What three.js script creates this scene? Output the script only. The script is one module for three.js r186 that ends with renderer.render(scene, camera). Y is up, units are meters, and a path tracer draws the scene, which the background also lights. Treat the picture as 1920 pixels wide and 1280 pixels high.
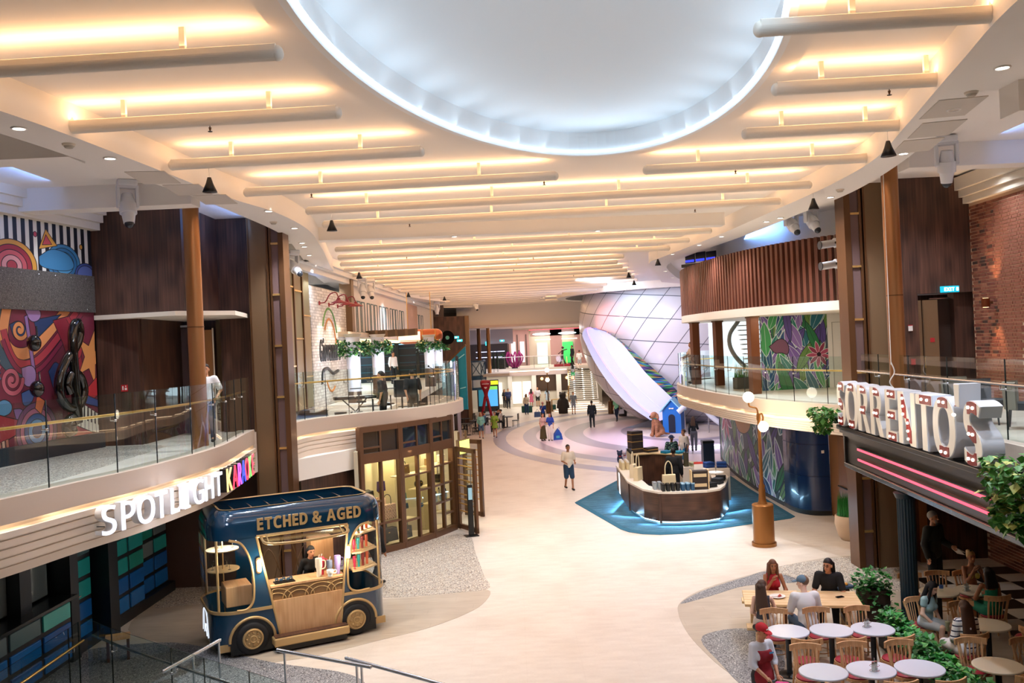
import * as THREE from 'three';
import { RoundedBoxGeometry } from 'three/addons/geometries/RoundedBoxGeometry.js';
import { TextGeometry } from 'three/addons/geometries/TextGeometry.js';
import { FontLoader } from 'three/addons/loaders/FontLoader.js';
import { mergeGeometries, toCreasedNormals } from 'three/addons/utils/BufferGeometryUtils.js';
import { Brush, Evaluator, INTERSECTION } from 'three-bvh-csg';
import { RectAreaLightUniformsLib } from 'three/addons/lights/RectAreaLightUniformsLib.js';

// ---------- camera, exposure, large lights ----------
const scene = new THREE.Scene();
const camera = new THREE.PerspectiveCamera(2 * Math.atan(640 / 1650) * 180 / Math.PI, 1.5, 0.1, 300);
camera.position.set(0, 5.8, 0);
camera.rotation.order = 'YXZ';
camera.rotation.set(0.003, 0, -0.045);
const renderer = new THREE.WebGLRenderer({ antialias: true });
renderer.toneMapping = THREE.LinearToneMapping;
renderer.toneMappingExposure = 1.22;
renderer.shadowMap.enabled = true;
scene.background = new THREE.Color(0x000000);
RectAreaLightUniformsLib.init();
const LW = 0xffc994, LN = 0xeaf1ff, LC = 0xd4ebff, LB = 0x6fa4ff;          // lamp colours: warm bar, neutral downlight, cool daylight, blue
const POWER = { bar: 10, down: 38, dome: 4, blueWash: 60, sphere: 260, shop: 9, far: 8 };
function area(color, intensity, w, h, at, to, parent = scene) {
  const l = new THREE.RectAreaLight(color, intensity, w, h);
  l.position.set(...at); parent.add(l); l.lookAt(...to); return l;
}
function spot(color, intensity, at, to, angle = 0.9, blend = 0.6, radius = 3) {
  const l = new THREE.SpotLight(color, intensity, 0, angle, blend, 2);
  l.position.set(...at); l.target.position.set(...to); l.castShadow = true; l.shadow.radius = radius;
  scene.add(l, l.target); return l;
}
function bulb(color, intensity, at, radius = 3) {
  const l = new THREE.PointLight(color, intensity, 0, 2); l.position.set(...at); l.castShadow = true; l.shadow.radius = radius; scene.add(l); return l;
}

// ---------- helpers ----------
let seed = 7;
const rnd = (a = 1, b) => { seed = (seed * 1664525 + 1013904223) >>> 0; const t = seed / 4294967296; return b === undefined ? t * a : a + t * (b - a); };
const V = (x, y, z) => new THREE.Vector3(x, y, z);
const taken = new Map();
function numbered(name) { const n = taken.get(name) || 0; taken.set(name, n + 1); return n ? name + '_' + String(n).padStart(3, '0') : name; }
function mat(color, roughness = 0.6, metalness = 0, extra = {}) {
  const { tile, ...e } = extra; const P = e.clearcoat || e.transmission || e.sheen ? THREE.MeshPhysicalMaterial : THREE.MeshStandardMaterial;
  const m = new P({ color, roughness, metalness, side: THREE.DoubleSide, ...e }); if (tile) m.userData.tile = tile; return m;
}
const glow = (color, k = 1, base = color) => mat(base, 0.5, 0, { emissive: color, emissiveIntensity: k });
function boxUV(g, tile) {                                            // uv in metres, by the way each face points
  g = g.index ? g.toNonIndexed() : g; const p = g.attributes.position, n = p.count, uv = new Float32Array(n * 2), a = V(), b = V(), c = V();
  for (let i = 0; i < n; i += 3) {
    a.fromBufferAttribute(p, i); b.fromBufferAttribute(p, i + 1); c.fromBufferAttribute(p, i + 2);
    const m = b.clone().sub(a).cross(c.clone().sub(a)), x = Math.abs(m.x), y = Math.abs(m.y), z = Math.abs(m.z);
    [a, b, c].forEach((q, k) => { const u = y >= x && y >= z ? [q.x, q.z] : x >= z ? [q.z, q.y] : [q.x, q.y]; uv[(i + k) * 2] = u[0] / tile; uv[(i + k) * 2 + 1] = u[1] / tile; });
  }
  g.setAttribute('uv', new THREE.BufferAttribute(uv, 2)); return g;
}
const bare = (g) => { const q = g.index ? g.toNonIndexed() : g; for (const k of Object.keys(q.attributes)) if (!['position', 'normal', 'uv', 'color'].includes(k)) q.deleteAttribute(k); if (!q.attributes.uv) q.setAttribute('uv', new THREE.BufferAttribute(new Float32Array(q.attributes.position.count * 2), 2)); return q; };
function join(gs) { gs = gs.flat(9); return gs.length === 1 ? gs[0] : mergeGeometries(gs.map(bare)); }
function part(name, geo, m, parent, label) {
  let g = Array.isArray(geo) ? join(geo) : geo; if (m.userData.tile) g = boxUV(g, m.userData.tile);
  const o = new THREE.Mesh(g, m); o.name = parent === scene ? numbered(name) : name; if (label) o.userData.label = label; parent.add(o); return o;
}
function thing(name, label, category, at = [0, 0, 0], turn = 0, group) {
  const o = new THREE.Group(); o.name = numbered(name); o.position.set(...at); o.rotation.y = turn; o.userData = { label, category };
  if (group) o.userData.group = group; scene.add(o); return o;
}
function single(name, label, category, geo, m, group) { const o = part(name, geo, m, scene); o.userData = { label, category }; if (group) o.userData.group = group; return o; }
function struct(name, geo, m, parent = scene) { const o = part(name, geo, m, parent); if (parent === scene) o.userData.kind = 'structure'; return o; }
function structGroup(name) { const o = new THREE.Group(); o.name = numbered(name); o.userData.kind = 'structure'; scene.add(o); return o; }
function copy(o, at, turn, label, group) { const c = o.clone(); c.name = numbered(o.name.replace(/_\d{3}$/, '')); c.userData = { ...o.userData }; if (label) c.userData.label = label; if (group) c.userData.group = group; c.position.set(...at); c.rotation.y = turn; scene.add(c); return c; }
const move = (g, x = 0, y = 0, z = 0) => g.translate(x, y, z);
const B = (w, h, d, x = 0, y = 0, z = 0, r = 0) => (r ? new RoundedBoxGeometry(w, h, d, 2, Math.min(r, w / 2.01, h / 2.01, d / 2.01)) : new THREE.BoxGeometry(w, h, d)).translate(x, y, z);
const C = (r0, r1, h, x = 0, y = 0, z = 0, n = 20) => new THREE.CylinderGeometry(r1, r0, h, n).translate(x, y, z);   // r0 bottom, r1 top
const Sph = (r, x = 0, y = 0, z = 0, n = 16) => new THREE.SphereGeometry(r, n, Math.max(6, n * 0.7 | 0)).translate(x, y, z);
function bar(a, b, r, n = 8, r2 = r) {                               // a round bar between two points
  const A = V(...a), D = V(...b).sub(A), g = new THREE.CylinderGeometry(r2, r, D.length(), n); g.translate(0, D.length() / 2, 0);
  g.applyQuaternion(new THREE.Quaternion().setFromUnitVectors(V(0, 1, 0), D.normalize())); return g.translate(...a);
}
function beam(a, b, w, h) {                                          // a rectangular bar between two points (h upright)
  const A = V(...a), E = V(...b), L = A.distanceTo(E), g = new THREE.BoxGeometry(w, h, L), o = new THREE.Object3D(); o.position.copy(A.clone().add(E).multiplyScalar(0.5)); o.lookAt(E); o.updateMatrix(); return g.applyMatrix4(o.matrix);
}
const tube = (pts, r, seg = 24, n = 8, closed = false) => new THREE.TubeGeometry(new THREE.CatmullRomCurve3(pts.map((p) => V(...p)), closed), seg, r, n, closed);
const lathe = (pts, n = 24) => new THREE.LatheGeometry(pts.map((p) => new THREE.Vector2(p[0], p[1])), n);
const shape = (pts) => new THREE.Shape(pts.map((p) => new THREE.Vector2(p[0], p[1])));
function slab(pts, y0, y1, holes = []) {                             // outline [x, z] raised from y0 to y1
  const s = shape(pts.map((p) => [p[0], -p[1]])); holes.forEach((h) => s.holes.push(new THREE.Path(h.map((p) => new THREE.Vector2(p[0], -p[1])))));
  return new THREE.ExtrudeGeometry(s, { depth: y1 - y0, bevelEnabled: false }).rotateX(-Math.PI / 2).translate(0, y0, 0);
}
const panel = (pts, d, bevel = 0) => new THREE.ExtrudeGeometry(Array.isArray(pts) ? shape(pts) : pts, { depth: d, bevelEnabled: !!bevel, bevelSize: bevel, bevelThickness: bevel, bevelSegments: 2, curveSegments: 10 });
function smooth(pts, n = 6, closed = false) {                        // [x, z] list, rounded
  const c = new THREE.CatmullRomCurve3(pts.map((p) => V(p[0], 0, p[1])), closed, 'centripetal'); return c.getPoints((pts.length - (closed ? 0 : 1)) * n).map((p) => [p.x, p.z]);
}
function offset(line, d) {                                           // [x, z] line moved d to its left-hand side
  return line.map((p, i) => { const a = line[Math.max(0, i - 1)], b = line[Math.min(line.length - 1, i + 1)], x = b[0] - a[0], z = b[1] - a[1], l = Math.hypot(x, z) || 1; return [p[0] + z / l * d, p[1] - x / l * d]; });
}
const ribbon = (line, d, y0, y1) => slab([...line, ...offset(line, d).reverse()], y0, y1);
function sweep(line, prof) {                                         // profile [out, y] carried along an [x, z] line; flat faces
  const pos = [], q = prof.map(([o]) => offset(line, o));
  for (let i = 0; i + 1 < line.length; i++) for (let k = 0; k + 1 < prof.length; k++) {
    const a = [q[k][i][0], prof[k][1], q[k][i][1]], b = [q[k + 1][i][0], prof[k + 1][1], q[k + 1][i][1]], c = [q[k + 1][i + 1][0], prof[k + 1][1], q[k + 1][i + 1][1]], d = [q[k][i + 1][0], prof[k][1], q[k][i + 1][1]];
    pos.push(...a, ...b, ...c, ...a, ...c, ...d);
  }
  const g = new THREE.BufferGeometry(); g.setAttribute('position', new THREE.Float32BufferAttribute(pos, 3)); g.computeVertexNormals(); return toCreasedNormals(g, 0.6);
}
function along(line, s) {                                            // point and heading at distance s along an [x, z] line
  for (let i = 0; i + 1 < line.length; i++) { const [x, z] = line[i], [X, Z] = line[i + 1], l = Math.hypot(X - x, Z - z); if (s <= l || i + 2 === line.length) return { x: x + (X - x) * s / l, z: z + (Z - z) * s / l, a: Math.atan2(-(Z - z), X - x) }; s -= l; }
}
const lengthOf = (line) => line.slice(1).reduce((t, p, i) => t + Math.hypot(p[0] - line[i][0], p[1] - line[i][1]), 0);
function pieceOf(line, s0, s1, n = 8) { const out = []; for (let i = 0; i <= n; i++) { const p = along(line, s0 + (s1 - s0) * i / n); out.push([p.x, p.z]); } return out; }

// ---------- textures ----------
function canvasTex(w, h, draw, srgb = true) {
  const c = document.createElement('canvas'); c.width = w; c.height = h; draw(c.getContext('2d'), w, h);
  const t = new THREE.CanvasTexture(c); if (srgb) t.colorSpace = THREE.SRGBColorSpace; t.wrapS = t.wrapT = THREE.RepeatWrapping; t.magFilter = THREE.LinearFilter; return t;
}
function noiseField(n, cells, sx = 1, sy = 1) {                      // repeating value noise, n x n
  const gx = cells * sx, gy = cells * sy, g = Array.from({ length: gx * gy }, () => rnd()), o = new Float32Array(n * n);
  for (let y = 0; y < n; y++) for (let x = 0; x < n; x++) {
    const u = x / n * gx, v = y / n * gy, i = u | 0, j = v | 0, a = u - i, b = v - j, f = a * a * (3 - 2 * a), e = b * b * (3 - 2 * b), at = (p, q) => g[(q % gy) * gx + p % gx];
    o[y * n + x] = (at(i, j) * (1 - f) + at(i + 1, j) * f) * (1 - e) + (at(i, j + 1) * (1 - f) + at(i + 1, j + 1) * f) * e;
  }
  return o;
}
function dataTex(n, fn, srgb = true) {                               // fn(i, x, y) -> [r, g, b] 0..255
  const d = new Uint8Array(n * n * 4);
  for (let y = 0, i = 0; y < n; y++) for (let x = 0; x < n; x++, i++) { const c = fn(i, x, y); d[i * 4] = c[0]; d[i * 4 + 1] = c[1]; d[i * 4 + 2] = c[2]; d[i * 4 + 3] = 255; }
  const t = new THREE.DataTexture(d, n, n); t.colorSpace = srgb ? THREE.SRGBColorSpace : THREE.NoColorSpace; t.wrapS = t.wrapT = THREE.RepeatWrapping; t.magFilter = THREE.LinearFilter; t.minFilter = THREE.LinearFilter; t.needsUpdate = true; return t;
}
const mix3 = (a, b, t) => [a[0] + (b[0] - a[0]) * t, a[1] + (b[1] - a[1]) * t, a[2] + (b[2] - a[2]) * t];
function woodTex(dark, light, fine = 48, n = 512) {                  // grain runs up (v)
  const a = noiseField(n, 6, 2, 1), b = noiseField(n, 2, fine, 2), c = noiseField(n, 3, 30, 1);
  return dataTex(n, (i) => mix3(dark, light, Math.min(1, Math.max(0, a[i] * 0.55 + b[i] * 0.35 + c[i] * 0.25 - 0.1))));
}
const turned = (t) => { const q = t.clone(); q.rotation = Math.PI / 2; q.needsUpdate = true; return q; };
const TX = {};
TX.darkWood = woodTex([46, 30, 25], [116, 80, 64]);
TX.oak = woodTex([196, 148, 100], [226, 184, 138]);
TX.walnut = woodTex([58, 38, 30], [112, 76, 56]);
TX.pine = woodTex([214, 180, 128], [238, 212, 168]);
{
  const a = noiseField(1024, 5), b = noiseField(1024, 14, 1, 3), c = noiseField(1024, 120, 1, 1);
  TX.stone = dataTex(1024, (i, x, y) => { const seam = x % 256 < 1 || y % 256 < 1 ? -9 : 0; const t = a[i] * 0.45 + b[i] * 0.4 + c[i] * 0.15; const k = mix3([206, 193, 178], [231, 221, 208], t); return [k[0] + seam, k[1] + seam, k[2] + seam]; });
  const d = noiseField(512, 90), e = noiseField(512, 60), f = noiseField(512, 40);
  TX.terrazzo = dataTex(512, (i) => (d[i] > 0.66 ? [236, 228, 214] : e[i] > 0.68 ? [104, 98, 96] : f[i] > 0.72 ? [150, 128, 104] : [180, 172, 160]));
  TX.terrazzoDark = dataTex(512, (i) => (d[i] > 0.72 ? [196, 196, 196] : e[i] > 0.6 ? [74, 76, 82] : [128, 130, 134]));
  const g = noiseField(512, 3, 1, 40), h = noiseField(512, 10, 1, 16), k2 = noiseField(512, 120);
  TX.carpet = dataTex(512, (i) => mix3([8, 44, 74], [104, 168, 186], Math.min(1, g[i] * 0.45 + h[i] * 0.4 + k2[i] * 0.25 - 0.05)));
  const p = noiseField(512, 40), q = noiseField(512, 9);
  TX.plaster = dataTex(256, (i, x, y) => { const v = 128 + (p[y * 1024 + x * 2] - 0.5) * 50; return [v, v, v]; }, false);
  TX.plank = dataTex(512, (i, x, y) => { const row = (y / 64) | 0, s = (row * 211) % 512, seam = y % 64 < 1 || (x + s) % 512 < 2 ? -12 : 0, k = mix3([178, 164, 146], [202, 190, 172], (h[((y) * 512 + (x + s) % 512)] * 0.6 + q[i] * 0.4) + ((row * 37) % 10) * 0.02 - 0.1); return [k[0] + seam, k[1] + seam, k[2] + seam]; });
  TX.speckle = dataTex(256, (i, x, y) => { const j = y * 2 * 512 + x * 2, v = 52 + d[j] * 60 + e[j] * 34; return [v, v * 0.97, v * 0.94]; });
}

// ---------- shared materials ----------
const M = {
  white: mat(0xf1ece4, 0.55), ceiling: mat(0xf3ede5, 0.7), cream: mat(0xe6dccb, 0.6), offwhite: mat(0xe9e6e0, 0.5), fascia: mat(0xc9b7a6, 0.5), fasciaLight: mat(0xe2d3c2, 0.5),
  bronze: mat(0xa8804c, 0.36, 0.75), bronzeDark: mat(0x6e4c30, 0.4, 0.6), bronzeFlat: mat(0x82684c, 0.5, 0.35), brass: mat(0xd0a45c, 0.28, 0.9), gold: mat(0xd9b26e, 0.32, 0.75), steel: mat(0xc6c8cb, 0.22, 1), dark: mat(0x1c1d20, 0.5), black: mat(0x0c0c0d, 0.35), blackGloss: mat(0x060607, 0.06, 0, { clearcoat: 1 }),
  darkWood: mat(0xffffff, 0.5, 0, { map: TX.darkWood, tile: 2.4 }), oak: mat(0xffffff, 0.45, 0, { map: TX.oak, tile: 1.2 }), walnut: mat(0xffffff, 0.42, 0, { map: TX.walnut, tile: 1.6 }), walnutSide: mat(0xffffff, 0.38, 0, { map: turned(TX.walnut), tile: 1.6 }), pine: mat(0xffffff, 0.5, 0, { map: turned(TX.pine), tile: 1.1 }),
  stone: mat(0xffffff, 0.42, 0, { map: TX.stone, tile: 4 }), terrazzo: mat(0xffffff, 0.4, 0, { map: TX.terrazzo, tile: 1.4 }), terrazzoDark: mat(0xffffff, 0.4, 0, { map: TX.terrazzoDark, tile: 1.2 }), plank: mat(0xffffff, 0.42, 0, { map: TX.plank, tile: 2.4 }),
  carpet: mat(0xffffff, 0.95, 0, { map: TX.carpet, tile: 1.6 }), carpetEdge: mat(0x1d6079, 0.9),
  glass: mat(0xe6f4f1, 0.02, 0, { transmission: 1, thickness: 0, ior: 1.7 }), glassClear: mat(0xf6fbfb, 0.02, 0, { transmission: 1, thickness: 0, ior: 1.3 }), glassEdge: mat(0x14201f, 0.2), shopGlass: mat(0xf4f4ea, 0.02, 0, { transmission: 1, thickness: 0, ior: 1.4 }),
  red: mat(0xa3202b, 0.5), navy: mat(0x0c2a55, 0.25, 0, { clearcoat: 0.4 }), teal: mat(0x0f6f86, 0.5), leaf: mat(0x2f8a35, 0.45, 0, { transmission: 0.15, thickness: 0 }), leafLight: mat(0x63a84a, 0.5), leafDark: mat(0x1d5a2a, 0.45), soil: mat(0x2a1d15, 0.95),
};
const font = await new FontLoader().loadAsync('fonts/droid/droid_sans_bold.typeface.json');
const fontThin = await new FontLoader().loadAsync('fonts/droid/droid_sans_regular.typeface.json');
const fontSerif = await new FontLoader().loadAsync('fonts/droid/droid_serif_bold.typeface.json');
function letter(ch, size, depth, f = font, bevel = 0) { const g = new TextGeometry(ch, { font: f, size, depth, curveSegments: 6, bevelEnabled: !!bevel, bevelSize: bevel, bevelThickness: bevel, bevelSegments: 2 }); g.computeBoundingBox(); return g; }


// ---------- smooth solids from joined bones (distance field, meshed on a grid) ----------
const cap = (a, b, ra, rb = ra) => ({ a, b, ra, rb });
const ell = (c, r, ry = 0, rx = 0) => ({ c, r, ry, rx });
function sdfMesh(prims, cell, k = 0.03, clips = [], tint) {
  let lo = [1e9, 1e9, 1e9], hi = [-1e9, -1e9, -1e9];
  for (const p of prims) { const m = p.c ? Math.max(...p.r) : Math.max(p.ra, p.rb), pts = p.c ? [p.c] : [p.a, p.b]; p.m = m; for (const q of pts) for (let i = 0; i < 3; i++) { lo[i] = Math.min(lo[i], q[i] - m); hi[i] = Math.max(hi[i], q[i] + m); } }
  lo = lo.map((v) => v - cell * 2.5); const N = hi.map((v, i) => Math.ceil((v + cell * 2.5 - lo[i]) / cell) + 1), [nx, ny, nz] = N, F = new Float32Array(nx * ny * nz).fill(1);
  for (const p of prims) {
    const pts = p.c ? [p.c] : [p.a, p.b], pad = p.m + k * 2 + cell * 2, s = [0, 1, 2].map((i) => Math.max(0, Math.floor((Math.min(...pts.map((q) => q[i])) - pad - lo[i]) / cell))), e = [0, 1, 2].map((i) => Math.min(N[i] - 1, Math.ceil((Math.max(...pts.map((q) => q[i])) + pad - lo[i]) / cell)));
    let dx, dy, dz, dd; if (!p.c) { dx = p.b[0] - p.a[0]; dy = p.b[1] - p.a[1]; dz = p.b[2] - p.a[2]; dd = dx * dx + dy * dy + dz * dz + 1e-9; } const cy = Math.cos(p.ry || 0), sy = Math.sin(p.ry || 0), cx = Math.cos(p.rx || 0), sx = Math.sin(p.rx || 0);
    for (let z = s[2]; z <= e[2]; z++) for (let y = s[1]; y <= e[1]; y++) for (let x = s[0]; x <= e[0]; x++) {
      const X = lo[0] + x * cell, Y = lo[1] + y * cell, Z = lo[2] + z * cell; let d;
      if (p.c) { let ux = X - p.c[0], uy = Y - p.c[1], uz = Z - p.c[2]; if (p.ry) { const t = ux * cy - uz * sy; uz = ux * sy + uz * cy; ux = t; } if (p.rx) { const t = uy * cx + uz * sx; uz = -uy * sx + uz * cx; uy = t; } const a = ux / p.r[0], b = uy / p.r[1], c = uz / p.r[2], l = Math.sqrt(a * a + b * b + c * c); d = l < 1e-6 ? -Math.min(...p.r) : (l - 1) * l / Math.sqrt((a / p.r[0]) ** 2 + (b / p.r[1]) ** 2 + (c / p.r[2]) ** 2); }
      else { const ux = X - p.a[0], uy = Y - p.a[1], uz = Z - p.a[2], t = Math.max(0, Math.min(1, (ux * dx + uy * dy + uz * dz) / dd)); d = Math.hypot(ux - dx * t, uy - dy * t, uz - dz * t) - (p.ra + (p.rb - p.ra) * t); }
      const i = x + nx * (y + ny * z), f = F[i], h = Math.max(0, Math.min(1, 0.5 + 0.5 * (f - d) / k)); F[i] = f + (d - f) * h - k * h * (1 - h);
    }
  }
  for (const c of clips) for (let z = 0, i = 0; z < nz; z++) for (let y = 0; y < ny; y++) for (let x = 0; x < nx; x++, i++) F[i] = Math.max(F[i], c(lo[0] + x * cell, lo[1] + y * cell, lo[2] + z * cell));
  const id = new Int32Array(F.length).fill(-1), pos = [], idx = [], st = [1, nx, nx * ny];
  for (let z = 0; z < nz - 1; z++) for (let y = 0; y < ny - 1; y++) for (let x = 0; x < nx - 1; x++) {
    const i = x + nx * (y + ny * z); let n = 0, sx = 0, sy = 0, sz = 0, any = F[i] < 0, all = any; const g = (c) => F[i + (c & 1) + ((c >> 1) & 1) * nx + (c >> 2) * nx * ny];
    for (let c = 1; c < 8; c++) { const b = g(c) < 0; any = any || b; all = all && b; } if (!any || all) continue;
    for (let c = 0; c < 8; c++) for (let ax = 0; ax < 3; ax++) if (!(c >> ax & 1)) { const a = g(c), b = g(c | 1 << ax); if ((a < 0) !== (b < 0)) { const t = a / (a - b); sx += (c & 1) + (ax === 0 ? t : 0); sy += ((c >> 1) & 1) + (ax === 1 ? t : 0); sz += (c >> 2) + (ax === 2 ? t : 0); n++; } }
    id[i] = pos.length / 3; pos.push(lo[0] + (x + sx / n) * cell, lo[1] + (y + sy / n) * cell, lo[2] + (z + sz / n) * cell);
  }
  for (let z = 1; z < nz - 1; z++) for (let y = 1; y < ny - 1; y++) for (let x = 1; x < nx - 1; x++) { const i = x + nx * (y + ny * z); for (let ax = 0; ax < 3; ax++) { const a = F[i] < 0, b = F[i + st[ax]] < 0; if (a === b) continue; const u = st[(ax + 1) % 3], v = st[(ax + 2) % 3], q = [id[i], id[i - u], id[i - u - v], id[i - v]]; if (Math.min(...q) < 0) continue; if (a) idx.push(q[0], q[1], q[2], q[0], q[2], q[3]); else idx.push(q[0], q[2], q[1], q[0], q[3], q[2]); } }
  const geo = new THREE.BufferGeometry(); geo.setAttribute('position', new THREE.Float32BufferAttribute(pos, 3)); geo.setIndex(idx); geo.computeVertexNormals();
  if (tint) { const col = new Float32Array(pos.length), c = new THREE.Color(); for (let i = 0; i < pos.length; i += 3) { c.set(tint(pos[i], pos[i + 1], pos[i + 2])); col[i] = c.r; col[i + 1] = c.g; col[i + 2] = c.b; } geo.setAttribute('color', new THREE.BufferAttribute(col, 3)); }
  return geo;
}


// ---------- room shell ----------
const FLOOR2 = 3.9, SOFFIT = 8.85, TOP = 9.3, LX = -13.6, RX = 17.6, FARZ = -92, NEARZ = 4;
const floor = structGroup('floor');
part('floor_slab', B(RX - LX, 0.3, NEARZ - FARZ, (RX + LX) / 2, -0.15, (NEARZ + FARZ) / 2), M.stone, floor);
const inlay = (pts, m, y = 0.004, name = 'floor_inlay') => part(name, slab(smooth(pts, 5, true), -0.02, y), m, floor);
inlay([[-0.83, -20.89], [-0.92, -19.79], [-1.3, -19.06], [-2.03, -18.24], [-2.84, -17.68], [-4.33, -16.76], [-5.61, -16.64], [-7.06, -17.8], [-8.59, -19.08], [-8.61, -21.86], [-7.75, -22.05], [-6.3, -21.7], [-3.26, -20.56], [-1.65, -20.75]], M.plank);
inlay([[-0.85, -20.98], [-1.65, -20.79], [-3.27, -20.65], [-5.6, -22], [-5.6, -24], [-4.36, -25.04], [-3.41, -25.57], [-2.65, -26.74], [-1.76, -27.31], [-1.26, -24.45], [-0.98, -22.26]], M.terrazzo, 0.006);
inlay([[-9.04, -17.66], [-8.03, -18.06], [-7.15, -18.04], [-5.94, -17.35], [-4.69, -16.58], [-3.19, -15.84], [-2.74, -15.15], [-2.5, -11], [-9, -11]], M.terrazzoDark, 0.006);
inlay([[-8.89, -22.58], [-8.05, -22.54], [-7.48, -20.87], [-8.18, -20.72], [-8.64, -20.62]], M.terrazzo, 0.006);
inlay([[9.6, -21.4], [8.47, -22.51], [7.3, -22.28], [5.37, -21.12], [3.98, -20.03], [3.37, -19.13], [3.23, -18.47], [3.18, -17.12], [3.34, -15.67], [3.58, -14.43], [3.3, -11], [9, -10], [9.6, -15]], M.plank);
inlay([[5.98, -21.47], [7.27, -22.18], [8.43, -22.41], [9.2, -21.8], [9.4, -19.6], [8.37, -19.24], [7.68, -19.86], [6.69, -20.48]], M.terrazzo, 0.006);
inlay([[3.4, -19.13], [3.99, -19.94], [5.35, -21.03], [5.94, -21.42], [6.42, -20.43], [5.14, -20.28], [4.13, -19.58]], M.terrazzoDark, 0.006);
inlay([[3.43, -17.03], [4.26, -17.36], [4.68, -16.98], [4.38, -15.03], [3.69, -14.19], [3.42, -15.6]], M.terrazzoDark, 0.006);
const ringBand = mat(0x9c95a0, 0.35), ringLight = mat(0xd9c9d2, 0.35);
function floorRing(k, w, m, y) {
  const e = (q, n = 72) => Array.from({ length: n }, (_, i) => { const a = i / n * Math.PI * 2; return [10.2 + Math.cos(a) * 5.9 * q, -54.5 + Math.sin(a) * 9.4 * q]; });
  part('floor_ring', slab(e(k + w), -0.02, y, [e(k)]), m, floor);
}
floorRing(0.62, 0.4, ringLight, 0.003); floorRing(1.02, 0.2, ringBand, 0.004); floorRing(1.22, 0.3, ringLight, 0.003); floorRing(1.52, 0.14, ringBand, 0.004); floorRing(1.84, 0.13, ringBand, 0.004); floorRing(0.5, 0.12, ringBand, 0.004);
// black and white checker tiles under the trattoria
{
  const a = mat(0xe6e0d4, 0.3), b = mat(0x17140f, 0.3), t = 0.62, g = B(t - 0.008, 0.02, t - 0.008);
  for (let i = 0; i < 5; i++) for (let k = 0; k < 14; k++) {
    const x = 9.0 + (i + 0.5) * t * 1.0, z = -12.2 - (k + 0.5) * t; if (x > 11.3) continue;
    const o = part('floor_tile', g, (i + k) % 2 ? a : b, floor); o.position.set(x, 0.004, z);
  }
}

// outer walls
const shellWall = mat(0xbfb6aa, 0.8), shellDark = mat(0x3a3430, 0.8);
struct('wall_left', B(0.3, 10.4, NEARZ - FARZ, LX - 0.15, 5.1, (NEARZ + FARZ) / 2), shellWall);
struct('wall_right', B(0.3, 10.4, NEARZ - FARZ, RX + 0.15, 5.1, (NEARZ + FARZ) / 2), shellWall);
struct('wall_back', B(RX - LX + 0.6, 10.4, 0.3, (RX + LX) / 2, 5.1, NEARZ + 0.15), shellWall);
struct('wall_far', B(RX - LX + 0.6, 10.4, 0.3, (RX + LX) / 2, 5.1, FARZ - 0.15), shellWall);

// ceiling with the oval skylight and the hole round the great ball
const BALL = { x: 12.2, y: 6.7, z: -62, r: 7.4 };
const ovalAt = (q, n = 96) => Array.from({ length: n }, (_, i) => { const a = i / n * Math.PI * 2, u = Math.cos(a) * 2.62 * (1 + (q) / 2.62), v = Math.sin(a) * (5.9 + q), s = Math.sin(0.2), c = Math.cos(0.2); return [0.75 + u * c + v * s, -(10.6 + v * c - u * s)]; });
const ballHole = Array.from({ length: 64 }, (_, i) => { const a = i / 64 * Math.PI * 2; return [BALL.x + Math.cos(a) * 8.3, BALL.z + Math.sin(a) * 8.3]; });
const ceiling = structGroup('ceiling');
{
  const hole = ballHole.map(([x, z]) => [Math.min(x, RX), z]);
  part('ceiling_panel', slab([[LX, NEARZ], [RX, NEARZ], [RX, -53.7], [RX, FARZ], [LX, FARZ]], TOP, TOP + 0.12, [ovalAt(0), hole.filter(([x]) => x < RX - 0.02)]), M.ceiling, ceiling);
  part('ceiling_ring', slab(ovalAt(0.34), TOP - 0.05, TOP, [ovalAt(0)]), M.ceiling, ceiling);
  part('ceiling_lid', B(RX - LX, 0.1, NEARZ - FARZ, (RX + LX) / 2, 10.9, (NEARZ + FARZ) / 2), M.ceiling, ceiling);
  // skylight: upright rim, then a shallow vault
  part('skylight_rim', slab(ovalAt(0.06), TOP - 0.06, TOP + 0.42, [ovalAt(-0.03)]), mat(0xf4f8fa, 0.6), ceiling);
  const n = 72, rings = 10, pos = [], at = (k, i) => { const f = 1 - k / rings, a = i / n * Math.PI * 2, u = Math.cos(a) * 2.7 * f, v = Math.sin(a) * 5.98 * f, s = Math.sin(0.2), c = Math.cos(0.2); return [0.75 + u * c + v * s, TOP + 0.34 + 0.75 * (1 - f * f), -(10.6 + v * c - u * s)]; };
  for (let k = 0; k < rings; k++) for (let i = 0; i < n; i++) { const a = at(k, i), b = at(k, i + 1), c = at(k + 1, i + 1), d = at(k + 1, i); pos.push(...a, ...b, ...c, ...a, ...c, ...d); }
  const g = new THREE.BufferGeometry(); g.setAttribute('position', new THREE.Float32BufferAttribute(pos, 3)); g.computeVertexNormals();
  part('skylight_vault', toCreasedNormals(g, 1), mat(0xe2eaee, 0.6), ceiling);
  part('cove_led', slab(ovalAt(-0.04), TOP + 0.0, TOP + 0.02, [ovalAt(-0.09)]), glow(LC, 2), ceiling);
  // cool lamps all round the cove wash the vault; the bank on the near right is the strongest
  ovalAt(-0.26, 30).forEach(([x, z]) => area(LC, POWER.dome * (x > 1.2 && z > -10 ? 7 : 1), 0.8, 0.16, [x, TOP + 0.03, z], [x * 0.75 + 0.19, TOP + 0.75, z * 0.75 - 2.65]));
}
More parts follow.
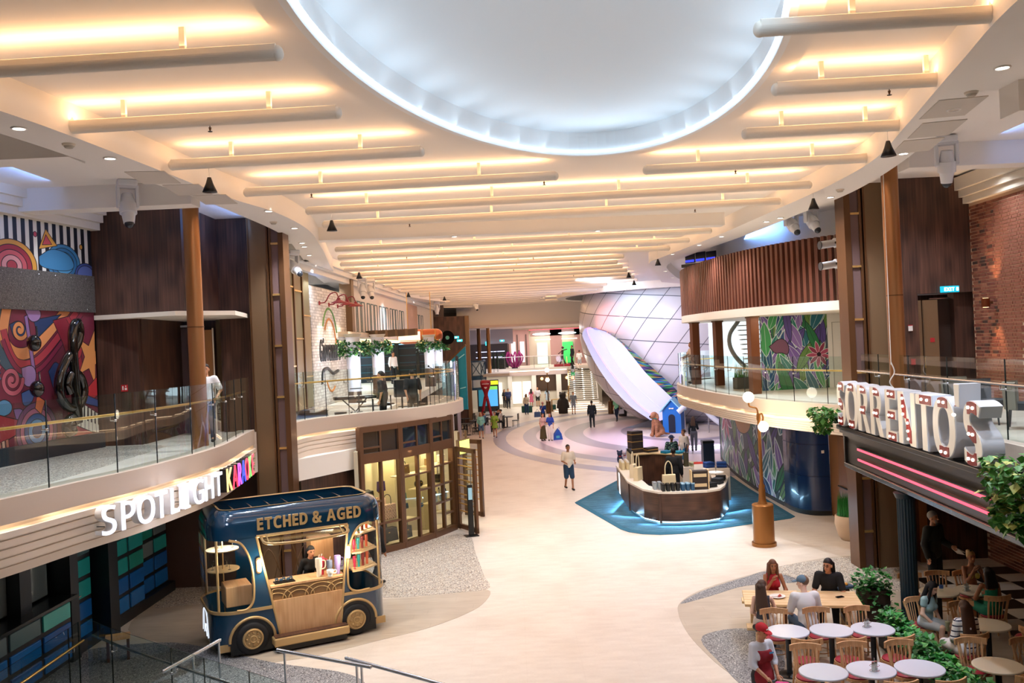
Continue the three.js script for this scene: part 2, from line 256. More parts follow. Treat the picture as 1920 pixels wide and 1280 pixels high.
// dropped border soffits on both sides
const outL = smooth([[-8.4, 4], [-7.3, -8], [-6.56, -11.5], [-6.25, -14], [-5.92, -16.3], [-5.76, -19], [-5.74, -22.4], [-6.4, -27], [-7.7, -35], [-8.4, -44], [-7.6, -50], [-6.3, -57], [-5.4, -60], [-6.2, -62], [-7.6, -64], [-7.6, -67], [-5, -70.5], [-3, -71]], 6);
const inL = smooth([[-7.4, 4], [-6.4, -8], [-5.85, -11.2], [-5.55, -14.1], [-5.28, -17], [-4.95, -18.8], [-4.9, -21.6], [-5.4, -25.5], [-6.8, -35], [-7.0, -43], [-6.3, -49], [-5.2, -56], [-4.4, -60], [-5, -62.4], [-6.4, -64.4], [-6.4, -66], [-4.6, -68.6], [-3, -69.6]], 6);
const inR = smooth([[4.4, 4], [4.9, -8], [5.41, -10.4], [6.14, -13.4], [6.72, -16], [6.85, -18.5], [6.71, -22], [6.45, -27], [5.9, -33], [5.7, -35.5], [6.6, -40], [8.4, -48.6]], 6);
const outR = smooth([[5.2, 4], [5.6, -8], [5.95, -10], [6.6, -12.7], [7.36, -16.2], [7.74, -19.6], [7.62, -23], [7.4, -27.2], [6.85, -33], [6.7, -37], [8, -43], [10.6, -52]], 6);
struct('soffit_left', slab([...outL, ...[...inL].reverse()], SOFFIT, TOP), M.ceiling);
struct('soffit_right', slab([...outR, ...[...inR].reverse()], SOFFIT, TOP), M.ceiling);
struct('cross_beam', B(13.6, 0.36, 0.5, 0.7, TOP - 0.18, -25.1), M.ceiling).rotation.y = 0.05;
// shallow access panels and slot vents let into the border soffit
for (const [x, z, t] of [[-5.86, -14.7, 0.12], [-5.72, -15.9, 0.1], [-5.6, -17, 0.1], [6.35, -12.4, -0.2], [6.75, -13.7, -0.22], [7.0, -14.9, -0.22]]) { const o = part('access_panel', B(0.62, 0.012, 1.05, 0, SOFFIT - 0.004, 0), mat(0xcfc6bb, 0.7), scene); o.userData.kind = 'structure'; o.position.set(x, 0, z); o.rotation.y = t; }
// side bays: cross beams between the soffits and the outer walls
for (const [x0, x1, z] of [[-13.4, -6.4, -13.2], [-13.4, -6.2, -17.6], [-13.4, -6.6, -29], [-13.4, -8, -34], [-13.4, -8, -39], [-13.4, -8, -46], [7.5, 17, -13], [7.8, 17, -17.2]])
  struct('ceiling_beam', B(x1 - x0, 0.45, 0.5, (x0 + x1) / 2, TOP - 0.225, z), M.ceiling);

// ---------- hanging light bars ----------
const bars = [];
function lightBar(x0, x1, z0, label, group, yaw = -0.045) {
  const L = x1 - x0, cx = (x0 + x1) / 2, t = thing('ceiling_light_bar', label, 'light bar', [cx, 8.98, z0], yaw, group); bars.push([x0, x1, z0, yaw]);
  const s = new THREE.Shape(); s.absarc(0, 0, 0.11, Math.PI, 0, false); s.lineTo(0.1, 0.08); s.lineTo(0.06, 0.1); s.lineTo(0.05, 0.03); s.lineTo(-0.05, 0.03); s.lineTo(-0.06, 0.1); s.lineTo(-0.1, 0.08); s.closePath();
  const body = new THREE.ExtrudeGeometry(s, { depth: L - 0.16, bevelEnabled: false, curveSegments: 8 }).translate(0, 0, -(L - 0.16) / 2).rotateY(Math.PI / 2);
  body.scale(1, 0.82, 0.82); part('housing', [body, ...[-1, 1].map((s) => new THREE.SphereGeometry(0.089, 14, 10).scale(0.75, 0.95, 1).translate(s * (L / 2 - 0.08), -0.01, 0))], barMat, t);
  part('led_strip', B(L - 0.5, 0.012, 0.06, 0, 0.042, 0), ledMat, t);
  const n = Math.max(2, Math.round(L / 2.6));
  for (let i = 0; i < n; i++) part('hanger', B(0.06, TOP - 8.98 - 0.07, 0.05, -L / 2 + L * (i + 0.5) / n, (TOP - 8.98) / 2 + 0.05, 0), barMat, t);
  for (const s of [-1, 1]) { const l = new THREE.RectAreaLight(LW, POWER.bar, L - 0.5, 0.1); l.position.set(0, 0.115, s * 0.03); l.rotation.x = Math.PI / 2 + s * 0.75; t.add(l); }
  return t;
}
const barMat = mat(0xe9e2d6, 0.5), ledMat = glow(LW, 2.2);
const BG = 'light bars hung in rows under the main ceiling';
lightBar(-6.6, -2.25, -9.35, 'long pale light bar hung nearest, cut by the photo edge, beside the oval skylight', BG);
lightBar(-6.05, -2.1, -11.75, 'light bar whose bare end sticks out over the left soffit, second from the front', BG);
lightBar(-5.5, -1.25, -14.3, 'light bar on the left with a black cone speaker near its end, third row', BG);
lightBar(-5.1, 1.05, -16.95, 'light bar ending just short of the middle, below the oval skylight, fourth row left', BG);
lightBar(2.65, 6.8, -9.1, 'light bar at the top right corner, beside the oval skylight rim', BG);
lightBar(3.52, 6.2, -11.45, 'short light bar right of the oval skylight, two hangers, second row', BG);
lightBar(3.78, 6.4, -13.95, 'short light bar at right with a black cone hung near its outer end, third row', BG);
lightBar(2.6, 6.85, -16.55, 'light bar right of the gap in the fourth row', BG);
{
  const zs = [-19.4, -21.6], W = [[-4.5, 6.7], [-4.6, 6.7]]; let z = -27; const ext = (zz) => { const f = (pts) => { for (let i = 0; i + 1 < pts.length; i++) if (pts[i][1] >= zz && pts[i + 1][1] <= zz) return pts[i][0] + (pts[i + 1][0] - pts[i][0]) * (pts[i][1] - zz) / (pts[i][1] - pts[i + 1][1]); return null; }; return [f(inL) ?? -4, f(inR)]; };
  while (z > -68) { const [a, b] = ext(z); const r = b ?? BALL.x - Math.sqrt(Math.max(0, 8.7 * 8.7 - (z - BALL.z) ** 2)); zs.push(z); W.push([a + 0.25, Math.min(z < -34 ? r - 1.3 : r - 0.2, z < -50 ? Math.min(r - 0.4, 5.6) : 8)]); z -= 2.35; }
  zs.forEach((zz, i) => lightBar(W[i][0], W[i][1], zz, i < 2 ? ['first full width light bar beyond the oval skylight', 'second full width light bar beyond the oval skylight'][i] : ['first', 'second', 'third', 'fourth', 'fifth', 'sixth', 'seventh', 'eighth', 'ninth', 'tenth', 'eleventh', 'twelfth', 'thirteenth', 'fourteenth', 'fifteenth', 'sixteenth', 'seventeenth', 'last'][Math.min(17, i - 2)] + ' long light bar behind the flat ceiling beam', BG));
}


// ---------- downlights ----------
{
  const ring = mat(0xf0ece6, 0.4), lens = glow(0xfff6ea, 9), proto = { trim: new THREE.TorusGeometry(0.085, 0.014, 6, 20).rotateX(Math.PI / 2), lens: C(0.072, 0.072, 0.012, 0, 0.004, 0, 16) };
  const down = (x, y, z, label, k = 1, ang = 1.05) => { const t = thing('downlight', label, 'downlight', [x, y, z], 0, 'downlights in the ceilings'); part('trim_ring', proto.trim, ring, t); part('lens', proto.lens, lens, t); if (k) spot(LN, POWER.down * k, [x, y - 0.03, z], [x, 0, z], ang, 0.7, 4); return t; };
  const L = [[-6.19, -11.27], [-5.88, -13.15], [-5.4, -16.06], [-5.02, -18.62], [-5.14, -21.31], [-5.66, -24.25], [-5.8, -25.12], [-6.18, -27.36], [-6.74, -30.59], [-7.5, -36.35], [-6.92, -39.26], [-6.49, -42.11], [-5.68, -45.17], [-6.0, -55]];
  const where = ['nearest on the left soffit, at the photo edge', 'left soffit, before the access panels', 'left soffit above the round bronze column', 'left soffit, just past the bronze column', 'left soffit where the border bends outward', 'left soffit at the flat beam, near one of the pair', 'left soffit at the flat beam, far one of the pair', 'left soffit, first past the flat beam', 'left soffit, second past the flat beam', 'left soffit, third past the flat beam', 'left soffit over the brick sign wall', 'left soffit beside the hanging cone past the brick sign', 'left soffit near the blue lit recess', 'left soffit at the tip of the blue lit recess'];
  L.forEach(([x, z], i) => down(x, SOFFIT - 0.006, z, 'round white downlight, ' + where[i], i < 6 ? 1 : 0.9));
  const R = [[6.02, -10.54], [6.42, -12.5], [7.04, -15.5], [7.46, -20.22], [7.31, -23.5], [7.13, -24.16], [6.65, -27.33], [6.44, -29.6], [6.05, -32.41], [5.88, -34.8], [7.23, -40.62], [8.42, -45.23]];
  const wr = ['nearest on the right soffit', 'right soffit beside the access panels', 'right soffit above the cone speaker', 'right soffit past the round bronze column', 'right soffit near the moving head lamps', 'right soffit at the end of the flat beam', 'right soffit above the slatted drum', 'right soffit by the black screens', 'right soffit before the notch', 'right soffit at the notch, upper', 'right soffit at the notch, middle', 'right soffit at the notch, lower'];
  R.forEach(([x, z], i) => down(x, SOFFIT - 0.006, z, 'round white downlight, ' + wr[i], i < 6 ? 1 : 0.9));
  [[-8.2, -12.4, 'left bay nearest the photo edge'], [-8.4, -18.2, 'left bay beside the moving head lamp'], [9.3, -12.6, 'right bay nearest the photo edge'], [9.6, -15.4, 'right bay beyond the beam'], [8.9, -19.3, 'right bay over the bronze column'], [10.1, -18.8, 'right bay over the brick wall']].forEach(([x, z, l]) => down(x, TOP - 0.006, z, 'round white downlight in the ' + l, 0.5));
  // rows over the middle of the hall, on the flat beam and between the light bars
  [[-1.5, -25.1], [2.6, -25.1]].forEach(([x, z], i) => down(x, TOP - 0.37, z - x * 0.05, 'round white downlight on the flat beam, ' + ['towards the left', 'towards the right'][i], 1.6, 1.15));
}
// blue wash hidden on the side bays
area(LB, 4, 3, 0.4, [-8.6, 9.15, -15.2], [-10.5, 8.9, -15.2]); area(LB, 5, 3, 0.4, [-6.4, 9.15, -20.4], [-8, 8.9, -20.4]); area(LB, 4, 3, 0.4, [9.2, 9.15, -14.8], [10.8, 8.9, -14.8]); area(LB, 10, 5, 0.3, [8.2, 9.2, -30], [10, 8.9, -30]);


// ---------- things hung from the ceiling ----------
{
  const wm = mat(0xdfe0e4, 0.35), head = (label, x, y, z, turn, tilt, fix) => { const t = thing('moving_head_lamp', label, 'stage lamp', [x, y, z], turn, 'white moving head stage lamps'); part('base', B(0.36, 0.12, 0.3, 0, -0.06, 0, 0.03), wm, t); if (fix) part('wall_arm', beam([0, -0.02, 0], fix, 0.06, 0.06), M.dark, t); part('yoke', [B(0.06, 0.42, 0.16, -0.17, -0.33, 0, 0.02), B(0.06, 0.42, 0.16, 0.17, -0.33, 0, 0.02), B(0.4, 0.06, 0.18, 0, -0.13, 0, 0.02)], wm, t); const c = Math.cos(tilt), s = Math.sin(tilt), P = (v, r) => [0, -0.46 - c * v, s * v, r]; const h = part('lamp_head', [[-0.2, 0.1, 0.14], [0.0, 0.16, 0.16], [0.2, 0.13, 0.1]].map(([v, r0, r1], i) => { const p = P(v), q = P(v + 0.2); void i; return bar(p.slice(0, 3), q.slice(0, 3), r0, 16, r1); }), wm, t); const f = P(0.41); part('lens', Sph(0.09, f[0], f[1], f[2], 12), mat(0x30343c, 0.1), h); };
  head('white moving head lamp in front of the left wood wall', -7.3, TOP, -17.0, 0.5, 0.25); head('white moving head lamp over the right bronze column bay', 8.2, TOP - 0.02, -16.3, -0.3, -0.3); head('white moving head lamp cut by the left photo edge', -7.0, TOP - 0.02, -11.7, 0.2, 0.1); head('right one of two moving heads under the right soffit', 8.3, TOP - 0.02, -24.0, 0.3, 0.7); head('left one of two moving heads under the right soffit', 7.95, TOP - 0.02, -24.6, 0.2, 0.8);
  for (const [y, l] of [[8.05, 'upper one of two spotlights on the slatted drum by the pier'], [7.5, 'lower one of two spotlights on the slatted drum by the pier']]) { const t = thing('theatre_spotlight', l, 'stage lamp', [8.55, y, -23.1], 0.15, 'spotlights on the slatted drum'); part('barrel', [bar([-0.38, -0.03, 0], [0.02, 0.02, 0], 0.1, 16), bar([0.02, 0.02, 0], [0.32, 0.06, 0], 0.13, 16, 0.12)], wm, t); part('lens_ring', bar([-0.4, -0.03, 0], [-0.38, -0.03, 0], 0.11, 16), M.dark, t); part('pivot', C(0.05, 0.05, 0.05, 0.02, 0.02, 0.13, 14).rotateX(0), M.black, t); part('arm', beam([0.1, 0, 0], [0.1, -0.05, 1.3], 0.05, 0.05), M.dark, t); }
  head('left one of the moving heads over the brick sign wall', -6.15, 8.85, -36.8, 0.2, 0.5); head('right one of the moving heads over the brick sign wall', -5.95, 8.85, -37.6, 0.4, 0.6); head('moving head at the tip of the blue recess', -4.9, 8.85, -58.6, 0.2, 0.1); head('round faced moving head beside the left pier', -6.35, SOFFIT, -25.9, 0.9, 0.9); head('moving head over the far wood wall', -2.6, TOP - 0.02, -66, 0.5, 0.6);
  const cone = (label, x, z, b, y = 8.62) => { if (b !== undefined) z = bars[b][2] - Math.tan(bars[b][3]) * (x - (bars[b][0] + bars[b][1]) / 2); const t = thing('cone_speaker', label, 'speaker', [x, y, z], 0, 'black cone speakers'); part('cone', lathe([[0.0, 0.12], [0.03, 0.12], [0.06, 0.02], [0.12, -0.12], [0, -0.12]], 18), M.black, t); part('wire', bar([0, 0.12, 0], [0, b === undefined ? TOP - y : 8.89 - y, 0], 0.004, 5), M.steel, t); };
  cone('black cone speaker hung from the third light bar on the left', -4.82, -14.36, 2); cone('black cone speaker under the first full width light bar on the left', -3.9, -19.3, 8); cone('black cone speaker under the right end of the third light bar', 6.08, -13.85, 6); cone('black cone speaker beside the right soffit by the bronze column', 6.85, -19.6); [[-5.6, -32.9, 'over the white panelled wall, first'], [-6.6, -40.3, 'over the white panelled wall, second'], [-5.3, -46, 'over the restaurant columns'], [-3.8, -51, 'at the tip of the blue recess'], [5.3, -39, 'near the notch, first'], [6.3, -44.5, 'near the notch, second'], [5.6, -33, 'at the notch corner of the right soffit']].forEach(([x, z, l]) => cone('small black cone speaker ' + l, x, z));
  const sm = (x, z, l) => { const t = thing('smoke_detector', 'round cream smoke detector on the ' + l, 'detector', [x, SOFFIT, z]); part('rim', C(0.08, 0.09, 0.03, 0, -0.015, 0, 20), M.cream, t); part('dome', C(0.05, 0.07, 0.03, 0, -0.045, 0, 20), mat(0xbfb6a6, 0.5), t); }; sm(-6.02, -12.2, 'left soffit near the front'); sm(-5.35, -20.2, 'left soffit by the bend'); sm(6.2, -11.6, 'right soffit near the front'); sm(7.3, -19.2, 'right soffit past the column');
  let n = 0; for (const [x, b] of [[-3.9, 1], [-3.75, 3], [0.75, 3], [5.05, 5], [4.35, 7], [-2.4, 9], [4.6, 9], [-3.4, 11], [0.9, 12], [2.4, 13], [0.2, 14], [3, 16]]) { const z = bars[b][2] - Math.tan(bars[b][3]) * (x - (bars[b][0] + bars[b][1]) / 2); const t = thing('sprinkler', 'tiny dark sprinkler under ' + ['the second light bar on the left', 'the fourth light bar, left end', 'the fourth light bar, inner end', 'the second light bar on the right', 'the fourth light bar on the right', 'the full width bar before the beam, left', 'the full width bar before the beam, right', 'the first bars past the beam', 'a bar in the middle rows, left', 'a bar in the middle rows, right', 'a far bar, left', 'a far bar, right'][n++], 'sprinkler', [x, 8.87, z]); part('body', C(0.012, 0.02, 0.04, 0, -0.02, 0, 8), M.bronzeDark, t); part('deflector', C(0.03, 0.03, 0.006, 0, -0.055, 0, 10), M.dark, t); part('pin', bar([0, -0.06, 0], [0, 0.02, 0], 0.006, 5), M.dark, t); }
  const sb = thing('screen_bank', 'black lighting desk screens with blue bars on top of the slatted drum', 'screens', [7.25, 8.42, -33.2], -0.9); part('desk', B(1.5, 0.12, 0.5, 0, 0.06, 0, 0.02), M.black, sb); for (let k = 0; k < 3; k++) { const q = part('monitor', B(0.46, 0.4 - k * 0.05, 0.05, -0.5 + k * 0.5, 0.36, 0, 0.01), M.black, sb); part('display', B(0.4, 0.08, 0.01, -0.5 + k * 0.5, 0.24, 0.03), glow(0x2a3cff, 1.4), q); }
  const rp = thing('hanging_rope', 'thin white cord hanging beside the right bronze column', 'rope', [7.55, 0, -17.6]); part('cord', bar([0, 5.05, 0], [0.02, SOFFIT, 0], 0.008, 6), M.white, rp); part('cord_coil', tube([[0, 5.1, 0], [0.06, 4.9, 0], [-0.05, 4.7, 0.02], [0.05, 4.55, 0]], 0.012, 24, 5), M.white, rp);
}


// ---------- left side: balcony over the karaoke room ----------
function wallFrame(name, x0, z0, x1, z1) { const g = structGroup(name); g.position.set(x0, 0, z0); g.rotation.y = Math.atan2(-(z1 - z0), x1 - x0); return g; }
const seamMat = mat(0x6f6156, 0.7), coveMat = glow(0xffe6c4, 1.6);
function fasciaBand(name, line, side, top = 3.98, low = 2.9, grooves = 4) {   // side -1: the hall lies on the right of the walking direction
  const g = structGroup(name), o = (d) => side * d, P = (prof) => prof.map(([d, y]) => [o(d), y]);
  part('upper_band', sweep(line, P([[-0.35, top], [0.04, top], [0.04, top - 0.36], [-0.1, top - 0.36]])), M.fascia, g);
  part('cove_strip', sweep(line, P([[-0.1, top - 0.365], [-0.04, top - 0.365]])), coveMat, g);
  const h = top - 0.46 - low, prof = [[-0.12, top - 0.36], [-0.12, top - 0.44], [0.06, top - 0.46]];
  for (let k = 0; k < grooves; k++) { const y = top - 0.46 - h * (k + 0.8) / (grooves + 0.9), d = 0.06 - 0.012 * k; prof.push([d, y + 0.012], [d - 0.025, y + 0.01], [d - 0.025, y - 0.01], [d - 0.006, y - 0.012]); }
  prof.push([0.0, low], [-0.5, low]);
  part('lower_band', sweep(line, P(prof)), M.fasciaLight, g);
  const L = lengthOf(line), n = Math.max(1, Math.round(L / 1.6));
  for (let i = 0; i < n; i++) { const a = along(line, L * (i + 0.5) / n), q = along(offset(line, o(-0.05)), L * (i + 0.5) / n), t = along(offset(line, o(0.1)), L * (i + 0.5) / n); area(0xffe2bd, 5, L / n, 0.05, [q.x, top - 0.375, q.z], [t.x, top - 0.7, t.z]); void a; }
  return g;
}
function balustrade(name, label, line, y0, y1, cuts, railH, railSide, opt = {}) {   // glass panes with dark joints, a handrail and brackets
  const t = thing(name, label, 'balustrade', [line[0][0], 0, line[0][1]]), x0 = line[0][0], z0 = line[0][1], ln = line.map(([x, z]) => [x - x0, z - z0]), L = lengthOf(ln);
  const S = typeof cuts === 'number' ? Array.from({ length: cuts + 1 }, (_, i) => L * i / cuts) : cuts.map((f) => f * L);
  for (let i = 0; i + 1 < S.length; i++) {
    const p = pieceOf(ln, S[i] + 0.008, S[i + 1] - 0.008, opt.flat ? 1 : 5);
    part('glass_pane', sweep(p, [[0, y0], [0, y1]]), opt.glass || M.glass, t);
    part('pane_edge', sweep(p, [[-0.006, y1], [0.006, y1 + 0.001]]), M.glassEdge, t);
    const a = along(ln, S[i + 1]); if (i + 2 < S.length || opt.endPost) part('joint', B(0.014, y1 - y0, 0.022, a.x, (y0 + y1) / 2, a.z).translate(0, 0, 0), M.glassEdge, t);
  }
  if (railH) {
    const r = offset(ln, railSide * 0.09), pts = pieceOf(r, 0.02, lengthOf(r) - 0.02, 24).map(([x, z]) => [x, y0 + railH, z]);
    part('handrail', tube(pts, 0.024, 48, 8), opt.rail || M.brass, t);
    for (let i = 1; i + 1 < S.length; i++) { const a = along(ln, S[i]), b = along(r, S[i] / L * lengthOf(r)); part('rail_bracket', [bar([a.x, y0 + railH - 0.09, a.z], [b.x, y0 + railH - 0.09, b.z], 0.01), bar([b.x, y0 + railH - 0.09, b.z], [b.x, y0 + railH, b.z], 0.01), Sph(0.028, a.x, y0 + railH - 0.09, a.z, 8)], M.steel, t); }
  }
  return t;
}
const edgeL = smooth([[-8.6, -8.2], [-7.7, -10.6], [-7.15, -12.13], [-6.78, -13.66], [-6.46, -14.75], [-6.27, -15.9], [-6.14, -16.95], [-6.1, -18], [-6.2, -19.2], [-6.38, -20.6], [-6.5, -21.75]], 5);
{
  const inner = [[-6.5, -21.75], [-6.4, -22.9], [LX, -22.9], [LX, 0], [-9.5, 0]];
  struct('mezzanine_floor', slab([...offset(edgeL, 0.1), ...inner], 3.4, FLOOR2), M.stone);
  struct('mezzanine_inlay', slab(smooth([[-8.2, -9], [-7.9, -12], [-7.6, -14], [-7.6, -17], [-7.9, -19.6], [-9.3, -19.6], [-9.6, -16], [-10.6, -10]], 4, true), FLOOR2 - 0.01, FLOOR2 + 0.004), M.terrazzo);
  struct('mezzanine_soffit', slab([...offset(edgeL, 0.45), ...inner], 2.9, 3.4), M.white);
  fasciaBand('fascia_left', edgeL, -1);
  balustrade('balcony_balustrade', 'curved glass balustrade with brass handrail above the karaoke sign', offset(edgeL, 0.05), 3.98, 5.28, [0, 0.13, 0.27, 0.37, 0.475, 0.555, 0.645, 0.725, 0.8, 0.87, 0.935, 1], 0.95, 1, {});
}
// mural wall
const mural = wallFrame('wall_mural', -11.35, -8.6, -9.4, -19.84), MW = Math.hypot(1.95, 11.24);
function spiral(c, x, y, r, turns, w, col, edge = '#10101a') { const p = () => { c.beginPath(); for (let a = 0; a < turns * 6.283; a += 0.15) { const k = r * (1 - a / (turns * 6.283)); c.lineTo(x + Math.cos(a) * k, y + Math.sin(a) * k); } }; c.lineCap = 'round'; c.lineWidth = w + 6; c.strokeStyle = edge; p(); c.stroke(); c.lineWidth = w; c.strokeStyle = col; p(); c.stroke(); }
function blob(c, pts, fill, lw = 5) { c.beginPath(); c.moveTo(pts[0][0], pts[0][1]); const n = pts.length; for (let i = 0; i < n; i++) { const a = pts[i], b = pts[(i + 1) % n]; c.quadraticCurveTo(a[0], a[1], (a[0] + b[0]) / 2, (a[1] + b[1]) / 2); } c.closePath(); c.fillStyle = fill; c.fill(); if (lw) { c.lineWidth = lw; c.strokeStyle = '#12121c'; c.stroke(); } }
function poly(c, pts, fill, lw = 5) { c.beginPath(); pts.forEach((p) => c.lineTo(p[0], p[1])); c.closePath(); c.fillStyle = fill; c.fill(); if (lw) { c.lineWidth = lw; c.strokeStyle = '#12121c'; c.stroke(); } }
function band(c, pts, w, col) { c.lineCap = 'butt'; c.lineJoin = 'round'; for (const [lw, s] of [[w + 7, '#12121c'], [w, col]]) { c.lineWidth = lw; c.strokeStyle = s; c.beginPath(); c.moveTo(pts[0][0], pts[0][1]); for (let i = 1; i + 1 < pts.length; i++) c.quadraticCurveTo(pts[i][0], pts[i][1], (pts[i][0] + pts[i + 1][0]) / 2, (pts[i][1] + pts[i + 1][1]) / 2); c.lineTo(...pts[pts.length - 1]); c.stroke(); } }
function paintLower(c, W, H) {
  c.fillStyle = '#7c2f45'; c.fillRect(0, 0, W, H);
  const two = (ox) => {
    c.save(); c.translate(ox, 0);
    poly(c, [[0, 0], [140, 0], [110, 120], [0, 110]], '#c9505c'); band(c, [[170, -10], [120, 160], [200, 330], [360, 380]], 70, '#47606f'); band(c, [[240, -20], [180, 140], [240, 250], [360, 275], [480, 220], [760, -20]], 70, '#e79a62'); band(c, [[200, 120], [240, 300], [380, 340], [520, 290], [850, 0]], 46, '#b4404f');
    band(c, [[190, 180], [260, 360], [430, 390], [560, 320], [900, 10]], 30, '#8d3350'); blob(c, [[250, 90], [330, 60], [390, 110], [360, 180], [280, 180]], '#2e4a78'); spiral(c, 330, 120, 62, 1.6, 24, '#e89a60'); poly(c, [[450, 60], [700, 20], [480, 170]], '#27406e');
    blob(c, [[370, -20], [520, -10], [510, 60], [420, 80]], '#a582b6'); poly(c, [[372, 40], [400, 30], [452, 390], [422, 400]], '#9a74ad'); blob(c, [[330, 350], [430, 330], [460, 400], [420, 470], [340, 460]], '#a687bb');
    for (let i = 0; i < 5; i++) band(c, [[0, 270 + i * 34], [90, 300 + i * 34], [160, 260 + i * 34]], 26, ['#d9a2a0', '#e8b79a', '#3d5f8f', '#35507f', '#5878a8'][i]); spiral(c, 250, 420, 88, 2, 26, '#c86a7c'); band(c, [[120, 470], [110, 400], [160, 330]], 30, '#c86a7c');
    blob(c, [[320, 500], [430, 470], [420, 560], [330, 590]], '#4a69a5'); blob(c, [[100, 560], [180, 520], [250, 560], [230, 620], [120, 630]], '#5b93bd'); blob(c, [[250, 590], [330, 590], [340, 660], [280, 690]], '#8e6aa6'); poly(c, [[0, 640], [120, 610], [300, 660], [340, 720], [0, 830]], '#a8303f');
    for (let i = 0; i < 7; i++) poly(c, [[i * 30, 800 - i * 6], [i * 30 + 22, 796 - i * 6], [i * 30 + 28, 830], [i * 30 + 4, 830]], i % 2 ? '#e0b49c' : '#c77a68', 3); for (let i = 4; i >= 0; i--) { c.beginPath(); c.arc(440, 740, 40 + i * 34, 0, 7); c.fillStyle = ['#2b3f6a', '#5f8fbf', '#34568f', '#b56a86', '#7a4a74'][i]; c.fill(); c.lineWidth = 5; c.strokeStyle = '#12121c'; c.stroke(); }
    poly(c, [[450, 520], [520, 560], [480, 640], [430, 600]], '#d9764e'); poly(c, [[620, 60], [760, 30], [860, 200], [900, 420], [760, 360], [700, 200]], '#9c2f40'); band(c, [[760, 40], [880, 200], [860, 300], [780, 290]], 30, '#b03a46'); blob(c, [[560, 380], [640, 300], [700, 420], [620, 560]], '#384f83');
    const st = []; for (let i = 0; i < 10; i++) { const a = -1.2 + i * 0.628, r = i % 2 ? 60 : 150; st.push([970 + Math.cos(a) * r, 300 + Math.sin(a) * r * 1.35]); } poly(c, st, '#efa765'); poly(c, [[900, 520], [1030, 430], [1030, 560], [930, 600]], '#c53b43'); poly(c, [[820, 470], [940, 560], [1030, 590], [1030, 640], [880, 600]], '#4a5a97');
    for (let i = 0; i < 8; i++) { poly(c, [[790 + i * 34, 560 + i * 18], [822 + i * 34, 575 + i * 18], [800 + i * 40, 760 + i * 10], [768 + i * 38, 745 + i * 10]], '#ece7da', 3); poly(c, [[814 + i * 34, 575 + i * 18], [830 + i * 34, 582 + i * 18], [812 + i * 37, 690 + i * 12], [796 + i * 37, 684 + i * 12]], '#15151b', 0); } poly(c, [[720, 620], [800, 740], [1030, 830], [700, 830]], '#a03247');
    c.restore();
  };
  two(0);
}
function paintKeys(c, W, H) {
  for (let i = 0; i < 30; i++) { c.fillStyle = i % 2 ? '#14141a' : '#ece8de'; c.fillRect(i * W / 30, 0, W / 30 + 1, H); }
  const arcs = (x, y, r, cols) => cols.forEach((k, i) => { c.beginPath(); c.arc(x, y, r * (1 - i * 0.2), 0, 7); c.fillStyle = k; c.fill(); c.lineWidth = 6; c.strokeStyle = '#12121c'; c.stroke(); });
  arcs(40, 290, 150, ['#2f6f9f', '#4a8fbc', '#2f6f9f', '#5fa0c6']); arcs(290, 400, 210, ['#e0a040', '#a83040', '#d0606a', '#e3a0a4', '#b84050']); arcs(745, 330, 160, ['#3f80ae', '#2f6c9c', '#4f93bd', '#2f6c9c']); blob(c, [[520, 300], [640, 210], [820, 250], [860, 400], [520, 400]], '#3f80ae'); arcs(960, 420, 110, ['#3c4f92', '#5b6fae']); poly(c, [[520, 240], [590, 60], [690, 190]], '#e6a742'); poly(c, [[555, 200], [590, 110], [640, 185]], '#d0505c'); for (const [x, y, k] of [[495, 120, '#cc4a5e'], [920, 170, '#e0a040']]) { c.beginPath(); c.ellipse(x, y, 16, 22, 0, 0, 7); c.fillStyle = k; c.fill(); c.stroke(); }
}
{
  const base = mat(0x1a2733, 0.6), y = [3.9, 4.2, 6.93, 7.75, 8.8];
  part('wall_core', B(MW, 5.4, 0.3, MW / 2, 6.6, -0.17), shellDark, mural);
  part('mural_base', B(MW, 0.36, 0.2, MW / 2, 4.06, 0.06), base, mural);
  const pm = (tex, w, h, x, yy, name) => { const m = mat(0xffffff, 0.45, 0, { map: tex }); const g = B(w, h, 0.02); part(name, g.translate(x, yy, 0.0), m, mural); };
  const W0 = 3.45, low = canvasTex(1024, 820, paintLower), key = canvasTex(1024, 420, paintKeys);
  for (let k = 0; k < 3; k++) { pm(low, W0, y[2] - y[1], MW - W0 * (k + 0.5), (y[1] + y[2]) / 2, 'painted_panel'); pm(key, W0, y[4] - y[3], MW - W0 * (k + 0.5), (y[3] + y[4]) / 2, 'piano_panel'); }
  part('speckled_band', B(MW, y[3] - y[2], 0.08, MW / 2, (y[2] + y[3]) / 2, 0.02), mat(0xffffff, 0.4, 0.2, { map: TX.speckle, tile: 0.8 }), mural);
  for (let k = 0; k < 12; k++) for (const yy of [y[2] + 0.06, y[3] - 0.08]) part('stud', Sph(0.018, MW - 0.3 - k * 0.5, yy, 0.065, 6), M.steel, mural);
  part('cornice', [B(MW + 0.1, 0.16, 0.24, MW / 2, 8.86, 0.1), B(MW + 0.1, 0.17, 0.34, MW / 2, 9.03, 0.14), B(MW + 0.1, 0.2, 0.44, MW / 2, 9.21, 0.18)], M.cream, mural);
}
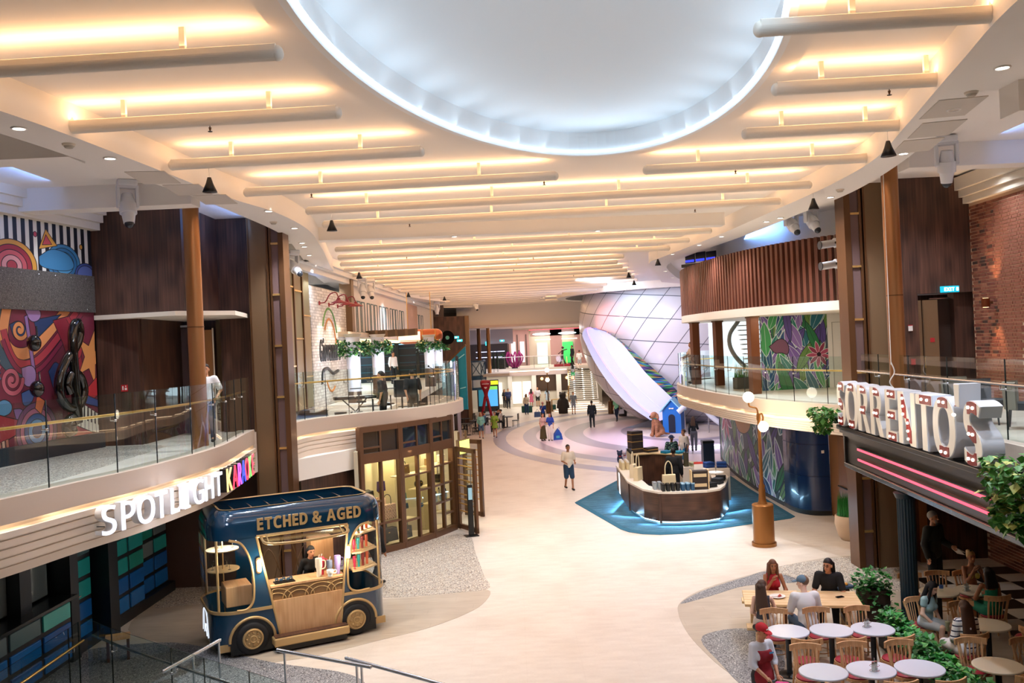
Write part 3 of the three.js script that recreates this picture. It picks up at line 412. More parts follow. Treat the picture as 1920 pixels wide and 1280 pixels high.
// treble clef and note heads in glossy black
{
  const put = (name, label, cat, group) => { const t = thing(name, label, cat, [-9.53, 5.35, -18.6], mural.rotation.y, group); return t; };
  const c = put('treble_clef_sculpture', 'large glossy black treble clef standing out from the painted wall', 'sculpture');
  part('clef_body', [tube([[0.02, -0.95, 0.2], [-0.16, -0.98, 0.2], [-0.2, -0.8, 0.2], [-0.02, -0.68, 0.22], [0.12, -0.8, 0.22], [0.1, -0.4, 0.24], [0.07, 0.2, 0.24], [0.05, 0.75, 0.24], [0.12, 1.2, 0.22], [0.28, 1.34, 0.2], [0.34, 1.1, 0.2], [0.2, 0.82, 0.2], [-0.1, 0.55, 0.2], [-0.34, 0.2, 0.2], [-0.36, -0.2, 0.2], [-0.1, -0.46, 0.2], [0.24, -0.42, 0.2], [0.4, -0.12, 0.2], [0.26, 0.2, 0.2], [0.02, 0.24, 0.2], [-0.12, 0.02, 0.2], [-0.04, -0.16, 0.2]], 0.1, 120, 12), Sph(0.14, -0.1, -0.84, 0.2, 14)], M.blackGloss, c);
  for (const [dx, y, l] of [[-0.98, 6.25, 'upper glossy black note head on the painted wall'], [-0.95, 5.33, 'lower glossy black note head on the painted wall']]) { const p = V(dx, 0, 0.14).applyAxisAngle(V(0, 1, 0), mural.rotation.y); const t = thing('note_head', l, 'sculpture', [-9.53 + p.x, y, -18.6 + p.z], mural.rotation.y, 'black note heads'); part('note_ball', new THREE.SphereGeometry(0.17, 20, 14).scale(0.8, 1, 0.8), M.blackGloss, t); part('note_stem', bar([0.1, 0.1, 0], [0.16, 0.34, -0.06], 0.02), M.blackGloss, t); }
}
// wood clad volume, canopy, recess with doors
{
  const w = structGroup('wall_wood_left');
  part('wood_box', B(2.05, 2.45, 2.9, -8.4, 8.08, -21.35), M.darkWood, w);
  part('wood_side', B(0.95, 5.4, 0.5, -6.9, 6.6, -22.55), M.darkWood, w);
  part('wood_panel', B(0.95, 3, 0.25, -8.95, 5.4, -20.1), M.darkWood, w); part('wood_return', B(0.12, 3, 2.6, -8.5, 5.4, -21.4), M.darkWood, w);
  part('recess_back', B(2.4, 3, 0.2, -7.6, 5.4, -23.1), M.darkWood, w); part('wood_core', B(4.6, 5.5, 0.3, -11.6, 6.6, -20.4), M.darkWood, w);
  part('canopy', slab([[-9.35, -19.75], [-7.35, -19.3], [-6.35, -20.3], [-6.7, -22.8], [-9.35, -22.8]], 6.76, 6.86), M.cream, w);
  const d = thing('service_door', 'mauve grey door leaf with a pale frame in the recess behind the bronze column', 'door', [-8.5, FLOOR2, -22.5], 0);
  part('leaf', B(0.62, 2.68, 0.06, 0, 1.34, 0, 0.01), mat(0x6a5a60, 0.35), d); part('frame', [B(0.05, 2.74, 0.1, -0.34, 1.37, 0), B(0.05, 2.74, 0.1, 0.34, 1.37, 0), B(0.73, 0.05, 0.1, 0, 2.73, 0)], mat(0xd7dde4, 0.4), d); part('handle', bar([0.24, 1.0, 0.04], [0.24, 1.2, 0.04], 0.015), M.steel, d);
  const d2 = thing('tan_door', 'tan door standing open beside the dark wood wall', 'door', [-7.75, FLOOR2, -22.0], 0.25);
  part('leaf', B(0.5, 2.6, 0.05, 0, 1.3, 0), mat(0x9c6b3c, 0.5), d2); part('edge_trim', B(0.03, 2.64, 0.08, 0.27, 1.32, 0), M.cream, d2);
  const fs = thing('fire_sign', 'small red fire equipment sign on the wood wall upstairs', 'sign', [-8.82, 5.2, -19.95], 0); part('plate', B(0.15, 0.15, 0.012), mat(0xc3202a, 0.5), fs); part('symbol', [B(0.03, 0.09, 0.004, -0.035, 0, 0.008), B(0.05, 0.05, 0.004, 0.03, -0.02, 0.008), B(0.02, 0.03, 0.004, 0.03, 0.04, 0.008)], M.white, fs);
}
// bronze columns and the tall bronze pier frames
const bronzeCol = mat(0xa9774c, 0.32, 0.65);
function bronzeColumn(label, x, z, y0) { const t = thing('bronze_column', label, 'column', [x, y0, z], 0); const h = TOP - y0; part('shaft', C(0.165, 0.165, h - 0.12, 0, (h - 0.12) / 2, 0, 28), bronzeCol, t); part('collar', C(0.172, 0.172, 0.02, 0, 2.55, 0, 28), M.bronzeDark, t); part('cap', C(0.15, 0.15, 0.12, 0, h - 0.06, 0, 24), M.white, t); return t; }
bronzeColumn('round bronze column on the balcony in front of the wood clad wall', -6.56, -18.3, FLOOR2);
function pier(name, x0, x1, z, flip, y1 = TOP) {                       // bronze face, then a mauve strip ladder with brass rungs
  const g = structGroup(name), w = x1 - x0, s = flip ? -1 : 1, cx = flip ? x1 : x0, X = (a, b) => [cx + s * a * w, cx + s * b * w].sort((p, q) => p - q), bx = (a, b, d, zo, m, nm) => { const [p, q] = X(a, b); part(nm, B(q - p, y1, d, (p + q) / 2, y1 / 2, z - 0.3 + zo), m, g); };
  bx(0, 0.58, 0.6, 0, M.bronzeFlat, 'face'); bx(0.02, 0.06, 0.62, 0.01, M.bronzeDark, 'edge'); bx(0.54, 0.58, 0.64, 0.02, M.bronzeDark, 'edge'); bx(0.6, 0.66, 0.58, 0, M.bronzeDark, 'stile'); bx(0.66, 0.86, 0.5, 0, mat(0x6d5552, 0.5), 'infill'); bx(0.86, 1, 0.58, 0, M.bronzeDark, 'stile');
  for (let y = 0.9; y < y1; y += 1.28) { const [p, q] = X(0.66, 0.86); part('rung', B(q - p, 0.05, 0.06, (p + q) / 2, y, z - 0.02), M.gold, g); }
}
pier('pillar_left', -6.52, -5.62, -22, false);
// ground floor wall of the karaoke room
{
  const k = wallFrame('wall_karaoke', -9.1, -13, -8.85, -22.2), frame = mat(0x10151a, 0.4), cols = [mat(0x4a6468, 0.25), mat(0x1f8d8a, 0.2), mat(0x1d7f72, 0.2), mat(0x12579c, 0.2), mat(0x1463a8, 0.2), mat(0x5f6d70, 0.3), mat(0x3fa59b, 0.2)];
  const grid = (x0, x1, nc, rows, y0, y1, z, pal) => {
    part('frame', B(x1 - x0, y1 - y0, 0.1, (x0 + x1) / 2, (y0 + y1) / 2, z - 0.06), frame, k); const cw = (x1 - x0) / nc, rh = (y1 - y0) / rows;
    for (let c = 0; c < nc; c++) for (let r = 0; r < rows; r++) part('glass_panel', B(cw - 0.1, rh - 0.09, 0.05, x0 + cw * (c + 0.5), y1 - rh * (r + 0.5), z, 0.012), cols[pal[(r * nc + c) % pal.length]], k);
  };
  part('plinth', B(9.2, 0.24, 0.2, 4.6, 0.12, 0), frame, k); part('wall_body', B(9.2, 2.9, 0.3, 4.6, 1.45, -0.45), frame, k); part('head', B(9.2, 0.14, 0.3, 4.6, 2.83, 0), frame, k);
  grid(7.6, 9.15, 2, 6, 0.24, 2.76, -0.06, [2, 2, 1, 1, 2, 5, 5, 1, 3, 3, 3, 4]); grid(5.95, 7.5, 2, 6, 0.24, 2.76, 0.1, [5, 0, 5, 0, 1, 1, 1, 2, 3, 3, 4, 4]); grid(4.5, 5.4, 1, 6, 0.1, 2.7, -0.06, [0, 0, 1, 1, 3, 4]);
  part('jamb', [B(0.4, 2.8, 0.5, 5.72, 1.4, 0.02), B(0.3, 2.8, 0.4, 4.28, 1.4, 0)], frame, k); part('door_handle', bar([4.66, 1.1, 0.02], [4.82, 1.1, 0.02], 0.015), M.steel, k);
  grid(0, 4.1, 4, 3, 0.1, 1.25, 0.2, [5, 5, 0, 6, 3, 4, 4, 3, 4, 3, 3, 4]); part('counter', B(4.15, 0.06, 0.55, 2.07, 1.3, 0.05), mat(0x14181b, 0.25), k);
  part('window_1', B(0.9, 1.35, 0.03, 3.55, 2.05, -0.2), mat(0x8d9797, 0.15, 0.6), k); part('window_2', B(1.0, 1.35, 0.03, 2.2, 2.05, -0.2), mat(0x8d9797, 0.15, 0.6), k); part('mullion', B(0.35, 1.5, 0.3, 2.9, 2.05, -0.1), frame, k);
  const sg = thing('evacuation_sign', 'green sign with three white figures on the teal door panel', 'sign', [-8.82, 2.5, -17.75], k.rotation.y); part('plate', B(0.5, 0.34, 0.012), mat(0x0f7a46, 0.5), sg); for (let i = -1; i <= 1; i++) part('pictogram', [B(0.1, 0.2, 0.004, i * 0.155, 0.04, 0.009), Sph(0.03, i * 0.155, 0.09, 0.012, 8), B(0.12, 0.03, 0.004, i * 0.155, -0.12, 0.009)], mat(0xe9f3ea, 0.5), sg);
  const fs = thing('fire_sign', 'small red fire sign on a grey green glass panel below the karaoke sign', 'sign', [-8.66, 2.62, -19.9], k.rotation.y); part('plate', B(0.2, 0.16, 0.012), mat(0xc3302a, 0.5), fs); part('symbol', [B(0.03, 0.1, 0.004, -0.05, 0, 0.008), B(0.03, 0.07, 0.004, 0, -0.01, 0.008), B(0.03, 0.1, 0.004, 0.05, 0, 0.008)], M.white, fs);
  struct('wall_brown', B(3.4, 2.9, 0.3, -7.6, 1.45, -22.5), mat(0x4a3024, 0.55));
}
// karaoke sign: letters on pins along the fascia
{
  const t = thing('karaoke_sign', 'curved sign of glowing white letters SPOTLIGHT and coloured letters KARAOKE on the fascia', 'sign', [0, 0, 0]);
  const line = offset(edgeL, -0.19), s0 = (() => { let s = 0; for (let i = 0; i + 1 < line.length; i++) { if (line[i + 1][1] < -13.75) return s + Math.hypot(line[i + 1][0] - line[i][0], line[i + 1][1] - line[i][1]) * (line[i][1] + 13.75) / (line[i][1] - line[i + 1][1]); s += Math.hypot(line[i + 1][0] - line[i][0], line[i + 1][1] - line[i][1]); } })();
  const whiteCase = mat(0xe6e4e2, 0.5), face = glow(0xe6ecff, 1.0), kc = [0xffd890, 0xff4560, 0xe064e0, 0x4a5cff, 0xff4a66, 0x8fe07a, 0xff5a6e], blackCase = mat(0x151214, 0.4);
  const put = (ch, s, size, k) => {
    const p = along(line, s), g = letter(ch, size, 0.13, fontThin, 0.006), mid = (g.boundingBox.max.x + g.boundingBox.min.x) / 2; g.translate(-mid, -size / 2, -0.05); g.scale(k < 0 ? 1.12 : 0.95, 1, 1);
    const o = part('letter_case', g.applyMatrix4(new THREE.Matrix4().makeRotationY(p.a)).translate(p.x, 3.33, p.z), k < 0 ? whiteCase : blackCase, t);
    const f = letter(ch, size, 0.012, fontThin, 0.006); f.translate(-mid, -size / 2, 0.085); f.scale(k < 0 ? 1.12 : 0.95, 1, 1); part('letter_face', f.applyMatrix4(new THREE.Matrix4().makeRotationY(p.a)).translate(p.x, 3.33, p.z), k < 0 ? face : glow(kc[k], 1.0), o);
    for (const yy of [3.22, 3.42]) part('pin', bar([p.x, yy, p.z], [p.x - Math.sin(p.a) * 0.2, yy, p.z - Math.cos(p.a) * 0.2], 0.008, 6), M.dark, o);
  };
  'SPOTLIGHT'.split('').forEach((ch, i) => put(ch, s0 + 0.1 + i * 0.425, 0.44, -1)); 'KARAOKE'.split('').forEach((ch, i) => put(ch, s0 + 4.08 + i * 0.385, 0.46, i));
  bulb(0xdfe6ff, 1.2, [-5.7, 3.3, -15.4], 8);
}


// ---------- right side ----------
const inkMat = mat(0x24221f, 0.35), neonMat = glow(0xff3f55, 2.6);
// upper floor with its own edge, wood wall, brick wall
struct('mezzanine_floor_right', slab([[7.2, 0], [7.6, -12], [8.0, -20.2], [8.9, -21.6], [RX, -21.6], [RX, 0]], 3.35, FLOOR2), M.stone);
{
  const w = structGroup('wall_wood_right');
  part('wood_panel', B(0.42, 5.4, 0.3, 9.42, 6.6, -20.96), M.darkWood, w); part('wood_head', B(1.36, 2.75, 0.3, 10.31, 7.93, -20.95), M.darkWood, w); part('wood_panel_low', B(3.2, 3.36, 0.3, 10.4, 1.68, -21.9), mat(0xffffff, 0.5, 0, { map: TX.darkWood, tile: 2.4 }), w);
  part('recess', B(1.3, 2.7, 0.2, 10.3, 5.2, -21.9), M.darkWood, w); part('wood_core', B(6, 5.5, 0.3, 13.6, 6.6, -21.2), M.darkWood, w);
  const d = thing('lift_door', 'pair of bronze door leaves under the exit sign upstairs', 'door', [9.86, FLOOR2, -20.9], 0); part('leaf', [B(0.1, 2.5, 0.06, -0.18, 1.25, 0), B(0.34, 2.5, 0.06, 0.09, 1.25, 0)], M.bronzeFlat, d); part('handle', bar([-0.1, 0.9, 0.05], [-0.1, 1.15, 0.05], 0.014), M.brass, d); part('notice', B(0.1, 0.1, 0.01, 0.1, 1.55, 0.036), mat(0xb02a2e, 0.5), d);
  const d2 = thing('dark_door', 'dark brown door beside the brick wall upstairs', 'door', [10.42, FLOOR2, -21.3], 0); part('leaf', B(0.58, 2.52, 0.06, 0, 1.26, 0), mat(0x3c2f29, 0.4), d2); part('lintel_edge', B(0.6, 0.03, 0.08, 0, 2.54, 0), M.steel, d2); part('handle', bar([-0.22, 0.95, 0.05], [-0.22, 1.2, 0.05], 0.02), M.steel, d2);
  const ex = thing('exit_sign', 'glowing blue green EXIT sign on the dark wood wall', 'sign', [10.36, 6.63, -20.74], 0); part('light_box', B(0.44, 0.15, 0.05, 0, 0, 0, 0.015), glow(0x19b7d2, 0.9, 0x0e8aa0), ex); const tg = letter('EXIT', 0.085, 0.006); tg.translate(-0.15, -0.042, 0.027); part('lettering', tg, glow(0xffffff, 1.6), ex); part('arrow', B(0.05, 0.08, 0.006, 0.17, 0, 0.03), glow(0xffffff, 1.6), ex);
  for (const [x, y, l, c] of [[9.42, 5.75, 'small white and red alarm plate on the wood wall', 0xe6ded8], [9.45, 4.95, 'small red call point on the wood wall above the glass', 0xb3262b]]) { const p = thing('alarm_plate', l, 'sign', [x, y, -20.79], 0); part('plate', B(0.1, 0.13, 0.02, 0, 0, 0, 0.006), mat(c, 0.5), p); part('stripe', B(0.11, 0.02, 0.022, 0, 0.07, 0), M.red, p); }
}
// brick wall along the right: single bricks on a mortar bed
{
  const w = wallFrame('wall_brick', 10.95, -20.8, 10.75, -9.5), L = 11.3, mortar = mat(0xc9a98c, 0.95); w.rotation.y += 0;
  part('mortar_bed', B(L, 4.75, 0.25, L / 2, 6.27, -0.108), mortar, w);
  const tones = [0x7d4632, 0x87503a, 0x743c2b, 0x915a42, 0x6b3628, 0x43291f].map((c) => mat(c, 0.9)), long = B(0.215, 0.064, 0.05, 0, 0, 0, 0.006), short = B(0.1, 0.064, 0.05, 0, 0, 0, 0.006), rest = [];
  let n = 0; const list = [];
  for (let r = 0; r < 60; r++) { let x = r % 2 ? 0.0 : 0.06, y = 3.98 + r * 0.077; let k = r; while (x < 4.6) { const s = (k++ % 2), wd = s ? 0.1 : 0.215; if (!(Math.hypot(x + wd / 2 - 3.1, Math.max(0, y - 5.2)) < 1.15 && y < 6.4)) list.push([x + wd / 2, y, s]); x += wd + 0.013; } }
  list.sort((a, b) => (a[1] > 5.0 && a[1] < 8.7 ? a[0] : 9 + a[0]) - (b[1] > 5.0 && b[1] < 8.7 ? b[0] : 9 + b[0]));
  for (const [x, y, s] of list) { const m = tones[rnd() < 0.09 ? 5 : rnd(5) | 0]; if (n++ < 300) { const o = part('brick', s ? short : long, m, w); o.position.set(x, y, 0.0 + rnd(0.006)); } else rest.push((s ? short : long).clone().translate(x, y, rnd(0.006))); }
  const q = part('brick_courses', rest, tones[1], w); q.userData.kind = 'stuff';
  for (let i = 0; i < 19; i++) { const a = Math.PI * (i + 0.5) / 19, o = part('arch_brick', B(0.3, 0.11, 0.07, 0, 0, 0, 0.006), tones[i % 4], w); o.position.set(3.1 - Math.cos(a) * 1.0, 5.2 + Math.sin(a) * 1.0, 0.02); o.rotation.z = Math.PI - a; }
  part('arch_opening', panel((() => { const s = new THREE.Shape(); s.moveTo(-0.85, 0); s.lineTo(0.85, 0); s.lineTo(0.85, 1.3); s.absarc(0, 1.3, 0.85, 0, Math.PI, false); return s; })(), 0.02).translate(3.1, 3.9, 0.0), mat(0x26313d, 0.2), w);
  part('cornice', [B(L, 0.14, 0.2, L / 2, 8.7, 0.06), B(L, 0.16, 0.3, L / 2, 8.86, 0.1), B(L, 0.3, 0.4, L / 2, 9.1, 0.14)], M.cream, w);
  const sc = thing('wall_sconce', 'copper drum sconce throwing light up and down the brick wall', 'wall lamp', [10.78, 6.25, -19.75], w.rotation.y); part('drum', C(0.09, 0.09, 0.2, 0, 0, 0.12, 20), mat(0x8a4a2a, 0.3, 0.8), sc); part('arm', B(0.05, 0.06, 0.12, 0, 0, 0.03), M.bronzeDark, sc); part('lamp_glow', [C(0.06, 0.06, 0.01, 0, 0.1, 0.12), C(0.06, 0.06, 0.01, 0, -0.1, 0.12)], glow(0xffd9a0, 4), sc);
  spot(0xffc98f, 7, [10.66, 6.37, -19.72], [10.78, 7.6, -19.73], 0.5, 0.6, 2); spot(0xffc98f, 7, [10.66, 6.13, -19.72], [10.78, 5, -19.73], 0.5, 0.6, 2);
  const lw = wallFrame('wall_brick_low', 11.5, -21.7, 11.4, -9.5); part('mortar_bed', B(12.2, 3.3, 0.2, 6.1, 1.65, -0.083), mortar, lw); const g2 = [];
  for (let r = 0; r < 24; r++) for (let k = 0; k < 18; k++) { const x = k * 0.228 + (r % 2) * 0.11 + 0.12, y = 0.05 + r * 0.077; if (k < 12) { const o = part('brick', long, tones[(r * 7 + k * 3) % 5], lw); o.position.set(x, y, 0); } else g2.push(long.clone().translate(x, y, 0)); }
  part('brick_courses', g2, tones[0], lw).userData.kind = 'stuff';
}
bronzeColumn('round bronze column on the balcony behind the red bulb letters', 7.95, -18.2, FLOOR2);
pier('pillar_right', 8.15, 9.2, -21.25, true);
// trattoria canopy
{
  const c = thing('restaurant_canopy', 'long charcoal canopy fascia with two red neon bars over the cafe', 'canopy', [7.42, 0, -20], Math.atan2(-12, -0.81)), L = 12.03;
  c.rotation.y = Math.atan2(-12, -0.81);
  part('cornice', [B(L, 0.1, 0.9, L / 2, 3.6, -0.3, 0.02), B(L, 0.08, 0.82, L / 2, 3.51, -0.33), B(L, 0.07, 0.74, L / 2, 3.43, -0.36)], inkMat, c);
  part('fascia_board', B(L, 0.6, 0.1, L / 2, 3.1, -0.1), inkMat, c); part('bottom_lip', B(L, 0.1, 0.18, L / 2, 2.74, -0.08, 0.02), mat(0x4d565e, 0.25, 0.6), c); part('deck', B(L, 0.1, 0.9, L / 2, 3.3, -0.5), inkMat, c); part('end_board', B(0.08, 0.8, 0.8, 0.04, 3.15, -0.4), inkMat, c); part('soffit_board', B(L, 0.06, 3.6, L / 2, 2.72, -1.95), inkMat, c);
  for (const y of [3.2, 2.98]) { const n = part('neon_bar', B(5.95, 0.05, 0.05, 4.0, y, 0.0, 0.01), neonMat, c); part('neon_channel', B(6.05, 0.02, 0.09, 4.02, y + 0.04, -0.01), inkMat, n); }
  area(0xff3f55, 2, 5.9, 0.3, [6.95, 3.05, -16], [0, 1.5, -16]);
  // letters
  const s = thing('restaurant_sign', 'white channel letters SORRENTO\'S with round bulbs and red insets on the canopy', 'sign', [7.42, 3.7, -20], c.rotation.y);
  const caseM = mat(0xc2c5cb, 0.4), faceM = glow(0xfff1dc, 0.22, 0xcfc9bd), redM = mat(0x8e1f1c, 0.5), bulbM = glow(0xfff4e0, 2.2), text = 'SORRENTO\'S', H = 0.94, sp = [0.62, 1.34, 2.1, 2.88, 3.64, 4.42, 5.2, 5.98, 6.5, 6.98];
  const red = { S: [[0.3, 0.8, 0.8, 1.02], [0.3, 0.36, 0.72, 0.62], [0.2, -0.02, 0.7, 0.2]], O: [[0.3, 0.83, 0.7, 1.02], [0.3, -0.02, 0.7, 0.17]], R: [[0.34, 0.83, 0.75, 1], [0.3, 0.38, 0.68, 0.56]], E: [[0.3, 0.84, 0.95, 1], [0.3, 0.42, 0.9, 0.57], [0.3, 0, 0.95, 0.15]], N: [[0.26, 0.5, 0.5, 0.95], [0.5, 0.05, 0.76, 0.5]], T: [[0.3, 0.83, 0.98, 1]], "'": [[0, 0.6, 0.4, 0.9]] };
  const ev = new Evaluator(); ev.useGroups = false; ev.attributes = ['position', 'normal', 'uv'];
  text.split('').forEach((ch, i) => {
    const mk = (d, b) => { const g = letter(ch, H, d, font, b); return g; }, g = mk(0.3, 0.012), cx = (g.boundingBox.max.x + g.boundingBox.min.x) / 2, w = g.boundingBox.max.x - g.boundingBox.min.x, up = ch === "'" ? 0.24 : 0;
    const o = part('letter_case', g.translate(sp[i] - cx, up, -0.12), caseM, s); const f = mk(0.008, 0); part('letter_face', f.translate(sp[i] - cx, up, 0.192), faceM, o);
    for (const [x0, y0, x1, y1] of red[ch]) {
      const X0 = sp[i] - w / 2 + x0 * w, X1 = sp[i] - w / 2 + x1 * w, Y0 = y0 * H, Y1 = y1 * H; const lb = new Brush(bare(mk(0.014, 0).translate(sp[i] - cx, up, 0.197))), bb = new Brush(bare(B(X1 - X0, Y1 - Y0, 0.2, (X0 + X1) / 2, (Y0 + Y1) / 2 + (up ? 0 : 0), 0.2))); lb.updateMatrixWorld(); bb.updateMatrixWorld(); const cut = ev.evaluate(lb, bb, INTERSECTION).geometry; if (cut.attributes.position.count > 2) part('red_inset', cut, redM, o);
      const tall = Y1 - Y0 > 0.3, k = tall ? 3 : 2; for (let j = 0; j < k; j++) part('bulb', Sph(0.026, tall ? (X0 + X1) / 2 : X0 + (X1 - X0) * (j + 0.5) / k, tall ? Y0 + (Y1 - Y0) * (j + 0.5) / k : (Y0 + Y1) / 2, 0.225, 8), bulbM, o);
    }
    part('letter_foot', B(0.1, 0.04, 0.2, sp[i], -0.02, 0), inkMat, o);
  });
  bulb(0xfff0dc, 1, [6.4, 4.2, -15.5], 12);
}
balustrade('terrace_balustrade', 'straight glass balustrade behind the restaurant letters', [[8.02, -20.3], [7.85, -16.6], [7.5, -9.5]], 3.95, 5.22, [0, 0.1, 0.25, 0.41, 0.6, 0.8, 1], 0.88, -1, { flat: true, rail: M.steel });
// fluted blue column under the canopy
{
  const t = thing('fluted_column', 'dark blue fluted column holding up the canopy beside the hedge', 'column', [7.26, 0, -16.57]), m = mat(0x12303f, 0.4); const s = new THREE.Shape(); for (let i = 0; i <= 96; i++) { const a = i / 96 * 6.2832, r = 0.16 - 0.014 * Math.abs(Math.sin(a * 9)); i ? s.lineTo(Math.cos(a) * r, Math.sin(a) * r) : s.moveTo(Math.cos(a) * r, Math.sin(a) * r); }
  part('shaft', new THREE.ExtrudeGeometry(s, { depth: 2.6, bevelEnabled: false }).rotateX(-Math.PI / 2), m, t); part('base', C(0.2, 0.18, 0.12, 0, 0.06, 0, 24), m, t); part('capital', C(0.17, 0.21, 0.1, 0, 2.63, 0, 24), m, t);
}
// middle balcony with its slatted drum
const edgeR = smooth([[8.5, -21.4], [7.9, -22.9], [7.3, -24.6], [6.9, -26.3], [6.6, -29.2], [6.5, -32], [6.5, -34.4], [6.9, -36.8], [8.2, -39.4], [10.4, -41]], 5);
struct('mezzanine_floor_mid', slab([...offset(edgeR, -0.1), [RX, -41], [RX, -21.6]], 3.3, FLOOR2 - 0.05), M.stone);
struct('mezzanine_soffit_mid', slab([...offset(edgeR, -0.4), [RX, -41], [RX, -21.6]], 3.13, 3.3), M.white);
fasciaBand('fascia_right', edgeR, 1, 3.9, 3.13, 4);
balustrade('mid_balustrade', 'curved glass balustrade in front of the jungle mural upstairs', offset(edgeR, -0.06), 3.9, 5.12, 16, 0.85, -1, { glass: M.glass });
{
  const line = smooth([[9.6, -23.7], [8.6, -24.9], [7.7, -26.8], [7.1, -29.4], [6.85, -32.2], [6.85, -34.6], [7.3, -36.8], [8.6, -38.9], [10.4, -40]], 6), L = lengthOf(line), g = structGroup('wall_slatted_drum');
  part('backing', sweep(offset(line, -0.09), [[0, 6.6], [0, 8.42], [-0.3, 8.42]]), mat(0xcdb79f, 0.6), g); part('drum_soffit', slab([...offset(line, 0.08), [RX, -40.4], [RX, -23.7]], 6.34, 6.6), M.cream, g);
  const sg = B(0.11, 1.82, 0.15, 0, 7.51, 0, 0.012), sm = mat(0x6a3a2a, 0.45), sm2 = mat(0x5f3325, 0.45); const n = Math.round(L / 0.215);
  for (let i = 0; i < n; i++) { const p = along(line, (i + 0.5) * L / n), o = part('slat', sg, i % 3 ? sm : sm2, g); o.position.set(p.x, 0, p.z); o.rotation.y = p.a; }
  struct('wall_drum_upper', sweep(offset(line, -1.2), [[0, 8.3], [0, TOP]]), M.white);
  // inside the drum: mural, white wall, columns, bright stair
  const mw = wallFrame('wall_jungle_mural', 8.35, -29.6, 10.7, -29.9), W = 2.37;
  part('mural_panel', B(W, 2.6, 0.06, W / 2, 5.12, 0), mat(0xffffff, 0.5, 0, { map: canvasTex(768, 860, (c, w, h) => paintJungle(c, w, h, 3)) }), mw);
  part('white_wall', B(3.5, 2.6, 0.1, W + 1.75, 5.12, 0.02), M.white, mw); part('wall_seam', [B(0.02, 2.2, 0.02, W + 0.15, 4.95, 0.08), B(0.02, 2.2, 0.02, W + 1.0, 4.95, 0.08), B(0.87, 0.02, 0.02, W + 0.57, 6.05, 0.08)], mat(0xb9b4aa, 0.6), mw);
  for (const [x, z, l] of [[7.75, -28.3, 'brown square post in front of the jungle mural upstairs'], [7.95, -34, 'brown square post in front of the lit stair upstairs'], [7.35, -35.4, 'brown square post at the rounded end of the drum']]) { const t = thing('square_post', l, 'column', [x, 3.85, z], 0.2); part('post', B(0.3, 2.5, 0.3, 0, 1.25, 0, 0.02), mat(0x7d4a2c, 0.35, 0.3), t); part('post_cap', B(0.34, 0.06, 0.34, 0, 2.47, 0), M.bronzeDark, t); }
  struct('wall_glass_back', B(7, 2.6, 0.1, 12.5, 5.1, -40.2), glow(0xdff0ff, 0.75, 0xdfe9ee)); area(0xdcefff, 3.2, 5, 2.2, [11, 5.1, -39.9], [9, 5, -30]);
  const st = thing('curved_stair', 'white curved stair with open treads behind the drum columns', 'stair', [10.6, 3.85, -36.6], 0); for (let i = 0; i < 12; i++) part('tread', B(2.6, 0.05, 0.3, 0.4, 0.3 + i * 0.2, -i * 0.12, 0.01), mat(0xcfc9bf, 0.5), st); for (const dx of [-0.9, 0.9]) part('stringer', tube([[dx, 2.5, -1], [dx - 0.5, 1.9, -0.6], [dx - 0.55, 1.3, -0.2], [dx - 0.1, 0.6, 0.1], [dx + 0.7, 0.1, 0.3]], 0.09, 30, 8), mat(0x9fa3a0, 0.4), st);
  const pl = thing('grass_planter', 'row of green grasses in a planter behind the mid balcony', 'planter', [8.6, 3.85, -31.5], 0.2); part('box', B(1.5, 0.4, 0.35, 0, 0.2, 0, 0.02), mat(0x6d675f, 0.7), pl); part('grass', grassTuft(1.4, 0.3, 0.5, 260), M.leafLight, pl).userData.kind = 'stuff';
  area(0xfff2e0, 4, 2.4, 1.6, [9.2, 6.3, -27.4], [9.2, 4, -27.6]);
}
function grassTuft(w, d, h, n) { const g = []; for (let i = 0; i < n; i++) { const x = rnd(-w / 2, w / 2), z = rnd(-d / 2, d / 2), hh = h * rnd(0.7, 1.1), a = rnd(6.28), b = new THREE.ConeGeometry(0.012, hh, 3); b.rotateZ(rnd(-0.2, 0.2)); b.rotateY(a); g.push(b.translate(x, 0.4 + hh / 2, z)); } return g; }
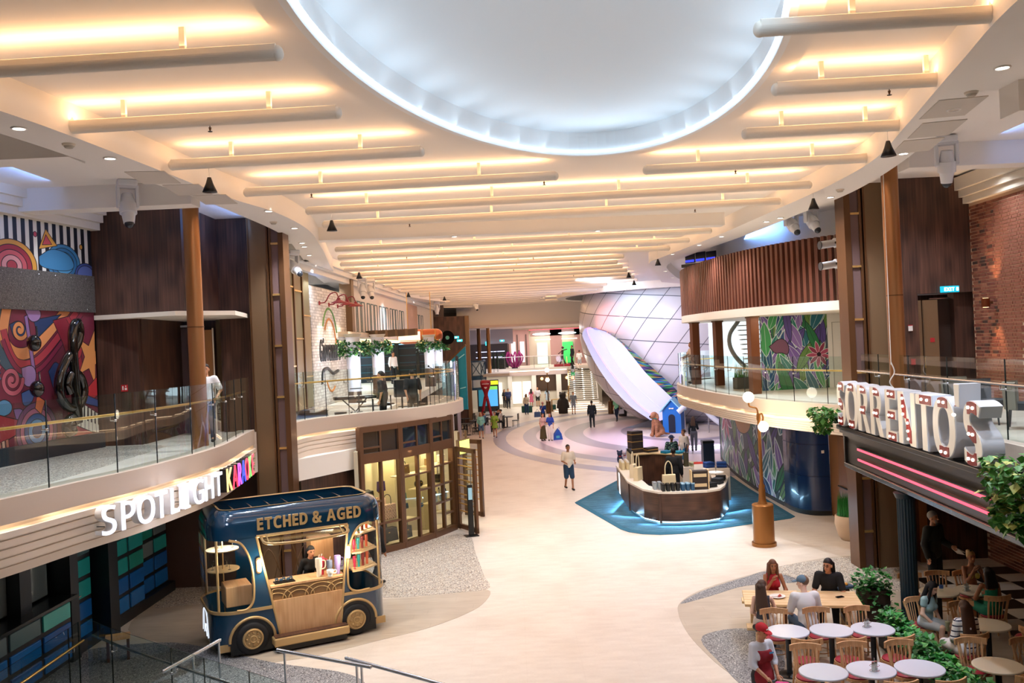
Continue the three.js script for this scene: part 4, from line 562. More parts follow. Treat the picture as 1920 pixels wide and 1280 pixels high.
function paintJungle(c, W, H, sd) {
  let q = sd * 9301; const R = (a, b) => rnd(a, b); q += 0;
  c.fillStyle = '#3d4a55'; c.fillRect(0, 0, W, H); c.lineJoin = 'round';
  const cols = ['#2f7a4a', '#3f9a56', '#2a6d7b', '#5a4a8d', '#7a5fa6', '#1f7a6c', '#6a8f4a', '#8d6fb0', '#2b4f7a'];
  for (let i = 0; i < 130; i++) { const x = R(0, W), y = R(0.1 * H, 1.3 * H), l = R(0.28, 0.6) * H, a = R(-2.2, -0.9), w = R(0.08, 0.17) * H; c.save(); c.translate(x, y); c.rotate(a); c.beginPath(); c.moveTo(0, 0); c.quadraticCurveTo(l * 0.45, -w, l, 0); c.quadraticCurveTo(l * 0.45, w, 0, 0); c.fillStyle = cols[i % 9]; c.fill(); c.lineWidth = W * 0.008; c.strokeStyle = i % 3 ? '#d9e4df' : '#14202a'; c.stroke(); c.beginPath(); c.moveTo(0, 0); c.lineTo(l * 0.9, 0); c.lineWidth = W * 0.004; c.stroke(); c.restore(); }
  const flower = (x, y, r, k, d) => { for (let i = 0; i < 9; i++) { c.save(); c.translate(x, y); c.rotate(i * 0.698 + 0.3); c.beginPath(); c.moveTo(0, 0); c.quadraticCurveTo(r * 0.5, -r * 0.3, r, 0); c.quadraticCurveTo(r * 0.5, r * 0.3, 0, 0); c.fillStyle = i % 2 ? k : d; c.fill(); c.lineWidth = W * 0.006; c.strokeStyle = '#efe3e6'; c.stroke(); c.restore(); } c.beginPath(); c.arc(x, y, r * 0.16, 0, 7); c.fillStyle = '#2c1220'; c.fill(); };
  if (sd === 3) { flower(W * 0.86, H * 0.55, W * 0.2, '#8e3550', '#b0506a'); blob(c, [[W * 0.12, H * 0.42], [W * 0.3, H * 0.3], [W * 0.42, H * 0.4], [W * 0.4, H * 0.55], [W * 0.3, H * 0.5], [W * 0.2, H * 0.52]], '#7a5064', 8); }
  else { flower(W * 0.2, H * 0.3, W * 0.17, '#a8385e', '#7c2a4e'); blob(c, [[W * 0.42, H * 0.25], [W * 0.56, H * 0.1], [W * 0.7, H * 0.22], [W * 0.62, H * 0.4], [W * 0.48, H * 0.42]], '#d99a4a', 8); poly(c, [[0, 0], [W * 0.3, H * 0.03], [W * 0.62, H * 0.16], [W * 0.2, H * 0.1]], '#d9c24a', 6); }
}
// lower mural wall, blue curved wall, bronze doors
{
  const line = smooth([[9.5, -41], [9.2, -38.6], [8.95, -36], [8.8, -32.5], [8.82, -30.4], [8.85, -29.3]], 4), lw = structGroup('wall_jungle_low'), L = lengthOf(line), N = line.length; 
  // seen from the hall the picture starts at the far end
  const g = sweep(line, [[0, 0.12], [0, 3.13]]), p = g.attributes.position, uv = new Float32Array(p.count * 2); for (let i = 0; i < p.count; i++) { uv[i * 2] = (-41 - p.getZ(i)) / -11.7; uv[i * 2 + 1] = (p.getY(i) - 0.12) / 3.01; } g.setAttribute('uv', new THREE.BufferAttribute(uv, 2));
  part('painted_surface', g, mat(0xffffff, 0.45, 0, { map: canvasTex(1400, 640, (c, w, h) => paintJungle(c, w, h, 5)) }), lw); part('plinth', sweep(line, [[-0.03, 0], [-0.03, 0.12], [0.05, 0.12]]), M.dark, lw); part('wall_end', B(0.25, 3.13, 0.12, 9.6, 1.56, -41), mat(0x16305f, 0.3), lw); void L; void N;
  const bl = smooth([[8.85, -29.3], [8.86, -28.6], [9.0, -28.0], [9.3, -27.65], [9.75, -27.55]], 6), bw = structGroup('wall_blue'); part('blue_panel', sweep(bl, [[0, 0.14], [0, 1.2], [0.012, 1.21], [0.012, 1.22], [0, 1.23], [0, 2.2], [0.012, 2.21], [0.012, 2.22], [0, 2.23], [0, 3.13]]), M.navy, bw); part('plinth', sweep(bl, [[-0.02, 0], [-0.02, 0.14], [0.04, 0.14]]), M.black, bw);
  const sw = thing('wall_switch', 'small white square plate on the dark blue curved wall', 'switch', [9.55, 2.0, -27.54], 0.2); part('plate', B(0.09, 0.09, 0.012, 0, 0, 0.01), M.white, sw); part('button', B(0.04, 0.05, 0.008, 0, 0, 0.018), M.cream, sw);
  struct('wall_bronze', B(0.2, 3.13, 6, 9.88, 1.56, -24.6), mat(0x9a6436, 0.45, 0.3));
  const d = thing('bronze_door', 'bronze brown door leaves with black push bar beside the blue wall', 'door', [9.7, 0, -25.6], -Math.PI / 2); part('leaf', [B(0.95, 2.6, 0.05, -0.5, 1.3, 0), B(0.95, 2.6, 0.05, 0.5, 1.3, 0)], mat(0x8a5a34, 0.4, 0.3), d); part('push_bar', bar([-0.9, 1.1, 0.08], [0.0, 1.1, 0.08], 0.025), M.black, d); part('closer', B(0.3, 0.08, 0.06, 0.5, 2.45, 0.05), M.steel, d);
}


// ---------- the great white ball ----------
{
  const g = structGroup('ball_shell'), base = mat(0x6d7280, 0.6), pm = mat(0xe4e2ea, 0.32, 0, { clearcoat: 0.25 }), { x, y, z, r } = BALL, P = (lat, lon, R) => [x + R * Math.cos(lat) * Math.sin(lon), y + R * Math.sin(lat), z + R * Math.cos(lat) * Math.cos(lon)];
  part('ball_core', new THREE.SphereGeometry(r - 0.04, 48, 32).translate(x, y, z), base, g);
  const dl = 0.2, dn = 0.205, gap = 0.0035, tilt = 0.1;
  for (let a = -6; a < 3; a++) for (let b = -9; b < 8; b++) {
    const f = (u, v, R) => { const lat = (a + u) * dl, lon = (b + v) * dn + lat * 0.75 - 0.1; return P(lat - lon * tilt, lon, R); };
    if (Math.abs((b + 0.5) * dn + (a + 0.5) * dl * 0.75) > 1.75) continue;
    const pos = [], n = 4, e = gap / dl, q = gap / dn, F = (i, k, R) => f(e + (1 - 2 * e) * i / n, q + (1 - 2 * q) * k / n, R);
    for (let i = 0; i < n; i++) for (let k = 0; k < n; k++) { const A = F(i, k, r), Bq = F(i, k + 1, r), Cq = F(i + 1, k + 1, r), Dq = F(i + 1, k, r); pos.push(...A, ...Bq, ...Cq, ...A, ...Cq, ...Dq); }
    const geo = new THREE.BufferGeometry(); geo.setAttribute('position', new THREE.Float32BufferAttribute(pos, 3)); geo.computeVertexNormals(); part('ball_panel', toCreasedNormals(geo, 0.8), pm, g);
  }
  struct('ceiling_ball_recess', slab([...ballHole.map(([a, b]) => [Math.min(a, RX), b])], 10.5, 10.6), M.white);
  struct('ceiling_ball_rim', slab(Array.from({ length: 64 }, (_, i) => { const a = i / 64 * 6.2832; return [Math.min(RX, x + Math.cos(a) * 8.9), z + Math.sin(a) * 8.9]; }), SOFFIT, TOP, [Array.from({ length: 64 }, (_, i) => { const a = i / 64 * 6.2832; return [Math.min(RX - 0.1, x + Math.cos(a) * 8.3), z + Math.sin(a) * 8.3]; })]), M.ceiling);
  spot(0xbfe6ff, 40, [5.4, 9.1, -53.5], [9.5, 8.5, -57], 0.7, 0.8, 20); spot(0xeceaff, 300, [3.5, 8.8, -44], [10, 5, -56.5], 0.5, 0.9, 20); spot(0xff8f96, 90, [1.5, 7.6, -56], [6.3, 7.0, -57.6], 0.3, 1, 12); spot(0xdcd6ff, 190, [4.5, 8.8, -47], [8.5, 0, -51], 0.6, 0.9, 10); spot(0xffdce6, 150, [1, 8.8, -45], [4, 0, -50], 0.55, 0.9, 10);
}
// walk-through arch cut into the ball: a white reveal with violet light lines and a mosaic edge
{
  const t = thing('ball_archway', 'sweeping white archway with violet light lines cut into the great ball', 'archway', [0, 0, 0]);
  const A = [[5.07, 6.59, -56.2], [4.61, 6.53, -55.6], [4.43, 6.17, -55.2], [4.62, 5.56, -55], [5.1, 4.47, -55], [5.76, 3.31, -54.8], [6.34, 2.5, -54.6], [7.23, 1.55, -54.4], [8.28, 0.76, -54.2]];
  const P1 = [[5.12, 6.58, -56.3], [4.83, 6.57, -56.2], [4.85, 6.29, -56.1], [5.12, 5.6, -56.1], [5.77, 4.35, -56], [6.51, 3.24, -55.8], [7.19, 2.34, -55.6], [7.99, 1.44, -55.4], [9.07, 0.6, -55.2]];
  const P2 = [[5.19, 6.56, -56.4], [5.47, 6.54, -56.4], [5.63, 6.33, -56.4], [5.94, 5.57, -56.4], [6.62, 4.3, -56.3], [7.36, 3.22, -56.1], [8.18, 2.34, -55.9], [8.99, 1.51, -55.7], [9.93, 0.74, -55.5]];
  const P3 = [[5.22, 6.55, -56], [5.72, 6.42, -55.9], [6.2, 6.16, -55.8], [6.93, 5.52, -55.6], [7.57, 4.65, -55.4], [8.3, 3.62, -55.2], [9.03, 2.82, -55], [9.75, 2.06, -54.9], [10.53, 1.3, -54.8]];
  const P4 = [[5.24, 6.58, -56.2], [5.82, 6.46, -56.2], [6.35, 6.19, -56.2], [7.18, 5.47, -56], [8.26, 4.44, -55.8], [9.33, 3.39, -55.6], [9.95, 2.76, -55.5], [10.38, 2.24, -55.4], [10.85, 1.56, -55.2]];
  const fine = (p) => new THREE.CatmullRomCurve3(p.map((q) => V(...q))).getPoints(40), rows = [A, P1, P2, P3, P4].map(fine);
  const strip = (a, b) => { const pos = []; for (let i = 0; i < 40; i++) pos.push(a[i].x, a[i].y, a[i].z, b[i].x, b[i].y, b[i].z, b[i + 1].x, b[i + 1].y, b[i + 1].z, a[i].x, a[i].y, a[i].z, b[i + 1].x, b[i + 1].y, b[i + 1].z, a[i + 1].x, a[i + 1].y, a[i + 1].z); const g = new THREE.BufferGeometry(); g.setAttribute('position', new THREE.Float32BufferAttribute(pos, 3)); g.computeVertexNormals(); return g; };
  const wm = mat(0xdfe3f2, 0.35); part('outer_band', toCreasedNormals(strip(rows[0], rows[1]), 0.9), wm, t); part('middle_band', toCreasedNormals(strip(rows[1], rows[2]), 0.9), wm, t); part('inner_band', toCreasedNormals(strip(rows[2], rows[3]), 0.9), wm, t); part('backing', toCreasedNormals(strip(rows[0].map((p) => p.clone().add(V(0.15, 0.1, -1.6))), rows[4].map((p) => p.clone().add(V(0, 0, -0.5)))), 0.9), mat(0x2a4a70, 0.5), t); part('rim_edge', strip(rows[0], rows[0].map((p) => p.clone().add(V(0.15, 0.1, -1.6)))), wm, t);
  part('violet_light_line', tube(P1, 0.05, 60, 6), glow(0xc08aff, 1.5), t); part('blue_light_line', tube(P2, 0.03, 60, 6), glow(0x9a9cff, 1.1), t);
  const tri = [0x1f6fb0, 0x123a5c, 0x2fae5a, 0x0f2f50, 0xc98a5a, 0x3a8fd0, 0x8fc060, 0x14283c, 0x6a58a8].map((c) => mat(c, 0.3)), mo = part('mosaic_edge', strip(rows[3], rows[4]).translate(0, 0, -0.02), mat(0x0e2a44, 0.3), t);
  for (let i = 6; i < 39; i++) { const a = rows[3][i], b = rows[4][i], c = rows[4][i + 1], d = rows[3][i + 1], m = a.clone().add(b).add(c).add(d).multiplyScalar(0.25).add(V(0, 0, 0.05)); [[a, b], [b, c], [c, d], [d, a]].forEach(([p, q], k) => { const g = new THREE.BufferGeometry(); g.setAttribute('position', new THREE.Float32BufferAttribute([p.x, p.y, p.z + 0.02, q.x, q.y, q.z + 0.02, m.x, m.y, m.z], 3)); g.computeVertexNormals(); part('mosaic_tile', g, tri[(i * 5 + k * 3 + (i * k) % 4) % 9], mo); }); }
  for (const q of [rows[0][14], rows[0][26], rows[0][36]]) bulb(0xd6dcff, 6, [q.x - 0.6, q.y + 0.8, q.z + 1.6], 20);
  const rp = thing('grey_ramp', 'grey carpeted ramp wedge leading into the ball archway', 'ramp', [0, 0, 0]); const rg = new THREE.BufferGeometry(), a = [7.13, 0, -57.52], b = [10.14, 0, -56.82], c = [10.3, 0.84, -57.5], d = [10.25, 0, -61.96]; rg.setAttribute('position', new THREE.Float32BufferAttribute([...a, ...b, ...c, ...a, ...c, ...d, ...a, ...d, ...b, ...b, ...d, ...c], 3)); rg.computeVertexNormals(); part('ramp_surface', rg, mat(0x757c88, 0.8), rp);
}
// dog sculpture and its blue house
{
  const d = thing('dog_sculpture', 'sitting dog sculpture clad in brown mosaic chips beside the blue kennel', 'sculpture', [8.26, 0, -51.7], -0.9), f = [];
  const fur = mat(0xffffff, 0.6, 0, { map: dataTex(256, (() => { const n = noiseField(256, 40), m2 = noiseField(256, 25); return (i) => (n[i] > 0.58 ? [196, 142, 100] : m2[i] > 0.55 ? [110, 70, 50] : [150, 100, 72]); })()), tile: 0.5 });
  const body = sdfMesh([cap([0, 0.35, -0.25], [0, 0.85, 0.05], 0.3, 0.24), cap([0, 0.85, 0.05], [0, 1.15, 0.12], 0.2, 0.16), ell([0, 1.28, 0.18], [0.2, 0.19, 0.24]), cap([0, 1.22, 0.3], [0, 1.19, 0.44], 0.12, 0.1), cap([-0.2, 1.3, 0.1], [-0.24, 1.1, 0.12], 0.06, 0.08), cap([0.2, 1.3, 0.1], [0.24, 1.1, 0.12], 0.06, 0.08), cap([-0.14, 0.8, 0.1], [-0.15, 0.08, 0.22], 0.11, 0.09), cap([0.14, 0.8, 0.1], [0.15, 0.08, 0.22], 0.11, 0.09), cap([-0.26, 0.25, -0.2], [-0.26, 0.1, 0.2], 0.16, 0.09), cap([0.26, 0.25, -0.2], [0.26, 0.1, 0.2], 0.16, 0.09), cap([0, 0.15, -0.5], [0.2, 0.1, -0.85], 0.08, 0.05)], 0.035, 0.07); void f;
  part('body', body, fur, d); part('collar', new THREE.TorusGeometry(0.19, 0.03, 8, 20).rotateX(1.3).translate(0, 1.04, 0.1), mat(0x1f8f86, 0.4), d); part('nose', Sph(0.05, 0, 1.22, 0.54, 8), M.black, d);
  const h = thing('kennel_playhouse', 'blue toy kennel with a pitched pale roof under the archway', 'playhouse', [9.4, 0, -53], -0.35), bl = mat(0x1f6fc4, 0.4); part('walls', panel([[-0.55, 0], [0.55, 0], [0.55, 1.35], [0, 2.0], [-0.55, 1.35]], 1.2).translate(0, 0, -1.2), bl, h); part('doorway', panel((() => { const s = new THREE.Shape(); s.moveTo(-0.2, 0.05); s.lineTo(0.2, 0.05); s.lineTo(0.2, 0.95); s.absarc(0, 0.95, 0.2, 0, Math.PI, false); return s; })(), 0.02).translate(0, 0, 0.0), mat(0x121c33, 0.5), h); part('roof', [beam([0, 2.06, -0.55], [0.7, 1.3, -0.55], 1.4, 0.06), beam([0, 2.06, -0.55], [-0.7, 1.3, -0.55], 1.4, 0.06)], mat(0x8fd0ee, 0.3), h); part('bone_sign', [B(0.2, 0.06, 0.03, 0, 1.5, 0.03), Sph(0.05, -0.1, 1.5, 0.03, 8), Sph(0.05, 0.1, 1.5, 0.03, 8)], M.white, h);
  const s = thing('white_slide', 'small white curved tube slide beside the blue kennel', 'slide', [10.6, 0, -52.5]); part('chute', tube([[-0.9, 1.3, 0], [-0.3, 1.75, 0.1], [0.5, 1.55, 0], [1.1, 0.9, 0.3], [1.9, 0.25, 0.8]], 0.16, 40, 10), mat(0xdfe8f4, 0.25), s); part('lamp_box', B(0.5, 0.45, 0.4, 0.3, 2.1, 0, 0.05), mat(0xa8b8cc, 0.4), s); for (const x of [-0.5, 0.9]) part('support', bar([x, 0, 0], [x, 1.4, 0], 0.04), M.steel, s);
  const st = structGroup('light_step'); part('step_body', B(4.5, 0.16, 1.8, 11.2, 0.08, -46.8), mat(0xd7d3dc, 0.4), st); part('step_light', B(4.4, 0.05, 0.03, 11.2, 0.06, -45.88), glow(0xf6edff, 3), st); area(0xe9dcff, 14, 4.4, 0.1, [11.2, 0.1, -45.8], [11.2, 0, -44]);
}
// ---------- middle left: stage balcony over the bag shop, brick sign wall, restaurant ----------
const edgeM = smooth([[-5.75, -22.7], [-5.6, -23.6], [-5.11, -24.36], [-4.24, -25.37], [-3.47, -25.98], [-2.68, -26.85], [-2.11, -27.9], [-1.82, -29.2], [-1.85, -30.6], [-2.3, -32], [-3, -33]], 5);
struct('stage_floor', slab([...offset(edgeM, 0.3), [-4.2, -35.4], [LX, -35.4], [LX, -22.7]], 2.98, 3.4), mat(0xffffff, 0.4, 0, { map: TX.stone, tile: 4 }));
{
  const g = structGroup('fascia_stage'), full = pieceOf(edgeM, 0, lengthOf(edgeM), 60), a = pieceOf(edgeM, 0, 3.05, 16);
  part('upper_band', sweep(full, [[0.35, 4.02], [-0.04, 4.02], [-0.04, 3.64], [0.3, 3.64]]), M.fascia, g); part('upstand', sweep(full, [[0.3, 3.3], [0.3, 4.02]]), M.fascia, g);
  const pr = [[0.12, 3.64], [0.12, 3.58], [-0.06, 3.56]]; for (let k = 0; k < 3; k++) { const y = 3.44 - k * 0.11; pr.push([-0.05, y + 0.012], [-0.03, y + 0.01], [-0.03, y - 0.01], [-0.045, y - 0.012]); } pr.push([-0.02, 3.06], [0.4, 3.06]); part('lower_band', sweep(a, pr), M.fasciaLight, g); part('cove_strip', sweep(a, [[0.1, 3.635], [0.02, 3.635]]), coveMat, g);
  for (let i = 0; i < 2; i++) { const p = along(a, 0.8 + i * 1.5); area(0xffe2bd, 5, 1.4, 0.05, [p.x - 0.05, 3.62, p.z - 0.05], [p.x + 0.2, 3.2, p.z + 0.2]); }
  part('soffit_white', slab([[-5.7, -22.8], [-4.5, -24.8], [-4.4, -27], [-6.8, -27], [-6.8, -22.8]], 2.5, 3.06), M.white, g);
  struct('wall_brown_mid', sweep([[-5.7, -23.4], [-5.2, -24.2], [-4.5, -24.9]], [[0.1, 0], [0.1, 2.52]]), M.darkWood);
  balustrade('stage_balustrade', 'curved glass balustrade in front of the two musicians', offset(pieceOf(edgeM, 0.2, lengthOf(edgeM) - 0.3, 50), 0.1), 4.02, 5.3, 14, 0.98, 1, {});
}
{
  const w = wallFrame('wall_sign_side', -7.35, -22.6, -5.9, -66.4), L = Math.hypot(1.45, 43.8), pg = mat(0x8a8262, 0.6), pg2 = mat(0xa08d6c, 0.6);
  // panelled part
  part('panel_ground', B(8.3, 5.4, 0.2, 4.1, 6.6, -0.12), mat(0x7d6c52, 0.6), w); for (let c = 0; c < 6; c++) { const x = 2.2 + c * 1.03; let y = 3.9; const cuts = [[1.5, 2.6, 1.3], [2.4, 1.6, 1.4], [1.1, 2.1, 2.2]][c % 3]; cuts.forEach((h, i) => { part('wall_panel', B(0.93, h - 0.06, 0.05, x + 0.5, y + h / 2, 0.0), (c + i) % 2 ? pg : pg2, w); part('panel_rail', B(0.93, 0.05, 0.09, x + 0.5, y + h, 0.01), M.gold, w); y += h; }); part('panel_stile', B(0.08, 5.2, 0.1, x, 6.5, 0.02), M.bronzeDark, w); }
  // white brick part: courses in the surface, sign in raised lettering
  const bt = canvasTex(512, 512, (c) => { c.fillStyle = '#a9a49c'; c.fillRect(0, 0, 512, 512); for (let r = 0; r < 16; r++) for (let k = -1; k < 8; k++) { const v = 205 + rnd(46); c.fillStyle = `rgb(${v},${v - 4},${v - 9})`; c.fillRect(k * 64 + (r % 2) * 32 + 2, r * 32 + 2, 60, 28); } });
  part('white_brick_face', B(5.6, 4.5, 0.2, 11.2, 5.95, -0.06), mat(0xffffff, 0.85, 0, { map: bt, tile: 1.7 }), w); part('corner_post', B(0.5, 5.4, 0.5, 14.25, 6.6, 0.05), M.bronzeFlat, w);
  // white panelled upper wall with green lines
  part('upper_wall', B(L - 14.4, 2.3, 0.2, 14.4 + (L - 14.4) / 2, 7.5, -0.06), mat(0xded9d4, 0.55), w); const green = mat(0x2f5f66, 0.5);
  for (let k = 0; k < 22; k++) { if (k > 13 && k < 18) continue; const x = 15.4 + k * 0.92 + Math.floor(k / 3) * 0.35; if (x > L - 1.2) break; part('green_moulding', [B(0.05, 1.4, 0.03, x, 7.3, 0.05), B(0.05, 1.4, 0.03, x + 0.66, 7.3, 0.05), B(0.66, 0.05, 0.03, x + 0.33, 8.0, 0.05), B(0.66, 0.05, 0.03, x + 0.33, 6.62, 0.05)], green, w); }
  part('upper_panel_plain', B(4.2, 2.1, 0.06, 33, 7.5, 0.04), mat(0xb78f7c, 0.5), w);
  part('cornice', [B(L, 0.2, 0.3, L / 2, 8.7, 0.1), B(L, 0.2, 0.45, L / 2, 8.9, 0.16), B(L, 0.3, 0.6, L / 2, 9.14, 0.2)], M.offwhite, w);
  area(LB, 26, 30, 0.3, [-7.4, 9.1, -46], [-6.8, 8.3, -46]); area(LB, 22, 8, 0.3, [-7.9, 9.2, -27], [-7.3, 8.6, -27]);
  const s = thing('trattoria_wall_sign', 'black script lettering Giovanni\'s with a green and orange ring on the white brick wall', 'sign', [-7.0, 5.62, -33.6], w.rotation.y);
  const tg = letter('Giovanni\'s', 0.62, 0.05, fontSerif, 0.012); tg.applyMatrix4(new THREE.Matrix4().set(1, 0.18, 0, 0, 0, 1, 0, 0, 0, 0, 1, 0, 0, 0, 0, 1)); tg.computeBoundingBox(); { const b = tg.boundingBox, k = 3.3 / (b.max.x - b.min.x); tg.translate(-(b.max.x + b.min.x) / 2, -0.1, 0.02); tg.scale(k, 1.25, 1); } part('script_lettering', tg, mat(0x1c1d22, 0.4), s);
  part('swash', tube([[1.1, -0.55, 0.05], [0.2, -0.62, 0.05], [-0.6, -0.42, 0.05], [-1.4, -0.55, 0.05], [-1.5, -0.95, 0.05]], 0.07, 30, 6), mat(0x1c1d22, 0.4), s); const arcG = (r, a0, a1) => { const p = []; for (let i = 0; i <= 12; i++) { const a = a0 + (a1 - a0) * i / 12; p.push([Math.cos(a) * r * 0.75, Math.sin(a) * r + 0.1, 0.04]); } return tube(p, 0.05, 24, 5); };
  part('green_arc', arcG(1.75, 0.5, 2.5), mat(0x5f9f4a, 0.5), s); part('orange_arc', [arcG(1.35, 0.3, 2.4), arcG(1.4, 3.9, 5.2)], mat(0xd98a3a, 0.5), s);
  for (const [i, k] of [[0, 'nearest the panels'], [1, 'in the middle of the three'], [2, 'beside the bronze corner post']]) { const q = V(9.6 + i * 1.45, 7.62, 0.06).applyAxisAngle(V(0, 1, 0), w.rotation.y).add(V(-7.35, 0, -22.6)); const l = thing('gooseneck_lamp', 'red gooseneck lamp over the brick sign, ' + k, 'wall lamp', [q.x, q.y, q.z], w.rotation.y, 'red gooseneck lamps'); part('wall_plate', C(0.08, 0.08, 0.03).rotateX(Math.PI / 2), M.red, l); part('gooseneck', tube([[0, 0, 0], [0, 0.02, 0.2], [0, 0.3, 0.4], [0, 0.35, 0.62], [0, 0.12, 0.72]], 0.022, 24, 6), mat(0x8e2028, 0.35), l); part('shade', lathe([[0.04, 0.16], [0.07, 0.08], [0.13, 0.06], [0.3, -0.02], [0.3, -0.03]]).translate(0, 0, 0.72), mat(0x8e2028, 0.35), l); part('bulb_glow', C(0.16, 0.16, 0.01, 0, 0.0, 0.72), glow(0xfff4e4, 5), l); const p = V(0, 0, 0.72).applyAxisAngle(V(0, 1, 0), w.rotation.y).add(q); spot(0xfff0dc, 9, [p.x, p.y - 0.05, p.z], [p.x - 0.4, p.y - 2, p.z], 0.75, 0.7, 3); }
}
// restaurant under the panelled wall
{
  struct('restaurant_floor', B(9.6, 0.3, 33, -8.8, 3.75, -50.5), M.stone); struct('restaurant_steps', [B(2.6, 0.16, 5, -5.3, 3.48, -33.6), B(2.2, 0.16, 4.6, -5.6, 3.64, -33.8), B(1.8, 0.16, 4.2, -5.9, 3.8, -34)], M.white);
  struct('restaurant_ceiling', B(6.2, 0.2, 32, -9.6, 6.5, -51), mat(0xd8cbb8, 0.7)); struct('restaurant_back', B(0.2, 2.7, 33, -11.6, 5.2, -50.5), mat(0x27303a, 0.5)); struct('restaurant_end', B(6, 2.7, 0.2, -8.6, 5.2, -66), mat(0x33414c, 0.5)); struct('restaurant_start', B(4.4, 2.6, 0.2, -9.6, 5.2, -36.4), mat(0x5a5f66, 0.5));
  area(0xfff0c8, 4, 0.4, 28, [-8.6, 6.38, -51], [-8.6, 3, -51]); struct('trim_light', B(0.2, 0.16, 28, -7.6, 6.3, -51), glow(0xfff2b8, 1.6)); area(0xcfe6ff, 4, 3, 10, [-9.5, 6.38, -46], [-9.5, 3, -46]);
  const cm = mat(0xe3e6f2, 0.5);
  for (const [x, z, l] of [[-5.95, -32.9, 'nearest, white tapering column under the flower ring'], [-5.5, -36, 'second white column under a flower ring, behind the musicians'], [-4.1, -43.4, 'third white column, before the bar shelves'], [-4.0, -47.2, 'farthest white column beside the bar shelves']]) {
    const c = thing('white_column', 'lit round restaurant column: ' + l, 'column', [x, z > -35 ? 3.4 : 3.9, z]), h = z > -35 ? 3.05 : 2.55; part('shaft', C(0.24, 0.27, h - 0.9, 0, 0.9 + (h - 0.9) / 2, 0, 24), cm, c); part('base', C(0.27, 0.25, 0.9, 0, 0.45, 0, 24), mat(0x5c4536, 0.5), c); part('crown', C(0.27, 0.34, 0.12, 0, h - 0.06, 0, 24), M.cream, c);
    const r = thing('flower_ring', 'leaf and flower ring on the restaurant column: ' + l.split(',')[0].split(' under')[0].split(' beside')[0], 'garland', [x, (z > -35 ? 3.4 : 3.9) + h - 0.55, z]); part('leaves', leafCloud(420, 0.33, 0.6, 0.5, 0.15), M.leafDark, r).userData.kind = 'stuff'; part('leaves_light', leafCloud(90, 0.36, 0.64, 0.44, 0.13), M.leafLight, r).userData.kind = 'stuff'; const fl = []; for (let i = 0; i < 14; i++) { const a = rnd(6.28), q = rnd(0.42, 0.6); fl.push(Sph(0.045, Math.cos(a) * q, rnd(-0.15, 0.3), Math.sin(a) * q, 6)); } part('flowers', fl, mat(0xf3e6a8, 0.6), r).userData.kind = 'stuff';
    bulb(0xe6ecff, 3.5, [x + 0.5, 5.1, z + 0.8], 6);
  }
  const bc = mat(0x2b6d80, 0.35); for (let k = 0; k < 4; k++) { const b = thing('bar_shelf', ['bar shelving nearest the chef', 'bar shelving second from the chef', 'bar shelving second from the end', 'bar shelving farthest along'][k], 'shelf', [-8.8 + k * 1.1, 3.9, -52 - k * 1.6], 0.15); part('case', B(1.1, 2.3, 0.4, 0, 1.15, 0), mat(0x10222c, 0.4), b); for (let i = 0; i < 4; i++) { part('shelf', B(1.0, 0.03, 0.36, 0, 0.6 + i * 0.45, 0.06), bc, b); for (let j = 0; j < 6; j++) part('bottle', C(0.04, 0.025, 0.28, -0.42 + j * 0.16, 0.76 + i * 0.45, 0.12, 8), [mat(0x9fd8e6, 0.2), mat(0x2f7d4a, 0.2), mat(0xd9a85a, 0.2)][(i + j) % 3], b); } part('shelf_light', B(1, 0.03, 0.02, 0, 2.2, 0.22), glow(0x8fdcff, 3), b); }
  const lant = thing('copper_lantern_box', 'large rounded copper and glass box hung over the bar', 'lantern', [-4.75, 6.4, -45.5], 0.12); part('shell', new RoundedBoxGeometry(2.3, 0.72, 2.6, 5, 0.34), mat(0xb9683e, 0.3, 0.6), lant); part('window_panel', [B(1.1, 0.5, 0.05, -0.55, 0, 1.29)], glow(0xfff0d0, 0.9), lant); part('frame', [B(0.04, 0.72, 0.06, 0.1, 0, 1.3), B(0.04, 0.72, 0.06, 0.75, 0, 1.28), B(2, 0.03, 0.05, 0, -0.2, 1.31)], M.brass, lant); part('hanger', [bar([-0.6, 0.3, 0], [-0.6, 2.3, 0], 0.02), bar([0.6, 0.3, 0], [0.6, 2.3, 0], 0.02)], M.brass, lant);
  const rec = thing('record_disc', 'black record shaped disc sign beside the copper box', 'sign', [-3.3, 6.28, -45.1], 0.2); part('disc', C(0.36, 0.36, 0.05, 0, 0, 0, 32).rotateX(Math.PI / 2), M.blackGloss, rec); part('disc_label', C(0.1, 0.1, 0.06, 0, 0, 0, 20).rotateX(Math.PI / 2), mat(0x4c8f7a, 0.5), rec); part('arm', bar([-0.1, 0, -0.03], [-0.3, 0, -0.5], 0.02), M.dark, rec);
  for (let k = 0; k < 5; k++) { const b = struct('ceiling_fin', B(0.12, 0.3, 2.2), M.bronzeFlat); b.position.set(-6.6 + k * 0.45, 6.55, -40.5); b.rotation.y = 0.5; }
  const tw = thing('teal_screen_wall', 'teal panelled sloping screen at the end of the stage balcony', 'screen', [-2.72, 3.4, -33.6], -0.06); part('board', panel([[0, 0], [0.95, 0], [0.95, 2.4], [0, 1.55]], 0.1), mat(0x0f7f96, 0.45), tw); part('inset_line', [beam([0.08, 1.45, 0.11], [0.58, 1.9, 0.11], 0.02, 0.03), beam([0.68, 0.8, 0.11], [0.9, 0.85, 0.11], 0.02, 0.03), beam([0.68, 1.95, 0.11], [0.9, 2.1, 0.11], 0.02, 0.03)], mat(0x9fd6dc, 0.4), tw); part('dark_stile', B(0.1, 2.2, 0.14, 0.6, 0.95, 0.06), mat(0x3a3236, 0.4), tw); part('top_rail', beam([-0.3, 1.35, 0.05], [0.95, 2.45, 0.05], 0.12, 0.06), M.bronzeDark, tw);
}
